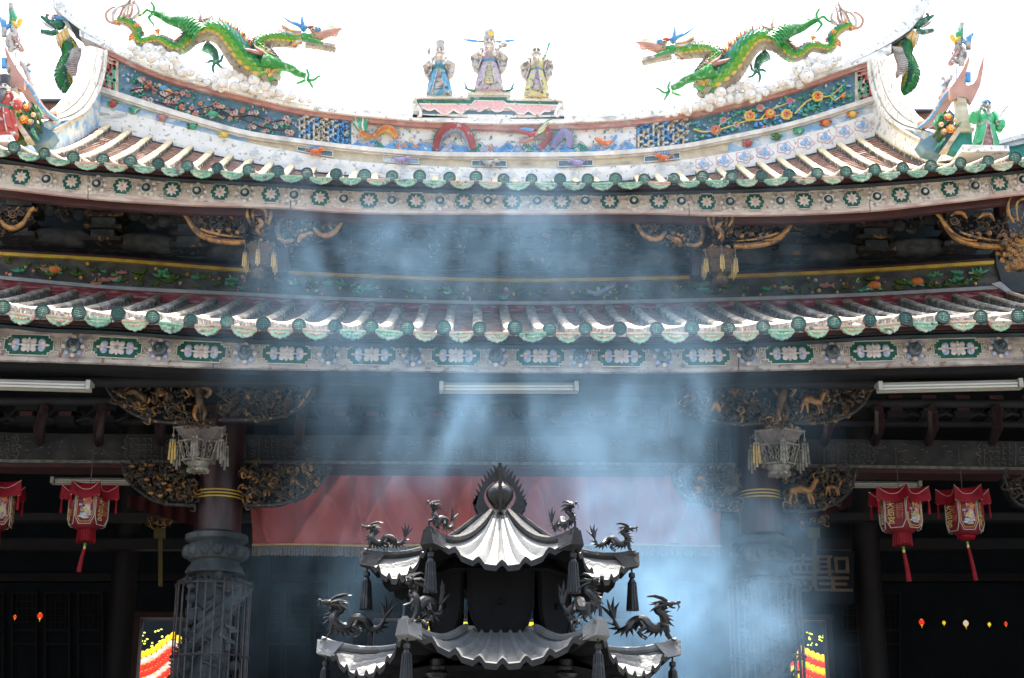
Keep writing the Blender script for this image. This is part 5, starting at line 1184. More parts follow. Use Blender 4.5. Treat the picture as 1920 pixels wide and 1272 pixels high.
# ---- neighbouring wing roofs seen past the corners
wr = thing('wing_ridge', 'white and teal ridge of the side wing beside the green warrior', 'roof ridge', P(1930, 290, 22))
mb = MB(); mb.strip(L((1868,268),(1960,243)), L((1868,276),(1960,252)), 1868, 2000, 22, .1, .4, 0, 4); mb.strip(L((1868,276),(1960,252)), L((1868,283),(1960,262)), 1868, 2000, 22, .05, .4, 1, 4); mb.strip(L((1868,283),(1960,262)), L((1868,330),(1960,320)), 1868, 2000, 22, 0, .4, 2, 4)
obj('ridge_band', mb, ['stucco_white','stucco_blue','far_teal'], wr)
for nm, x0, x1, lab in (('left', 78, 112, 'tiny far roof ridge glimpsed under the left end dragon'), ('right', 1716, 1752, 'tiny far roof ridge glimpsed under the right end dragon')):
    t = thing('far_roof', lab, 'roof', P((x0+x1)/2, 210, 27)); y0 = 190 if nm == 'left' else 209
    mb = MB(); mb.strip(lambda x: y0, lambda x: y0+4, x0-10, x1+16, 27, .1, .6, 0, 2); mb.strip(lambda x: y0+4, lambda x: y0+60, x0-10, x1+16, 27, 0, .5, 1, 2); obj('ridge_cap', mb, ['dark_joint', 'tile_pan'], t)
# ================================================================== CARVED WOOD
ri = random.Random(77)
def inpoly(x, y, pl):
    c = False; n = len(pl)
    for i in range(n):
        (x0, y0), (x1, y1) = pl[i], pl[(i+1) % n]
        if (y0 > y) != (y1 > y) and x < (x1-x0)*(y-y0)/(y1-y0)+x0: c = not c
    return c
def clutter(mb, poly, n, D, s_, w=(3,3,1), h=.1):
    xs_ = [p[0] for p in poly]; ys_ = [p[1] for p in poly]; k = 0; pick = [i for i, c in enumerate(w) for _ in range(c)]
    while k < n:
        x, y = ri.uniform(min(xs_), max(xs_)), ri.uniform(min(ys_), max(ys_))
        if not inpoly(x, y, poly): continue
        k += .42; m = ri.choice(pick); t = ri.random(); hh = ri.uniform(0, h)
        if t < .26: 
            a = ri.uniform(0, 6.28); sc_ = SC(x, y, D); mb.ball(P(x, y, D, hh), (ri.uniform(4,8)*s_*sc_, 3*s_*sc_, ri.uniform(2,3.6)*s_*sc_), m, 8, 5, Matrix.Rotation(a, 3, 'Y'))
        elif t < .34: mb.pball(x, y, ri.uniform(2, 4)*s_, D, hh, m, 7, 5)
        else:
            a = ri.uniform(0, 6.28); l = ri.uniform(8, 17)*s_; c = ri.choice((-1, 1))
            q = [(x, y, hh), (x+math.cos(a)*l*.5, y+math.sin(a)*l*.5, hh+.03), (x+math.cos(a+c*.8)*l, y+math.sin(a+c*.8)*l, hh), (x+math.cos(a+c*1.6)*l*.8, y+math.sin(a+c*1.6)*l*.8, hh)]
            mb.ptube(q, [2.0*s_, 2.3*s_, 1.6*s_, .5*s_], D, 0, 5, m, 3)
def spiral(mb, x, y, r, D, h, m, w=1.6, turns=1.7, a0=0, d=1):
    n = int(turns*10); q = [(x+r*(1-i/n*.85)*math.cos(a0+d*i*.63), y+r*(1-i/n*.85)*math.sin(a0+d*i*.63), h) for i in range(n+1)]
    mb.ptube(q, [w, w*.9, w*.5], D, 0, 5, m, 1)
# ---- golden wings beside the upper hanging lanterns
CD = FD+.30
def wing_a(f, D):
    mb = MB(); g = lambda pts: [(*f(p[0], p[1]), *(p[2:])) for p in pts]; s1 = 1 if f(1, 0)[0] > f(0, 0)[0] else -1
    pl = [f(*q) for q in ((344,402),(465,404),(465,458),(420,455),(380,440),(358,420))]
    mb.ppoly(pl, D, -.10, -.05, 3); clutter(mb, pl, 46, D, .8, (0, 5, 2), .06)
    mb.ptube(g([(342,401),(352,412),(361,426),(376,443),(398,453),(420,457),(440,459),(462,459)]), [3,4,5,6,6,6,6,5], D, .07, 8, 0, 4)
    for pts in ([(361,430,.12),(372,440,.13),(390,449,.13),(410,451,.12)],[(380,438,.14),(398,444,.14),(425,450,.14),(458,452,.12)],[(395,446,.13),(402,440,.13),(398,436,.12)],[(410,449,.13),(415,441,.13),(409,438,.12)]): mb.ptube(g(pts), [2.4,2.6,1], D, 0, 6, 0, 4)
    a = f(373, 417); spiral(mb, a[0], a[1], 9, D, .1, 2, 1.8, 1.9); mb.ptube(g([(366,410,.12),(375,405,.13),(386,406,.12),(394,413,.1)]), [2,4,3.6,1.5], D, 0, 7, 0, 4)
    mb.ptube(g([(412,414,.12),(420,409,.14),(430,409,.14),(440,418,.1)]), [2,4,4,1.5], D, 0, 7, 0, 4); mb.pball(*f(431, 438), 5.5, D, .10, 0); mb.pball(*f(448, 442), 5, D, .10, 0); a = f(455, 436); spiral(mb, a[0], a[1], 7, D, .1, 2, 1.6)
    return mb
def wing_b(f, D):
    mb = MB(); g = lambda pts: [(*f(p[0], p[1]), *(p[2:])) for p in pts]
    pl = [f(*q) for q in ((512,404),(645,408),(640,430),(605,448),(565,460),(520,458))]
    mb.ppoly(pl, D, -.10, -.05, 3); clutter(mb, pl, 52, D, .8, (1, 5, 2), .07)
    mb.ptube(g([(536,462,.1),(524,450,.1),(522,434,.1),(530,418,.1),(546,411,.1),(564,412,.1),(580,420,.1)]), [4,5,5,4,4,4,2], D, 0, 8, 2, 4)
    mb.ptube(g([(534,417,.14),(548,411,.14),(566,413,.14),(578,420,.12)]), [1.5,2.4,1.6], D, 0, 6, 0, 4)
    mb.ptube(g([(590,434,.1),(600,445,.1),(614,448,.1),(629,441,.1),(639,428,.1),(645,416,.1),(653,411,.1)]), [3,5,5.5,5,4,4,5], D, 0, 8, 0, 4)
    a = f(612, 421); spiral(mb, a[0], a[1], 9, D, .1, 2, 1.8, 1.9); a = f(628, 420); spiral(mb, a[0], a[1], 6, D, .1, 2, 1.4)
    mb.ptube(g([(562,462,.12),(566,452,.13),(576,448,.13),(588,444,.12)]), [3.5,5,4.5,3], D, 0, 7, 0, 4); mb.ptube(g([(523,455,.12),(535,461,.13),(552,458,.12)]), [3,4,3], D, 0, 7, 0, 3)
    for x, y in ((560,442),(567,440),(575,438),(556,448)): mb.pball(*f(x, y), 3.4, D, .12, 0, 8, 5)
    return mb
def crest(f, D):
    mb = MB(); g = lambda pts: [(*f(p[0], p[1]), *(p[2:])) for p in pts]
    for pts, r in (([(473,426),(466,412),(467,399),(470,394)],[2.5,3.5,2,1]),([(478,424),(476,410),(478,400),(488,396),(498,400),(501,410),(500,424)],[2,2.6,2.4,2.4,2.6,2]),([(505,426),(510,412),(510,399),(507,394)],[2.5,3.5,2,1])): mb.ptube(g([(a, b, .1) for a, b in pts]), r, D, 0, 7, 0, 4)
    mb.ptube(g([(484,416,.12),(490,422,.14),(494,430,.14),(486,438,.14),(492,448,.12)]), [2,4,5,5,2], D, 0, 8, 0, 4)
    pl = [f(*q) for q in ((466,396),(511,396),(509,440),(498,450),(478,450),(468,438))]
    clutter(mb, pl, 26, D, .6, (3, 3, 2), .1); return mb
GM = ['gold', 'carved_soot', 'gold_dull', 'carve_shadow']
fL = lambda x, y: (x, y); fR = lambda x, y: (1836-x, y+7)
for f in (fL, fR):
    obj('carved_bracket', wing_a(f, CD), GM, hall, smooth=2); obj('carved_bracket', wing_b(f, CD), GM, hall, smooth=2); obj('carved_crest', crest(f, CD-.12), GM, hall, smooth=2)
    mb = MB(); a = f(503, 400); b = f(540, 515); p0 = P(a[0], a[1], CD+.25); p1 = P(b[0], b[1], CD+.25); mb.box(((p0.x+p1.x)/2, CD+.25, (p0.z+p1.z)/2), (abs(p1.x-p0.x), .2, abs(p0.z-p1.z)), 0); obj('hanging_post', mb, 'column_red', hall)
obj('carved_bracket', wing_b(lambda x, y: (x-584, y-14), CD), GM, hall, smooth=2, label='bracket cut off by the left edge of the frame')
obj('carved_bracket', wing_a(lambda x, y: (x*1.12+1367, y*1.12-47), CD), GM, hall, smooth=2)
obj('carved_crest', crest(lambda x, y: (x*1.5+1186, y*1.5-215), CD-.12), GM, hall, smooth=2)
mb = MB(); p0 = P(1872, 380, CD+.1); p1 = P(1896, 470, CD+.1); mb.box(((p0.x+p1.x)/2, CD+.2, (p0.z+p1.z)/2), (p1.x-p0.x, .2, p0.z-p1.z+.1)); obj('hanging_post', mb, 'beam_red', hall)
# ---- hanging carved lanterns
def carved_lantern(name, label, px, ytop, ybot, halfw, D, fine=False, group='carved wooden lanterns hanging from the eaves'):
    k = SC(px, (ytop+ybot)/2, D); top = P(px, ytop, D); bot = P(px, ybot, D); H = (top.z-bot.z); R_ = halfw*k
    root = thing(name, label, 'lantern', P(px, ytop, D), group)
    V = lambda r, a, z: Vector((r*math.cos(a), r*math.sin(a), -z*H)); A = [rad(30+60*i) for i in range(6)]   # flat face to the viewer
    def part(n_, mb, ms, **k_): return obj(n_, mb, ms, root, local=True, smooth=2, **k_)
    mb = MB()  # tray: flared hexagonal canopy
    for r0, z0, r1, z1 in ((.88, .02, .95, -.02), (.58, .24, .93, .01)):
        for i in range(6):
            a, b = A[i], A[(i+1) % 6]; nn = 10
            mb.add([V(r0*R_, a, z0), V(r0*R_, b, z0), V(r1*R_, b, z1), V(r1*R_, a, z1)], [(0,1,2,3)], 1)
            if z0 > .1:
                for q in range(1, nn): mb.tube([V(r0*R_, a, z0).lerp(V(r0*R_, b, z0), q/nn), V(r1*R_, a, z1).lerp(V(r1*R_, b, z1), q/nn)], R_*.012, 4, 0)
    for z, r in ((0.0, .95), (.255, .80), (.60, .62)):
        for i in range(6): mb.tube([V(r*R_, A[i], z), V(r*R_, A[(i+1) % 6], z)], R_*.035, 6, 0)
    mb.lathe((0,0,-.25*H), [(.5*R_,0),(.5*R_,.02*H),(.01,.03*H)], 6, 1, a0=rad(30)); part('canopy', mb, ['carved_silver', 'lantern_mesh'] if not fine else ['gold_dull', 'gilt_mesh'])
    mb = MB()  # lattice body
    for i in range(6):
        a, b = A[i], A[(i+1) % 6]; Q = lambda u, t: V(lerp(.78, .56, t)*R_, a, lerp(.27, .62, t)).lerp(V(lerp(.78, .56, t)*R_, b, lerp(.27, .62, t)), u)
        if fine: mb.add([Q(0,0), Q(1,0), Q(1,1), Q(0,1)], [(0,1,2,3)], 1)
        nc, nr = (5, 4) if fine else (3, 3)
        for c in range(nc*2):
            for sgn in (1, -1):
                pts = []
                for j in range(nr*4+1):
                    t = j/(nr*4); u = (c+.5)/(nc*2)+sgn*.5/(nc*2)*math.cos(math.pi*t*nr)*1.15; pts.append(Q(min(1, max(0, u)), t))
                if c % 2 == 0 or fine: mb.tube(pts, R_*(.013 if fine else .022), 4, 0)
        mb.tube([Q(0,0), Q(0,1)], R_*.03, 5, 0)
    part('lattice', mb, ['carved_silver', 'lantern_mesh'] if not fine else ['gold_dull', 'gilt_mesh'])
    mb = MB(); mb.lathe((0,0,-.78*H), [(.30*R_,-.02*H),(.40*R_,.0),(.42*R_,.03*H),(.34*R_,.05*H),(.40*R_,.14*H),(.45*R_,.16*H)], 18, 0)
    if fine: mb.lathe((0,0,-.95*H), [(.1*R_,0),(.3*R_,.02*H),(.46*R_,.12*H),(.5*R_,.2*H)], 14, 0)
    for q in range(12): a = q*math.pi/6; mb.ball((.36*R_*math.cos(a), .36*R_*math.sin(a), -.785*H), (.06*R_,.06*R_,.03*H), 0, 6, 4)
    part('base_disc', mb, 'carved_silver' if not fine else 'gold_dull')
    for i in range(6):   # tassels at the corners
        mb = MB(); c = V(1.0*R_, A[i], 0); mb.tube([c, c+Vector((0,0,-.24*H))], R_*.02, 5, 0); mb.ball(c+Vector((0,0,-.0)), R_*.045, 0, 6, 5); mb.ball(c+Vector((0,0,-.16*H)), (R_*.055, R_*.055, R_*.06), 0, 8, 6)
        for sx in (-1, 0, 1): mb.ball(c+Vector((sx*.07*R_, -.02*R_, -.25*H-.03*H*abs(sx)*0)), (R_*.05, R_*.03, R_*.05), 0, 7, 5)
        for sx in (-1, 0, 1):
            o_ = c+Vector((sx*.085*R_, -.02*R_, -.28*H)); mb.tube([o_, o_+Vector((sx*.01*R_, 0, -.2*H)), o_+Vector((sx*.02*R_, 0, -(.42-.07*abs(sx))*H))], [R_*.03, R_*.042, R_*.045], 6, 1 if fine or i == 3 else 0)
        part('tassel', mb, ['carved_silver', 'tassel_gold'])
    mb = MB()
    for q in range(22):
        a = ri.uniform(0, 6.28); r = ri.uniform(.2, .9)*R_; c = Vector((r*math.cos(a), -abs(r*math.sin(a))*.8, ri.uniform(.02, .10)*H))
        mb.ball(c, (R_*ri.uniform(.07,.14), R_*.1, R_*ri.uniform(.07,.13)), ri.choice((0,0,0,1) if not fine else (1,1,0)), 8, 6)
        if q % 3 == 0: spiral_pts = [c+Vector((R_*.08*math.cos(t), -R_*.1, R_*.08*math.sin(t)))*1 for t in [.7*j for j in range(8)]]; mb.tube(spiral_pts, R_*.015, 4, 0)
    part('flower_crown', mb, ['carved_silver', 'gold' if fine else 'gold_dull'])
    return root
carved_lantern('carved_lantern', 'small carved lantern with gold tassels under the upper eave, left one', 489, 464, 530, 31, CD-.1, True)
carved_lantern('carved_lantern', 'small carved lantern with gold tassels under the upper eave, right one', 1348, 474, 540, 32, CD-.1, True)
carved_lantern('carved_lantern', 'large silvery lattice lantern before the left column, one tassel yellow', 376, 808, 905, 52, 15.0)
carved_lantern('carved_lantern', 'large silvery lattice lantern before the right column, beside a gilded deer', 1457, 815, 912, 53, 15.0)
# gilded pinecone pendant at the right edge
root = thing('pinecone_pendant', 'gilded carved pendant of overlapping curled scales cut by the right edge', 'carving', P(1912, 450, CD-.1))
mb = MB()
for r_ in range(7):
    for q in range(6-abs(r_-2)//2):
        x = 1912+(q-2.5+.5*(r_ % 2))*15*(1-.07*r_); y = 450+r_*9; mb.pball(x, y, (8.5, 7.5), CD-.1, .10-.008*(x-1912)**2/40, 0, 9, 6, dep=4); spiral(mb, x, y, 4.5, CD-.1, .17, 0, .9, 1.3)
obj('scales', mb, ['gold'], root, smooth=2, kind='stuff')
mb = MB(); mb.pball(1914, 478, (30, 34), CD-.05, -.02, 0, 14, 10, dep=20); mb.pball(1880, 460, 8, CD-.1, .05, 1); mb.pball(1893, 450, 8, CD-.1, .1, 1); mb.pball(1910, 448, 9, CD-.1, .12, 1); obj('core', mb, ['carved_soot', 'gold_dull'], root, smooth=2)
# ---- large dark bracket carvings under the porch eave
BD1 = 14.7
def halfmoon(poly, rim, D, n, s_, w, extra=None, nm='carved_bracket'):
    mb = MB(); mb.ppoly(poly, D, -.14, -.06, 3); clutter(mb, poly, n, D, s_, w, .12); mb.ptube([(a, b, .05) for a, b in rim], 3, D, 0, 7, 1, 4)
    if extra: extra(mb)
    return obj(nm, mb, GM, hall, smooth=2)
def deer(mb, x, y, s_, D, m=0, d=1):
    mb.ptube([(x-16*s_*d,y-1,.12),(x-6*s_*d,y-5*s_,.14),(x+6*s_*d,y-2*s_,.14),(x+15*s_*d,y-2*s_,.13)], [4*s_,6.5*s_,6*s_,5.5*s_], D, 0, 9, m, 4)
    mb.ptube([(x+15*s_*d,y-4*s_,.14),(x+20*s_*d,y-15*s_,.15),(x+24*s_*d,y-17*s_,.15)], [4.5*s_,3.2*s_,2.4*s_], D, 0, 8, m, 4); mb.ptube([(x+20*s_*d,y-17*s_,.15),(x+17*s_*d,y-25*s_,.15),(x+20*s_*d,y-28*s_,.15)], [1.2*s_,.8*s_], D, 0, 5, m, 3)
    for a, b in ((-14, -18), (-9, -6), (9, 14), (14, 19)): mb.ptube([(x+a*s_*d,y,.13),(x+(a+b)/2*s_*d,y+8*s_,.13),(x+b*s_*d,y+17*s_,.12)], [3.2*s_,2*s_,1.4*s_], D, 0, 6, m, 3)
halfmoon([(197,704),(350,704),(362,785),(330,793),(270,786),(225,760)], [(196,704),(205,735),(228,762),(268,786),(320,795),(358,790)], BD1, 90, 1.1, (1,6,3),
    lambda mb: (mb.ptube([(225,722,.1),(240,714,.14),(262,718,.12)], [3,6,3], BD1, 0, 7, 0, 4), mb.ptube([(240,745,.1),(258,742,.14),(272,752,.14),(276,760,.1)], [3,6,6,3], BD1, 0, 7, 2, 4), mb.ptube([(300,740,.1),(318,745,.12),(312,765,.1)], [4,5,3], BD1, 0, 7, 2, 4)))
halfmoon([(408,704),(592,704),(588,735),(560,768),(500,788),(412,786)], [(593,700),(590,733),(562,769),(505,788),(412,790)], BD1, 100, 1.1, (0,7,2),
    lambda mb: (spiral(mb, 425, 770, 8, BD1, .12, 2, 2), spiral(mb, 438, 762, 6, BD1, .12, 2, 2), mb.ptube([(560,770,.1),(575,752,.12),(590,725,.1)], [2,3,1.5], BD1, 0, 6, 0, 4)))
halfmoon([(1262,704),(1432,704),(1432,792),(1370,796),(1310,786),(1275,762)], [(1260,760),(1290,778),(1335,792),(1385,798),(1430,796)], BD1, 100, 1.1, (1,6,2),
    lambda mb: mb.ptube([(1330,775,.1),(1338,765,.14),(1346,778,.12)], [4,6,4], BD1, 0, 7, 0, 4))
halfmoon([(1484,704),(1638,704),(1630,740),(1600,775),(1555,792),(1486,790)], [(1640,704),(1628,742),(1600,775),(1550,794),(1486,796)], BD1, 95, 1.1, (1,6,2), lambda mb: deer(mb, 1517, 762, 1.1, BD1, 0, 1))
def post_figure(x, y, D, sg):
    mb = MB()
    mb.ptube([(x, y+72, .1), (x+2*sg, y+50, .14), (x+1, y+34, .16), (x-2*sg, y+14, .14), (x, y, .12)], [5, 8, 8, 9, 6], D, 0, 10, 2, 4); mb.pball(x+4*sg, y-4, 8, D, .14, 2, 10, 7)
    mb.ptube([(x-6, y+10, .16), (x-16, y+22, .2), (x-8, y+34, .2)], [4, 4, 2.5], D, 0, 7, 2, 3); mb.ptube([(x+6, y+12, .16), (x+22, y+24, .2), (x+14, y+36, .2)], [4, 4, 3.5], D, 0, 7, 0, 3); mb.ptube([(x-4, y+50, .16), (x-8, y+66, .18), (x-3, y+78, .16)], [5, 4, 3], D, 0, 7, 0, 3); mb.ptube([(x+6, y+50, .16), (x+12, y+62, .18), (x+8, y+76, .16)], [5, 4, 3], D, 0, 7, 2, 3)
    mb.ptube([(x-20, y-4, .1), (x-4, y+18, .22), (x+30, y+2, .15)], [1, 1.2, 1], D, 0, 5, 1, 3)
    clutter(mb, [(x-26, y+60), (x+26, y+60), (x+26, y+84), (x-26, y+84)], 22, D, .9, (1,3,3), .15); return mb
obj('post_carving', post_figure(378, 720, 14.75, 1), GM, hall, smooth=2); obj('post_carving', post_figure(1460, 718, 14.75, -1), GM, hall, smooth=2)
# ---- small openwork brackets beside the columns
BD2 = 15.75
halfmoon([(232,870),(366,872),(366,948),(300,943),(262,922),(240,898)], [(230,870),(240,900),(265,925),(303,945),(364,950)], BD2, 80, 1.0, (2,5,3),
    lambda mb: [mb.pball(x, y, (6, 3.4), BD2, .14, m, 8, 5) for x, y, m in ((252,880,0),(270,886,0),(290,878,0),(262,898,2),(280,905,0),(312,912,0),(322,924,0),(305,935,0),(340,920,2),(288,930,0),(350,936,2))])
halfmoon([(457,872),(618,874),(600,905),(570,930),(520,946),(458,948)], [(622,876),(606,906),(572,932),(520,948),(458,950)], BD2, 95, 1.0, (2,5,3),
    lambda mb: [mb.pball(x, y, (4, 7), BD2, .14, m, 8, 5) for x, y, m in ((560,888,0),(572,886,0),(586,884,0),(552,905,0),(474,892,2),(500,930,0),(530,935,2),(548,930,2))])
halfmoon([(1262,880),(1383,880),(1383,958),(1330,952),(1290,935),(1268,910)], [(1258,880),(1268,912),(1290,936),(1330,955),(1383,960)], BD2, 80, 1.0, (1,5,4),
    lambda mb: (flower(1305, 923, 9, BD2, None, 7), mb.pball(1305, 923, 8, BD2, .15, 0), mb.pball(1310, 902, (8, 6), BD2, .14, 0), mb.ptube([(1352,935,.14),(1360,925,.18),(1372,922,.18),(1375,905,.16),(1368,890,.14)], [3,6,8,6,2], BD2, 0, 8, 2, 4), [mb.ptube([(1374,908,.15),(1366+q*4,896,.15),(1358+q*6,884,.12)], [2,1.4,.5], BD2, 0, 5, 2, 3) for q in range(5)]))
halfmoon([(1466,880),(1602,882),(1590,920),(1560,945),(1520,957),(1468,957)], [(1604,882),(1592,922),(1562,947),(1520,960),(1468,960)], BD2, 80, 1.0, (1,5,3), lambda mb: (deer(mb, 1498, 928, 1.25, BD2, 0, 1), deer(mb, 1556, 922, .7, BD2, 0, 1)))
halfmoon([(1880,896),(1960,896),(1960,960),(1905,945),(1888,920)], [(1878,894),(1890,922),(1908,948),(1960,960)], BD2, 30, 1.1, (0,5,3))
# ================================================================== PORCH BEAMS
TD = 16.2
tbt = L((-60,808),(0,811),(400,815),(960,818),(1400,822),(1920,828),(2000,829)); tbb = L((-60,866),(0,868),(400,870),(960,873),(1400,876),(1920,883),(2000,884))
mb = MB(); mb.strip(tbt, tbb, -80, 2010, TD, 0, .35, 0, 20); tb = obj('painted_tie_beam', mb, 'tie_beam', hall)
mb = MB(); mb.strip(lambda x: tbb(x)-6, lambda x: tbb(x)-.5, -80, 2010, TD, .02, -.001, 0, 20); mb.strip(lambda x: tbb(x), lambda x: tbb(x)+7, -80, 2010, TD, -.01, .35, 1, 20); obj('beam_edge', mb, ['tie_relief', 'beam_red'], tb)
def beam_panel(x0, x1, sd_):
    mb = MB(); r_ = random.Random(sd_); y = lambda x, t: lerp(tbt(x)+3, tbb(x)-9, t); ln = lambda a, ta, b, tb_, w_=.8: mb.ptube([(a, y(a, ta), .004), ((a+b)/2, y((a+b)/2, (ta+tb_)/2), .004), (b, y(b, tb_), .004)], w_, TD, 0, 4, 0, 1)
    for a, b in ((x0, x0+26), (x1-26, x1)):
        for x in (a, b): ln(x, 0, x, 1)
        spiral(mb, (a+b)/2, y((a+b)/2, .3), 8, TD, .004, 0, .8, 1.6); spiral(mb, (a+b)/2, y((a+b)/2, .72), 8, TD, .004, 0, .8, 1.6, 2, -1)
    for k, (a, b) in enumerate(((x0+32, x0+90), (x1-90, x1-32))):
        for i in range(5):
            for j in range(4):
                xx = lerp(a, b, (i+.5)/5); tt = (j+.5)/4
                if r_.random() < .5: ln(xx-4, tt, xx+4, tt, .6); ln(xx+4, tt, xx+4, tt+.14, .6)
                else: ln(xx, tt-.1, xx, tt+.1, .6); ln(xx, tt+.1, xx+5, tt+.1, .6)
        e = b if k == 0 else a; s_ = 1 if k == 0 else -1
        mb.ptube([(e, y(e, 0), .004), (e+6*s_, y(e, .2), .004), (e+1*s_, y(e, .4), .004), (e+12*s_, y(e, .5), .004), (e+1*s_, y(e, .6), .004), (e+6*s_, y(e, .8), .004), (e, y(e, 1), .004)], 1, TD, 0, 4, 0, 3)
    for i in range(int((x1-x0-220)/7)):
        x = r_.uniform(x0+108, x1-108); t = r_.uniform(.08, .92); a = r_.uniform(0, 3.1); l = r_.uniform(5, 14)
        mb.ptube([(x, y(x, t), .004), (x+l*.5*math.cos(a), y(x, t)+l*.3*math.sin(a)-2, .004), (x+l*math.cos(a), y(x, t)+l*.3*math.sin(a), .004)], [.8,.7,.3], TD, 0, 4, 0, 2)
    return mb
for x0, x1, sd_ in ((-60, 330, 1), (460, 905, 2), (905, 1370, 3), (1545, 1930, 4)): obj('engraved_panel', beam_panel(x0, x1, sd_), 'tie_relief', tb, kind='stuff')
rr_ = random.Random(13)
# purlins, rafters and block sets in the shade above
for D_, y_, r_ in ((14.3, 716, 11), (15.1, 752, 9), (15.9, 790, 8)):
    mb = MB(); w_ = [P(x, y_+(0 if x < 1000 else (x-1000)*.006), D_) for x in range(-80, 2040, 60)]; mb.tube(w_, r_*SC(900, y_, D_), 12, 0); obj('purlin', mb, 'beam_dark', hall, smooth=2)
mb = MB(); mb.strip(lambda x: flb(x)-8, lambda x: flb(x)+10, -80, 2010, GD+.1, -.03, .25, 0, 40); obj('eave_beam', mb, 'beam_dark', hall)
blk = None
def small_block():
    mb = MB()
    for z, w_, h_, m in ((0,.20,.07,0),(.06,.13,.05,1),(.12,.24,.05,0),(.18,.15,.05,1)): mb.box((0,0,z), (w_,.2,h_), m)
    for sx in (-1, 1): mb.tube([Vector((sx*.08,-.02,.0)), Vector((sx*.2,-.02,.04)), Vector((sx*.26,-.02,.12))], [.03,.03,.015], 6, 0)
    return mb
for x in [-10, 62, 134, 206, 640, 700, 760, 820, 880, 940, 1000, 1060, 1120, 1180, 1668, 1730, 1792, 1854, 1916]:
    p = P(x, 800 if x < 1300 else 790, 15.9); o2 = obj('bracket_set', small_block() if blk is None else None, ['beam_dark', 'beam_red'], hall, local=True, data=blk, loc=(p.x, 15.7, p.z)); blk = o2.data
for x in (-30, 75, 185, 300, 560, 1240, 1545, 1640, 1740, 1860): # red braces leaning forward
    mb = MB(); a = P(x, 830, 16.1); b = P(x+8, 765, 15.0); mb.tube([a, a.lerp(b, .5)+Vector((0, -.1, -.05)), b], [.05,.06,.045], 7, 0); obj('red_brace', mb, 'column_red', hall, smooth=2)
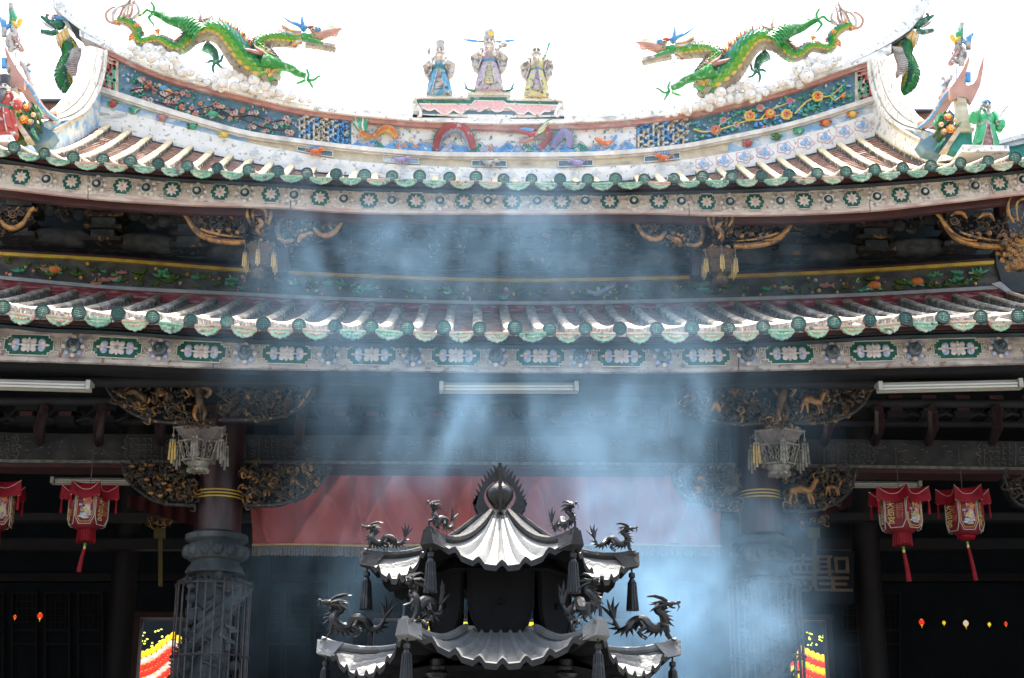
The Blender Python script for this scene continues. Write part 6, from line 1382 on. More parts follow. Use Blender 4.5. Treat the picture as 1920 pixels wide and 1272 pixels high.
# ---- engraved soffit strip right under the lower fascia
# ================================================================== COLUMNS
def column(px_shaft, w_, pxc, ycap0, ycap1, capw, cagew, cagex, label_cage, D=15.9, turn=0):
    k = SC(px_shaft, 950, D); c = P(px_shaft, 950, D); R_ = w_/2*k; z = lambda y: P(px_shaft, y, D).z
    mb = MB(); mb.lathe((c.x, D, 0), [(R_, z(1004)), (R_, z(860))], 28, 0); mb.lathe((c.x, D, 0), [(R_*.98, z(870)), (R_*.98, z(770))], 28, 0)
    col_ = obj('column', mb, 'column_red', hall, smooth=2)
    for yy in (926, 932, 938):
        mb = MB(); mb.lathe((c.x, D, 0), [(R_*1.0, z(yy)-.008), (R_*1.022, z(yy)-.005), (R_*1.022, z(yy)+.005), (R_, z(yy)+.008)], 28, 0); obj('gold_band', mb, 'gold_line', col_, smooth=2)
    mb = MB(); zt, zb = z(ycap0), z(ycap1); h = zt-zb; q = capw/2*k
    mb.lathe((c.x, D, zb), [(q*.95, 0), (q*.98, .04*h), (q*.92, .12*h), (q*.80, .24*h), (q*.78, .30*h), (q*.92, .34*h), (q*1.0, .46*h), (q*1.0, .60*h), (q*.90, .70*h), (q*.84, .74*h), (q*1.04, .80*h), (q*1.04, .92*h), (q*.8, 1.0*h)], 28, 0)
    for i in range(14): a = 2*math.pi*i/14; mb.ball((c.x+q*.94*math.cos(a), D+q*.94*math.sin(a), zb+.52*h), (q*.2, q*.2, .16*h), 0, 8, 6)
    obj('capital', mb, 'stone_dark', col_, smooth=2)
    mb = MB(); R2 = w_*.40*k; mb.lathe((c.x, D, 0), [(R2, .2), (R2, zb)], 24, 0)
    n = 90; W_ = [Vector((c.x+(R2+.06)*math.cos(i*.14+turn), D+(R2+.06)*math.sin(i*.14+turn), .9+(zb-.95)*i/n)) for i in range(n+1)]
    mb.tube(W_, [.05]+[.095]*6+[.05], 9, 0)
    rg = random.Random(int(px_shaft)); 
    for i in range(0, n, 1):
        p = W_[i]; d = Vector((p.x-c.x, p.y-D, 0)).normalized(); mb.tube([p+d*.07, p+d*.15+Vector((0, 0, .03))], [.03, .004], 4, 0)
    for i in range(230):
        a = rg.uniform(0, 6.28); zz = rg.uniform(.6, zb-.05); d = Vector((math.cos(a), math.sin(a), 0)); p = Vector((c.x, D, zz))+d*(R2+rg.uniform(0, .05))
        if rg.random() < .5: mb.ball(p, (rg.uniform(.03,.07), rg.uniform(.03,.07), rg.uniform(.03,.08)), 0, 7, 5)
        else: t = Vector((-d.y, d.x, rg.uniform(-.8, .8)))*rg.uniform(.05, .13); mb.tube([p, p+t+d*.05, p+t*1.6+d*.02], [.022, .018, .005], 5, 0)
    obj('dragon_shaft', mb, 'stone_dark', col_, smooth=2)
    mb = MB(); mb.lathe((c.x, D, 0), [(R2*1.9, 0), (R2*1.9, .15), (R2*1.5, .25), (R2*1.7, .4), (R2*1.2, .55), (R2*1.0, .6)], 24, 0); obj('column_base', mb, 'stone_dark', col_, smooth=2)
    # wire cage
    cc = P(cagex, 1100, D); Rc = cagew/2*SC(cagex, 1100, D); zt = P(cagex, 1090, D-Rc).z
    root = thing('wire_cage', label_cage, 'cage', (c.x, D, 0), 'iron cages round the dragon columns')
    V = lambda a, r, z_: Vector((c.x+r*math.cos(a), D+r*math.sin(a), z_))
    N = 26
    for i in range(N):
        a = 2*math.pi*(i+.3)/N; mb = MB(); mb.tube([V(a, Rc, .3), V(a, Rc, zt-.02), V(a, Rc*.97, zt+.035), V(a, Rc*.86, zt+.06), V(a, Rc*.66, zt+.055)], .0085, 6, 0); obj('rod', mb, 'wire', root, smooth=2)
    for z_, r in ((zt, Rc), (P(cagex, 1226, D-Rc).z, Rc*1.01), (1.6, Rc), (.5, Rc)):
        mb = MB(); mb.tube([V(2*math.pi*i/40, r+.012, z_) for i in range(41)], .0105, 6, 0, cap=False); obj('ring', mb, 'wire', root, smooth=2)
column(410, 88, 405, 1000, 1078, 112, 138, 398, 'rusty wire cage around the left dragon column', turn=.4)
column(1425, 80, 1426, 1008, 1085, 108, 134, 1432, 'rusty wire cage around the right dragon column, half hidden in smoke', turn=2.0)
# ================================================================== RED VALANCE
CU = 16.7
root = thing('red_valance', 'long salmon red satin valance with grey fringe hanging behind the burner', 'curtain', P(912, 875, CU))
mb = MB(); nx, ny = 230, 26; vs = []; rg = random.Random(2); fx = [(rg.uniform(478, 1346), rg.uniform(-.8, .8), rg.uniform(6, 18), rg.uniform(.03, .08)) for _ in range(44)]
for j in range(ny+1):
    for i in range(nx+1):
        x = lerp(474, 1351, i/nx); t = j/ny; y = lerp(868, 1023+1.5*math.sin(x*.02), t); h = 0
        for c, sl, w_, a in fx:
            d = (x-c-sl*150*(1-t))/w_; h += 1.3*a*math.exp(-abs(d)**1.3)*(.25+.75*math.sin(math.pi*min(1, t*.8+.1)))
        h += .012*math.sin(x*.11)+.02*math.sin(x*.031+t*2); vs.append(P(x, y, CU, h))
mb.add(vs, [(j*(nx+1)+i, j*(nx+1)+i+1, (j+1)*(nx+1)+i+1, (j+1)*(nx+1)+i) for j in range(ny) for i in range(nx)], 0); obj('cloth', mb, 'curtain', root, smooth=True)
mb = MB(); mb.ptube([(x, 1024+1.5*math.sin(x*.02), .06) for x in range(474, 1352, 12)], 2.0, CU, 0, 6, 0, 1); obj('braid', mb, 'cord_gold', root, smooth=2)
mb = MB()
for i in range(290):
    x = 475+i*3.02; y = 1024+1.5*math.sin(x*.02); a = P(x, y, CU, .05); b = P(x+rg.uniform(-1,1), y+rg.uniform(19, 22), CU, .05+rg.uniform(-.01,.01)); mb.tube([a, b], [.006, .008], 4, 0, cap=False)
obj('fringe', mb, 'fringe', root, kind='stuff')
mb = MB(); mb.strip(lambda x: 1021, lambda x: 1040, 476, 1350, CU, .0, -.02, 0, 4); obj('fringe_heading', mb, 'silk_dark', root)
# darker drapes deeper inside
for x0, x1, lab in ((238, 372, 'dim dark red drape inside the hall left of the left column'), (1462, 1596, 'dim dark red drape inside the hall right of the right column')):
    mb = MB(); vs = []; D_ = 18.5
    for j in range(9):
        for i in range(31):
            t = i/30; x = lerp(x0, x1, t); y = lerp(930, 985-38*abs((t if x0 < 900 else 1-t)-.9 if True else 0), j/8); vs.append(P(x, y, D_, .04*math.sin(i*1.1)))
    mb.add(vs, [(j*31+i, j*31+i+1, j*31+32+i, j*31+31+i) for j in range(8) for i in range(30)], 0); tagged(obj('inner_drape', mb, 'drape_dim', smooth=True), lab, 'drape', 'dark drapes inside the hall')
# ================================================================== FLUORESCENT FIXTURES
def tube_light(x0, y0, x1, y1, D, hh, label, two=True):
    a, b = P(x0, y0, D), P(x1, y1, D); root = thing('tube_light', label, 'light fixture', (a+b)/2, 'fluorescent tube fixtures')
    k = SC(x0, y0, D); L_ = b-a; n = L_.normalized(); up = Vector((0,0,1)); c = (a+b)/2
    R = Matrix((n, Vector((0,1,0)), n.cross(Vector((0,1,0))))).transposed()
    mb = MB(); mb.box(c+Vector((0,.05,.30*hh*k)), (L_.length, .10, .36*hh*k), 0, R); mb.box(c+Vector((0,-.005,-.44*hh*k)), (L_.length, .012, .10*hh*k), 0, R); mb.box(c+Vector((0,.03,-.1*hh*k)), (L_.length*.995, .02, .8*hh*k), 0, R); obj('housing', mb, 'metal_white', root)
    for dz in ((-.12,) if not two else (.02, -.28)):
        mb = MB(); mb.tube([a+n*.05+Vector((0,-.045,dz*hh*k)), b-n*.05+Vector((0,-.045,dz*hh*k))], .125*hh*k, 12, 0); obj('lamp_tube', mb, 'tube_glass', root, smooth=2)
    for e, s_ in ((a, 1), (b, -1)):
        mb = MB(); mb.box(e+n*s_*.02+Vector((0,-.03,-.02*hh*k)), (.04, .09, .9*hh*k), 0, R); obj('end_cap', mb, 'metal_white', root)
tube_light(824, 727, 1084, 727, 14.0, 20, 'white twin tube fixture hanging at the centre under the porch eave')
tube_light(-90, 718, 172, 725, 14.0, 20, 'white tube fixture hanging at upper left, cut by the left edge')
tube_light(1644, 727, 1914, 721, 14.0, 19, 'white tube fixture hanging at right above the pair of red lanterns')
tube_light(97, 902, 250, 903, 18.2, 13, 'dim grey tube fixture behind the left red lantern')
tube_light(1592, 908, 1726, 909, 18.2, 12, 'dim grey tube fixture behind the right pair of red lanterns')
mb = MB(); 
# ================================================================== SILK LANTERNS
def text_mesh(s_, size, depth, m):
    c = bpy.data.curves.new('t', 'FONT'); c.body = s_; c.size = size; c.extrude = depth; c.align_x = 'CENTER'; c.align_y = 'CENTER'; c.resolution_u = 3
    o_ = bpy.data.objects.new('t', c); COL.objects.link(o_); dg = bpy.context.evaluated_depsgraph_get(); me = bpy.data.meshes.new_from_object(o_.evaluated_get(dg))
    bpy.data.objects.remove(o_); bpy.data.curves.remove(c); me.materials.clear(); me.materials.append(M[m]); return me
def silk_lantern(label, px, y0, y1, hw, D, rot, texts, skirt, tail, ytail, pic=True):
    k = SC(px, (y0+y1)/2, D); c = P(px, (y0+y1)/2, D); H = P(px, y0, D).z-P(px, y1, D).z; R_ = hw*k
    root = thing('silk_lantern', label, 'lantern', c, 'red silk palace lanterns', rot=(0, 0, rot))
    def part(n_, mb, ms, p=None, **k_): return obj(n_, mb, ms, p or root, local=True, smooth=2, **k_)
    A = [rad(60*i) for i in range(6)]
    mb = MB(); n = 6; prof = [(.34,-.52),(.62,-.5),(.86,-.40),(.97,-.22),(1,0),(.97,.22),(.88,.40),(.6,.5),(.3,.52)]
    mb.lathe((0,0,0), [(r*R_, z*H) for r, z in prof], 6, 0, a0=0); body = part('body', mb, 'silk_dark')
    fr_ = R_*.866
    for i in range(6):
        a = A[i]+rad(30); nrm = Vector((math.cos(a), math.sin(a), 0)); tg = Vector((-math.sin(a), math.cos(a), 0)); Q = lambda u, z: nrm*(fr_*(1.02-.45*max(0, abs(z)-.22)**1.3))+tg*(u*R_*.5)+Vector((0,0,z*H))
        mb = MB(); oc = [(-.55,.46),(.55,.46),(.93,.28),(.95,-.26),(.55,-.44),(-.55,-.44),(-.95,-.26),(-.93,.28),(-.55,.46)]
        mb.tube([Q(u, z) for u, z in oc], R_*.022, 5, 0, cap=False)
        if pic and i % 2 == 0: mb.tube([Q(u*.85, z*.88) for u, z in oc], R_*.014, 5, 1, cap=False)
        part('panel_cord', mb, ['cord_white', 'cord_gold'])
        if pic and i % 2 == 0:
            mb = MB(); rg = random.Random(3)
            def ell(u, z, a_, b_, m, t=0):
                R = Matrix((tg, nrm, Vector((0,0,1)))).transposed() @ Matrix.Rotation(t, 3, 'Y'); mb.ball(Q(u, z)+nrm*.004, (a_*R_*.5, .006, b_*H), m, 9, 5, R)
            ell(-.2,.26,.24,.085,2); ell(-.13,.13,.13,.045,2); ell(.28,.16,.26,.09,1,.5); ell(.42,.06,.24,.09,1,.6); ell(.28,-.04,.28,.08,0,-.4); ell(.12,-.12,.30,.09,2,-.5); ell(.34,-.05,.12,.12,3,-.5)
            ell(-.45,.0,.2,.03,3); ell(-.3,-.14,.16,.04,0); ell(-.1,-.22,.42,.035,3,.1); ell(.3,-.24,.42,.04,0,-.1); ell(.5,-.17,.2,.05,0); ell(-.35,-.27,.3,.03,3); ell(.1,-.3,.4,.028,3)
            mb.tube([Q(-.3+.12*math.cos(t), -.10+.05*math.sin(t)) for t in [.6*j for j in range(11)]], R_*.02, 4, 0); mb.tube([Q(-.05+.1*math.cos(t), .04+.04*math.sin(t)) for t in [.6*j for j in range(11)]], R_*.02, 4, 0)
            part('embroidery', mb, ['print_pink', 'print_red', 'print_yellow', 'print_aqua'])
        if i % 2 == 1 or not pic:
            for cx_, s_ in texts:
                for q, ch in enumerate(s_):
                    me = text_mesh(ch, H*.19, .002, 'text_gold' if cx_ < 0 or not pic else 'print_red')
                    o2 = bpy.data.objects.new('character', me); COL.objects.link(o2); o2.parent = root
                    o2.location = Q(cx_, .10-q*.19+.08*(len(s_)-3))+nrm*.006; o2.rotation_euler = (rad(90), 0, a+rad(90))
    # scalloped collar with points
    mb = MB(); nn = 48; rings = []
    for rr0, zz in ((.30, .56), (.75, .50), (1.0, .0), (1.02, -.20)):
        ring = []
        for q in range(nn):
            a = 2*math.pi*q/nn; t = abs(((a/rad(60)) % 1)-.5)*2   # 1 at corners
            pk = t**3
            if rr0 < .5: r, z_ = rr0, zz
            elif zz == .50: r, z_ = .80+.22*pk, .50+.04*pk
            elif zz == .0: r, z_ = .98+.44*pk, .36+.20*pk
            else: r, z_ = 1.02+.48*pk, .20+.02*pk-.06*(1-t)
            ring.append(Vector((r*R_*math.cos(a), r*R_*math.sin(a), z_*H)))
        rings.append(ring)
    vs = [p for r in rings for p in r]; mb.add(vs, [(j*nn+q, j*nn+(q+1) % nn, (j+1)*nn+(q+1) % nn, (j+1)*nn+q) for j in range(3) for q in range(nn)], 0)
    mb.tube(rings[2]+[rings[2][0]], R_*.014, 4, 1, cap=False); part('collar', mb, ['silk_red', 'cord_white'])
    for i in range(6):
        a = A[i]; o_ = Vector((1.36*R_*math.cos(a), 1.36*R_*math.sin(a), .38*H)); mb = MB(); mb.ball(o_-Vector((0,0,.1*H)), R_*.06, 1, 8, 6); mb.ball(o_-Vector((0,0,.16*H)), (R_*.045, R_*.045, R_*.07), 2, 8, 6); mb.tube([o_-Vector((0,0,.18*H)), o_-Vector((0,0,.5*H))], [R_*.045, R_*.07], 6, 0); part('corner_tassel', mb, ['silk_red', 'bead_green', 'cord_gold'])
    z0 = -.5*H; mb = MB()
    if skirt:
        mb.lathe((0,0,0), [(.40*R_, z0), (.42*R_, z0-.28*H), (.38*R_, z0-.28*H)], 20, 0)
        for q in range(20): a = 2*math.pi*q/20; mb.tube([Vector((.42*R_*math.cos(a), .42*R_*math.sin(a), z0)), Vector((.45*R_*math.cos(a), .45*R_*math.sin(a), z0-.32*H))], R_*.03, 4, 0)
    else: mb.ball((0,0,z0-.04*H), (.5*R_, .5*R_, .10*H), 0, 14, 8)
    part('skirt', mb, 'silk_red')
    zt = z0-(.34 if skirt else .16)*H; zb = P(px+tail, ytail, D).z-c.z; dx = tail*k
    mb = MB(); mb.tube([Vector((0,0,z0)), Vector((dx*.1,0,zt))], R_*.015, 4, 0); mb.ball((dx*.1,0,zt-.02*H), R_*.08, 1, 8, 6); mb.ball((dx*.15,0,zt-.10*H), (R_*.07,R_*.07,.06*H), 2, 8, 6); mb.tube([Vector((dx*.2,0,zt-.14*H)), Vector((dx*.6,0,(zt+zb)/2)), Vector((dx,0,zb))], [R_*.08, R_*.10, R_*.13], 8, 0); part('long_tassel', mb, ['silk_red', 'bead_green', 'cord_gold'])
    mb = MB(); mb.tube([Vector((0,0,.52*H)), Vector((0,0,1.55*H))], .004, 5, 0); part('hanging_cord', mb, 'wire')
silk_lantern('red silk lantern with embroidered front hanging alone left of the left column', 166, 914, 992, 37, 15.2, rad(3), [(-.3,'天后宮'),(.35,'招財')], True, -8, 1073)
silk_lantern('red silk lantern cut by the left edge, gold characters down its side', -14, 910, 992, 42, 15.2, rad(38), [(.45,'財源廣進'),(-.35,'天后宮')], True, 0, 1070)
silk_lantern('left lantern of the right pair, turned to show gold characters', 1688, 922, 999, 40, 15.2, rad(30), [(-.42,'天后宮'),(.42,'招財')], True, 9, 1090)
silk_lantern('right lantern of the right pair, embroidered panel facing front', 1808, 922, 1003, 35, 15.2, rad(-4), [(-.4,'天后宮'),(.4,'招財')], False, 10, 1089)
# ================================================================== INSIDE THE HALL
root = thing('sign_board', 'dark signboard with two large dull gold characters right of the right column', 'sign', P(1528, 1082, 21.0))
mb = MB(); mb.ppoly([(1458,1032),(1602,1034),(1601,1132),(1459,1130)], 21.05, -.1, 0, 0); obj('board', mb, 'plaster_dark', root)
for ch, x in (('德', 1496), ('聖', 1560)):
    me = text_mesh(ch, 78*SC(x, 1082, 21), .02, 'sign_gold'); o2 = bpy.data.objects.new('character', me); COL.objects.link(o2); o2.parent = root; o2.location = P(x, 1082, 21, .03)-root.location; o2.rotation_euler = (rad(90), 0, 0)
for x, lab in ((1526, 'thin yellowish ribbon hanging in front of the gold characters'), (300, 'thin yellowish ribbon hanging in the dark left of the left column')):
    t = thing('hanging_ribbon', lab, 'ribbon', P(x, 990, 19.5)); mb = MB(); mb.strip(lambda q: 990, lambda q: 1010, x-11, x+11, 19.5, .02, 0, 0, 1); obj('ribbon_top', mb, 'ribbon_dim', t); mb = MB(); mb.strip(lambda q: 1010.5, lambda q: 1100, x-3, x+5, 19.5, .01, 0, 0, 1); obj('ribbon_tail', mb, 'ribbon_dim', t)
    t2 = MB(); clutter(t2, [(x-26, 978), (x+22, 972), (x+20, 982), (x-20, 988)], 16, 19.4, .7, (4, 0, 2), .05); tagged(obj('gilt_carving', t2, GM, smooth=2), 'small gilt carving above the ribbon %s' % ('by the gold characters' if x > 900 else 'left of the left column'), 'carving')
# faint timber frame and door leaves inside
for px, D_ in ((232, 24), (640, 24), (1250, 24), (1628, 21.5)):
    mb = MB(); p = P(px, 1100, D_); mb.lathe((p.x, D_, 0), [(.20, 0), (.20, 8)], 14, 0); obj('inner_column', mb, 'inner_wood', hall, smooth=2)
for D_, y0, y1 in ((20.3, 962, 976), (23.5, 1010, 1030), (26.8, 1075, 1090)):
    mb = MB(); mb.strip(lambda x: y0, lambda x: y1, -60, 1980, D_, 0, .2, 0, 2); obj('inner_beam', mb, 'inner_wood', hall)
for i in range(16):
    x0 = -40+i*62 if i < 5 else (372+(i-5)*54 if i < 11 else 1200+(i-11)*62 if i < 15 else 1600)
    if i >= 11: x0 = [1186, 1240, 1294, 1580, 1640][i-11]
    if 250 < x0+46 and x0 < 352: continue
    if x0 > 640 and x0 < 1186: continue
    mb = MB(); w_ = 48
    for a, b, c, d in ((0,3,1110,1300),(w_-3,w_,1110,1300),(3,w_-3,1110,1114),(3,w_-3,1180,1184),(3,w_-3,1206,1210)): mb.strip(lambda x: c, lambda x: d, x0+a, x0+b, 26.9, .04, .02, 0, 1)
    for q in range(1, 5): mb.strip(lambda x: 1114, lambda x: 1180, x0+q*w_/5-.7, x0+q*w_/5+.7, 26.9, .02, .01, 0, 1); mb.strip(lambda x: 1114+q*13, lambda x: 1115.4+q*13, x0+3, x0+w_-3, 26.9, .021, .011, 0, 1)
    obj('lattice_door_leaf', mb, 'inner_wood', hall)
for px in (486, 1350):
    mb = MB(); p = P(px, 1100, 21.5); mb.lathe((p.x, 21.5, 0), [(.17, 0), (.17, 8)], 16, 0); obj('inner_column', mb, 'plaster_dark', hall, smooth=2)
# tiny lit lanterns deep inside
def mini_lantern(r, col):
    mb = MB(); mb.lathe((0,0,0), [(r*.35,-r*.95),(r*.8,-r*.7),(r*1.05,0),(r*.8,r*.7),(r*.35,r*.95)], 10, 0); mb.lathe((0,0,r*.9), [(r*.4,0),(r*.4,r*.2)], 8, 1); mb.lathe((0,0,-r*1.15), [(r*.4,0),(r*.4,r*.2)], 8, 1); mb.tube([(0,0,-r*1.1),(0,0,-r*2.0)], r*.09, 5, 1); return mb
for i, (x, y, c, lab) in enumerate(((28,1157,'lamp_red','tiny glowing lantern in the dark left doorway, nearest the left edge'),(75,1155,'lamp_red','tiny glowing lantern in the dark left, second from the left edge'),(1728,1167,'lamp_red','first of five tiny glowing lanterns at lower right, counted from the left'),(1770,1168,'lamp_yellow','second of five tiny glowing lanterns at lower right, orange'),(1811,1169,'lamp_white','third of five tiny glowing lanterns at lower right, whitest'),(1855,1171,'lamp_yellow','fourth of five tiny glowing lanterns at lower right, yellow'),(1886,1170,'lamp_red','fifth of five tiny glowing lanterns at lower right, nearest the edge'))):
    r = (5.2 if x in (75, 1728, 1811) else 3.2)*SC(x, y, 25); tagged(obj('small_lantern', mini_lantern(r, c), [c, 'lamp_yellow'], local=True, loc=P(x, y, 25), smooth=2), lab, 'lantern', 'tiny lit lanterns inside the hall')
# lantern rows in the sunny rear courtyard, seen through the doors
LMe = {}
ORD = ['first','second','third','fourth','fifth','sixth','seventh','eighth','ninth','tenth','eleventh','twelfth','thirteenth','fourteenth','fifteenth','sixteenth','seventeenth','eighteenth','nineteenth','twentieth','twenty-first','twenty-second']
def fest(x, y, c, where, row, i):
    pos = ORD[i]+' from left'
    r = 6.2*SC(x, y, 40)
    if c not in LMe: o_ = obj('festival_lantern', mini_lantern(r, c), [c, 'lamp_text'], local=True, loc=P(x, y, 40), smooth=2); LMe[c] = o_.data
    else: o_ = obj('festival_lantern', None, None, data=LMe[c], loc=P(x, y, 40))
    tagged(o_, '%s lantern %s of the %s row in the %s' % ({'lamp_red':'red','lamp_yellow':'yellow','lamp_white':'white'}[c], pos, row, where), 'lantern', 'festival lanterns in the rear courtyard')
rows = [('lamp_yellow', 'top'), ('lamp_white', 'second'), ('lamp_red', 'third'), ('lamp_red', 'fourth'), ('lamp_white', 'fifth'), ('lamp_red', 'sixth')]
cl_ = L((255,1226),(290,1212),(318,1190),(326,1186),(345,1204),(360,1222)); cr_ = L((1470,1205),(1488,1186),(1500,1206),(1520,1220),(1556,1232))
for j, (c, rn) in enumerate(rows):
    for i in range(11): x = 258+i*9.6+(j % 2)*4; fest(x, cl_(x)+6+j*12.5, c, 'left doorway', rn, i)
rows2 = [('lamp_yellow', 'top'), ('lamp_red', 'second'), ('lamp_yellow', 'third'), ('lamp_red', 'fourth'), ('lamp_red', 'fifth'), ('lamp_yellow', 'sixth')]
for j, (c, rn) in enumerate(rows2):
    for i in range(9): x = 1474+i*9.8+(j % 2)*4; fest(x, cr_(x)+6+j*12.5, c, 'right doorway', rn, i)
rows3 = [('lamp_white', 'top'), ('lamp_yellow', 'second'), ('lamp_yellow', 'third'), ('lamp_red', 'fourth')]
for j, (c, rn) in enumerate(rows3):
    for i in range(22): x = 792+i*10.4+(j % 2)*4; fest(x, 1155+j*13, c, 'central doorway', rn, i)
mb = MB(); mb.box((0, 46, 7), (60, .5, 14)); tagged(obj('rear_hall', mb, 'plaster_dark'), 'dark front of the rear hall behind the festival lanterns', 'building')
mb = MB(); mb.box((0, 44, 12.5), (60, 5, .4)); obj('rear_eave', mb, 'plaster_dark', bpy.data.objects['rear_hall'])
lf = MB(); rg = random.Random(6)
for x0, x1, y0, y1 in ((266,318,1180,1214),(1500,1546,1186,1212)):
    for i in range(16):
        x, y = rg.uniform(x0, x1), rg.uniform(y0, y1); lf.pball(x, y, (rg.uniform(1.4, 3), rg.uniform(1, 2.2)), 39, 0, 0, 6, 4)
tagged(obj('glowing_leaves', lf, 'leaf_glow', kind='stuff'), 'glowing yellow green leaf specks above the lanterns in the doorways', 'leaves')
# ================================================================== BRONZE INCENSE BURNER
BX = P(937, 1050, 9.5).x; BY = 9.5
burner = thing('incense_burner', 'tall dark bronze incense burner with two hexagonal tiled roofs and flame finial', 'incense burner', (BX, BY, 0))
zb_ = lambda y, D=BY: P(937, y, D).z
def bpart(n_, mb, ms, parent=None, **k): return obj(n_, mb, ms, parent or burner, local=True, **k)
def pagoda_roof(R_, z_eave, z_top, r_top, up, nrib, sag, conc, thick=.035, capm='bronze_backlit'):
    "hexagonal roof, corners on the x axis; rows of round tiles run to the apex"
    mb = MB(); Cn = [rad(60*i) for i in range(6)]; nu, nv = nrib*8, 16
    def pt(i, u, t, d=0):
        a, b = Cn[i], Cn[(i+1) % 6]; A_ = Vector((math.cos(a), math.sin(a), 0)); B_ = Vector((math.cos(b), math.sin(b), 0))
        e = A_.lerp(B_, u); s = abs(2*u-1); r = lerp(R_, r_top, t)
        cu = up*(s**2.0)*(1-t)**1.9 - (sag if i in (0, 2, 3, 5) else 0)*(1-s*s)*(1-t)**1.6; ext_ = 1+.05*s**6*(1-t)**3
        z = z_eave+(z_top-z_eave)*(conc*t+(1-conc)*t*t)+cu
        w_ = math.cos(2*math.pi*(u*nrib)); rib = max(0, w_-.25)/.75*.034*(1-.55*t)+(.010*((t*9) % 1)*(w_ > .2)*(1-.5*t))
        return Vector((e.x*r*ext_, e.y*r*ext_, z+(rib*(1 if s < .93 else .3))-d))
    for i in range(6):
        vs = [pt(i, u/nu, t/nv) for t in range(nv+1) for u in range(nu+1)]; n = nu+1
        mb.add(vs, [(t*n+u, t*n+u+1, (t+1)*n+u+1, (t+1)*n+u) for t in range(nv) for u in range(nu)], 0)
        vs = [pt(i, u/nu, t/4*.8, thick+.012*(t > 0)) for t in range(5) for u in range(nu+1)]; mb.add(vs, [(t*n+u, (t+1)*n+u, (t+1)*n+u+1, t*n+u+1) for t in range(4) for u in range(nu)], 2)
        vs = [pt(i, u/nu, 0) for u in range(nu+1)]+[pt(i, u/nu, 0, thick) for u in range(nu+1)]; mb.add(vs, [(u, n+u, n+u+1, u+1) for u in range(nu)], 1)
    ro = bpart('roof', mb, ['bronze_sunlit', 'bronze_backlit', 'iron_dark'], smooth=2)  # sunlit top, backlit edge and shaded underside painted as separate colours
    for i in range(6):
        m2 = MB(); W_ = [pt(i, 0, t/12)+Vector((0,0,.012)) for t in range(13)]; c = pt(i, 0, 0); d = Vector((c.x, c.y, 0)).normalized(); tg = Vector((-d.y, d.x, 0))
        m2.tube(W_, [.034]+[.026]*11+[.015], 8, 0)
        e = c+d*.02; m2.add([e+tg*.045+Vector((0,0,-.062)), e-tg*.045+Vector((0,0,-.062)), e-tg*.024+Vector((0,0,.022)), e+tg*.024+Vector((0,0,.022)), e+tg*.075-d*.09+Vector((0,0,-.085)), e-tg*.075-d*.09+Vector((0,0,-.085)), e-tg*.026-d*.16+Vector((0,0,.005)), e+tg*.026-d*.16+Vector((0,0,.005))], [(0,1,2,3),(0,3,7,4),(1,5,6,2),(3,2,6,7),(0,4,5,1),(4,7,6,5)], 0)
        obj('hip_ridge', m2, [capm], ro, local=True, smooth=2)
    return ro, [pt(i, 0, 0) for i in range(6)]
zt_e, zt_t = zb_(1060, BY-.70), zb_(968)
roofA, cornA = pagoda_roof(.80, zt_e, zt_t+.0, .105, .165, 6, .02, .40)
ze2, zt2 = zb_(1237, BY-.91), zb_(1190, BY-.4)
roofB, cornB = pagoda_roof(1.03, ze2-.02, zt2+.04, .40, .20, 8, .02, .50, capm='bronze_sunlit')
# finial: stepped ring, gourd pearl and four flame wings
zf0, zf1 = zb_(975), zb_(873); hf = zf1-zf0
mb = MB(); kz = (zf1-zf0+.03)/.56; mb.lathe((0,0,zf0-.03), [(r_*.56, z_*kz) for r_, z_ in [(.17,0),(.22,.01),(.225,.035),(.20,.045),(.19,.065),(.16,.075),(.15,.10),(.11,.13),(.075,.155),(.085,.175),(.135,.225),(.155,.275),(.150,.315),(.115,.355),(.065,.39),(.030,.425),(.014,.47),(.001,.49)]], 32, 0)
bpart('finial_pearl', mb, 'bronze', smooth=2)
def flame_wing(a):
    mb = MB(); out = []; inn = []
    prof = [(.13,.08),(.20,.06),(.262,.08),(.285,.14),(.275,.20),(.255,.26),(.225,.33),(.185,.39),(.135,.44),(.085,.475),(.045,.52),(.02,.56)]
    pts = cat([Vector((r*.95, z, 0)) for r, z in prof], 4); n = len(pts)
    for i, p in enumerate(pts):
        if 6 < i < n-4 and i % 3 == 0: out.append((p.x+.036, p.y+.06)); out.append((p.x-.008, p.y+.028))
        else: out.append((p.x, p.y))
    inner = [(.0,.56),(.0,.44),(.035,.42),(.085,.395),(.14,.35),(.172,.30),(.178,.25),(.155,.19),(.12,.15),(.115,.11)]
    poly = out+inner; d = Vector((math.cos(a), math.sin(a), 0)); tg = Vector((-d.y, d.x, 0))
    mb.plate(poly, -.011, .011, 0, fr=lambda v: d*(v.x*.56)+tg*v.y+Vector((0,0,zf0-.03+v.z*kz)))
    return mb
for a in (0, 90, 180, 270): bpart('flame_wing', flame_wing(rad(a)), 'bronze', smooth=False)
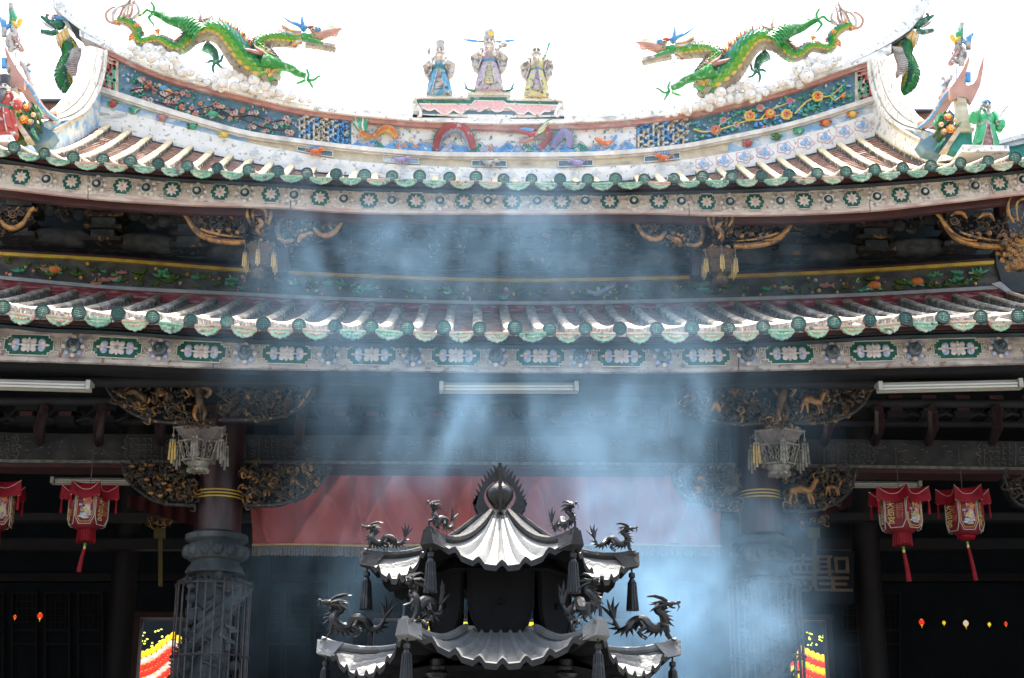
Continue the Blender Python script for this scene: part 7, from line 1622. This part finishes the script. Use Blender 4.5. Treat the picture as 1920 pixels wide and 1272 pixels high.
# chamber: six rounded hanging panels, posts, inner bowl
zc1, zc0 = zb_(1068), zb_(1200, BY-.38)
for i in range(6):
    a = rad(60*i+30); d = Vector((math.cos(a), math.sin(a), 0)); tg = Vector((-d.y, d.x, 0)); pl = []; hw = .196
    for q in range(13): t = math.pi*q/12; pl.append((math.cos(t)*hw*(1 if abs(math.cos(t)) < .99 else .96), zc0+.28-math.sin(t)*.30))
    pl += [(-hw, zc1+.02), (hw, zc1+.02)]
    mb = MB(); mb.plate([(x, z) for x, z in pl], -.012, .012, 0, fr=lambda v: d*(.375-v.y)+tg*v.x+Vector((0,0,v.z))); mb.ball(d*.392+Vector((0,0,zc0+.22)), (.02,.02,.02), 0, 8, 6)
    mb.tube([d*.39+tg*x+Vector((0,0,z)) for x, z in pl]+[d*.39+tg*pl[0][0]+Vector((0,0,pl[0][1]))], .008, 5, 0, cap=False)
    bpart('chamber_panel', mb, 'iron_dark', smooth=False)
mb = MB(); mb.lathe((0,0,0), [(.39,zt2+.0),(.42,zt2+.03),(.42,zt2+.055),(.36,zt2+.06)], 6, 0); bpart('chamber_floor', mb, 'bronze_ash')
mb = MB(); mb.lathe((0,0,0), [(.55,zt_e+.02),(.45,zt_e+.12),(.40,zt_e+.13)], 6, 0); bpart('chamber_ceiling', mb, 'iron_dark')
# lower body down to the ground
z2 = ze2-.03
mb = MB(); mb.lathe((0,0,0), [(.50,1.55),(.46,1.7),(.46,z2+.04),(.8,z2+.02)], 6, 0); bpart('lower_drum', mb, 'iron_dark')
for i in range(6):
    a2 = rad(60*i); mb = MB(); mb.tube([Vector((.72*math.cos(a2), .72*math.sin(a2), 1.1)), Vector((.72*math.cos(a2), .72*math.sin(a2), z2+.06))], .045, 12, 0)
    for z in (1.15, 1.8, z2-.08, z2-.02): mb.lathe(Vector((.72*math.cos(a2), .72*math.sin(a2), z)), [(.05,-.02),(.07,0),(.05,.02)], 12, 0)
    bpart('pillar', mb, 'bronze', smooth=2)
mb = MB(); mb.lathe((0,0,0), [(.35,.35),(.62,.5),(.85,.8),(.92,1.0),(.98,1.06),(.98,1.12),(.7,1.14)], 36, 0); bpart('bowl', mb, 'bronze', smooth=2)
for i in range(3):
    a2 = rad(90+120*i); d = Vector((math.cos(a2), math.sin(a2), 0)); mb = MB(); mb.tube([d*.55+Vector((0,0,.6)), d*.78+Vector((0,0,.4)), d*.72+Vector((0,0,.15)), d*.82+Vector((0,0,.0))], [.13,.12,.09,.12], 12, 0); bpart('leg', mb, 'bronze', smooth=2)
# corner dragons (cast, facing outwards) and hanging bells
def small_dragon():
    "x = outwards, z = up; about 0.30 m tall"
    mb = MB(); V = lambda x, z, y=0: Vector((x, y, z))
    W_ = cat([V(-.30,.14), V(-.24,.05,.02), V(-.18,.06,-.02), V(-.14,.13,.02), V(-.07,.155,0), V(-.01,.10,-.02), V(.05,.10,0), V(.10,.16,.03), V(.08,.22,.0), V(.035,.25,-.01), V(.05,.30,0), V(.10,.315,0)], 6)
    R_ = rs([.008,.022,.031,.036,.042,.042,.042,.038,.033,.030,.030,.026], len(W_)); mb.tube(W_, R_, 9, 0)
    for i in range(3, len(W_)-3, 2):
        T = (W_[i+1]-W_[i-1]).normalized(); B = T.cross(Vector((0,1,0))); B = B if B.z > -.2 else -B; b = W_[i]-B*0+(-T.cross(Vector((0,1,0))))*R_[i]*.8
        mb.tube([b, b+(-T.cross(Vector((0,1,0))))*.055-T*.035], [.016, .001], 4, 0, cap=False)
    mb.ball(V(.115,.325), (.042,.026,.024), 0, 10, 7); mb.tube([V(.13,.335), V(.17,.338), V(.185,.348)], [.018,.014,.012], 8, 0); mb.tube([V(.12,.305), V(.15,.295), V(.17,.298)], [.012,.010,.006], 7, 0); mb.ball(V(.19,.352), .017, 0, 8, 6)
    for sy in (-1, 1):
        mb.tube([V(.10,.345,.012*sy), V(.06,.365,.02*sy), V(.0,.375,.025*sy), V(-.06,.36,.03*sy)], [.013,.014,.010,.002], 5, 0); mb.tube([V(.10,.32,.02*sy), V(.04,.325,.045*sy), V(-.03,.30,.06*sy)], [.016,.015,.002], 5, 0); mb.tube([V(.09,.31,.02*sy), V(.03,.28,.045*sy), V(-.02,.24,.06*sy)], [.014,.013,.002], 5, 0)
        mb.tube([V(.18,.345,.012*sy), V(.20,.31,.03*sy), V(.185,.27,.035*sy)], [.004,.004,.001], 4, 0)
        mb.tube([V(.07,.13,.02*sy), V(.12,.12,.05*sy), V(.13,.06,.05*sy), V(.16,.02,.045*sy)], [.022,.018,.013,.010], 7, 0)
        for q in (-1, 0, 1): mb.tube([V(.16,.02,.045*sy), V(.185,.012,(.045+.018*q)*sy), V(.20,.0,(.05+.02*q)*sy)], [.008,.006,.002], 4, 0)
        mb.tube([V(-.08,.13,.02*sy), V(-.05,.08,.05*sy), V(-.09,.045,.055*sy), V(-.06,.01,.05*sy)], [.024,.020,.013,.010], 7, 0)
        for q in (-1, 0, 1): mb.tube([V(-.06,.01,.05*sy), V(-.035,.004,(.05+.018*q)*sy), V(-.02,-.008,(.05+.02*q)*sy)], [.008,.006,.002], 4, 0)
    for q, (dx, dz) in enumerate(((-.07,.15),(-.02,.18),(.03,.14),(-.11,.09))): mb.tube([V(-.29,.13), V(-.30+dx*.5,.15+dz*.5,.01*q), V(-.29+dx,.14+dz,.012*q)], [.016,.014,.002], 6, 0)
    return mb
dm = None
for corn, s_ in ((cornA, .50), (cornB, .76)):
    for i, c in enumerate(corn):
        a = rad(60*i); d = Vector((c.x, c.y, 0)).normalized(); l = Vector((BX, BY, 0))+c-d*.22*s_+Vector((0,0,.035))
        o2 = obj('corner_dragon', small_dragon() if dm is None else None, ['bronze'], burner, local=True, data=dm, loc=l, rot=(0, rad(8), a), smooth=2); o2.scale = (s_*1.05, s_, s_*.92); dm = o2.data
def bell():
    mb = MB(); mb.tube([(0,0,0), (0,0,-.05)], .006, 5, 0); mb.lathe((0,0,-.05), [(.008,0),(.020,-.006),(.020,-.03),(.012,-.036),(.020,-.05),(.022,-.06),(.030,-.15),(.036,-.23),(.034,-.232)], 12, 0)
    for q in range(10): a = 2*math.pi*q/10; mb.tube([(.021*math.cos(a), .021*math.sin(a), -.11), (.034*math.cos(a), .034*math.sin(a), -.285)], .006, 4, 0)
    return mb
bm_ = None
for corn in (cornA, cornB):
    for i, c in enumerate(corn):
        o2 = obj('hanging_tassel', bell() if bm_ is None else None, ['bronze'], burner, local=True, data=bm_, loc=Vector((BX, BY, 0))+c+Vector((c.x*-.03, c.y*-.03, -.05)), smooth=2); bm_ = o2.data
# ================================================================== INCENSE SMOKE (a real volume)
def smoke_grid():
    me = bpy.data.meshes.new('smoke'); ob = bpy.data.objects.new('smoke', me); COL.objects.link(ob); ob['kind'] = 'stuff'
    ng = bpy.data.node_groups.new('smoke', 'GeometryNodeTree'); ng.interface.new_socket('Geometry', in_out='INPUT', socket_type='NodeSocketGeometry'); ng.interface.new_socket('Geometry', in_out='OUTPUT', socket_type='NodeSocketGeometry')
    N = ng.nodes; K = ng.links; out = N.new('NodeGroupOutput')
    vc = N.new('GeometryNodeVolumeCube'); lo, hi = Vector((-4.2, 9.9, .6)), Vector((3.6, 13.1, 9.2))
    vc.inputs['Min'].default_value = lo; vc.inputs['Max'].default_value = hi
    vc.inputs['Resolution X'].default_value = 170; vc.inputs['Resolution Y'].default_value = 60; vc.inputs['Resolution Z'].default_value = 190
    pos = N.new('GeometryNodeInputPosition').outputs[0]
    def mth(op, a, b=None, c=None, clamp=False):
        n = N.new('ShaderNodeMath'); n.operation = op; n.use_clamp = clamp
        for i, v in enumerate((a, b, c)):
            if v is None: continue
            if isinstance(v, (int, float)): n.inputs[i].default_value = v
            else: K.new(v, n.inputs[i])
        return n.outputs[0]
    def vop(op, a, b):
        n = N.new('ShaderNodeVectorMath'); n.operation = op; K.new(a, n.inputs[0])
        if isinstance(b, (tuple, Vector)): n.inputs[1].default_value = b
        else: K.new(b, n.inputs[1])
        return n
    def noise(v, sc_, det, dist=0):
        n = N.new('ShaderNodeTexNoise'); n.inputs['Scale'].default_value = sc_; n.inputs['Detail'].default_value = det; n.inputs['Roughness'].default_value = .55; n.inputs['Distortion'].default_value = dist; K.new(v, n.inputs['Vector']); return n
    wn = noise(vop('MULTIPLY', pos, (.8, .8, .45)).outputs[0], 1.0, 4)
    off = vop('MULTIPLY', vop('SUBTRACT', wn.outputs['Color'], (.5, .5, .5)).outputs[0], (1.9, .9, 1.5)).outputs[0]
    wp = vop('ADD', pos, off).outputs[0]
    total = None
    for (px, py, D_, sx, sz, amp) in PUFFS:
        c = P(px, py, D_); k = SC(px, py, D_); d = vop('MULTIPLY', vop('SUBTRACT', wp, tuple(c)).outputs[0], (1/(sx*k), 1/.75, 1/(sz*k))).outputs[0]
        l2 = N.new('ShaderNodeVectorMath'); l2.operation = 'DOT_PRODUCT'; K.new(d, l2.inputs[0]); K.new(d, l2.inputs[1])
        g = mth('MULTIPLY', mth('POWER', 2.718, mth('MULTIPLY', l2.outputs['Value'], -1.0)), amp); total = g if total is None else mth('ADD', total, g)
    n1 = noise(vop('MULTIPLY', wp, (1.0, 1.0, .55)).outputs[0], 1.35, 7, 1.2).outputs['Fac']
    n1 = mth('MAXIMUM', mth('MULTIPLY', mth('SUBTRACT', n1, .44), 9.5), .16)
    n2 = mth('MAXIMUM', mth('MULTIPLY_ADD', noise(vop('MULTIPLY', wp, (1.0, 1.0, .7)).outputs[0], 4.2, 4, .8).outputs['Fac'], 4.0, -1.1), .25)
    n1 = mth('MULTIPLY', n1, n2)
    # fade at the faces of the grid
    dens = mth('MULTIPLY', total, n1)
    sep = N.new('ShaderNodeSeparateXYZ'); K.new(pos, sep.inputs[0])
    for i in range(3):
        a = mth('MULTIPLY', mth('SUBTRACT', sep.outputs[i], lo[i]), 2.5, clamp=True); b = mth('MULTIPLY', mth('SUBTRACT', hi[i], sep.outputs[i]), 2.5, clamp=True); dens = mth('MULTIPLY', dens, mth('MULTIPLY', a, b))
    dens = mth('MAXIMUM', mth('SUBTRACT', dens, .004), 0); K.new(dens, vc.inputs['Density'])
    sm = N.new('GeometryNodeSetMaterial'); K.new(vc.outputs[0], sm.inputs[0]); K.new(sm.outputs[0], out.inputs[0])
    m = bpy.data.materials.new('smoke'); m.use_nodes = True; t = m.node_tree; t.nodes.clear(); o_ = t.nodes.new('ShaderNodeOutputMaterial'); pv_ = t.nodes.new('ShaderNodeVolumePrincipled')
    pv_.inputs['Color'].default_value = SMOKE_COL; pv_.inputs['Density'].default_value = SMOKE_DENS; pv_.inputs['Anisotropy'].default_value = .25; t.links.new(pv_.outputs[0], o_.inputs['Volume'])
    m.volume_intensity if False else None
    me.materials.append(m); sm.inputs['Material'].default_value = m
    md = ob.modifiers.new('smoke', 'NODES'); md.node_group = ng; return ob
SMOKE_COL = (.30, .52, .74, 1); SMOKE_DENS = 0.55
PUFFS = [  # picture x, y, distance, half width, half height (px), density
    (1320,1250,11.4,110,120,.85),(1290,1080,11.5,100,120,.66),(1375,1150,11.3,80,100,.48),(1200,1220,11.6,90,90,.6),(1410,1030,11.6,60,50,.34),
    (1200,980,11.8,120,110,.42),(1130,870,11.9,140,110,.36),(1060,940,12.0,90,80,.26),(1240,860,12.0,80,160,.30),(1235,740,12.0,80,120,.28),
    (760,780,12.1,120,100,.34),(850,760,12.1,100,90,.26),(1010,800,12.1,170,100,.20),(900,850,12.0,170,70,.12),(720,880,12.0,90,90,.07),(620,740,12.2,110,100,.10),
    (1000,700,12.3,280,70,.12),(760,690,12.3,160,60,.13),(760,470,12.5,150,100,.22),(900,440,12.5,180,100,.18),(1040,460,12.5,140,100,.15),(560,640,12.4,180,100,.07),(820,580,12.4,260,80,.16),
    (1180,600,12.4,170,100,.12),(600,520,12.5,170,100,.12),(1180,500,12.5,160,100,.10),(1420,600,12.4,150,120,.045),(1480,800,12.2,110,180,.035),
    (900,1100,12.2,280,120,.11),(700,1000,12.2,140,110,.12),(620,1120,12.0,130,120,.09),(950,270,12.6,520,150,.09)]
smoke_grid()
print('OBJECTS', len(bpy.data.objects), 'TRIS', sum(len(o.data.polygons) for o in bpy.data.objects if o.type=='MESH'))
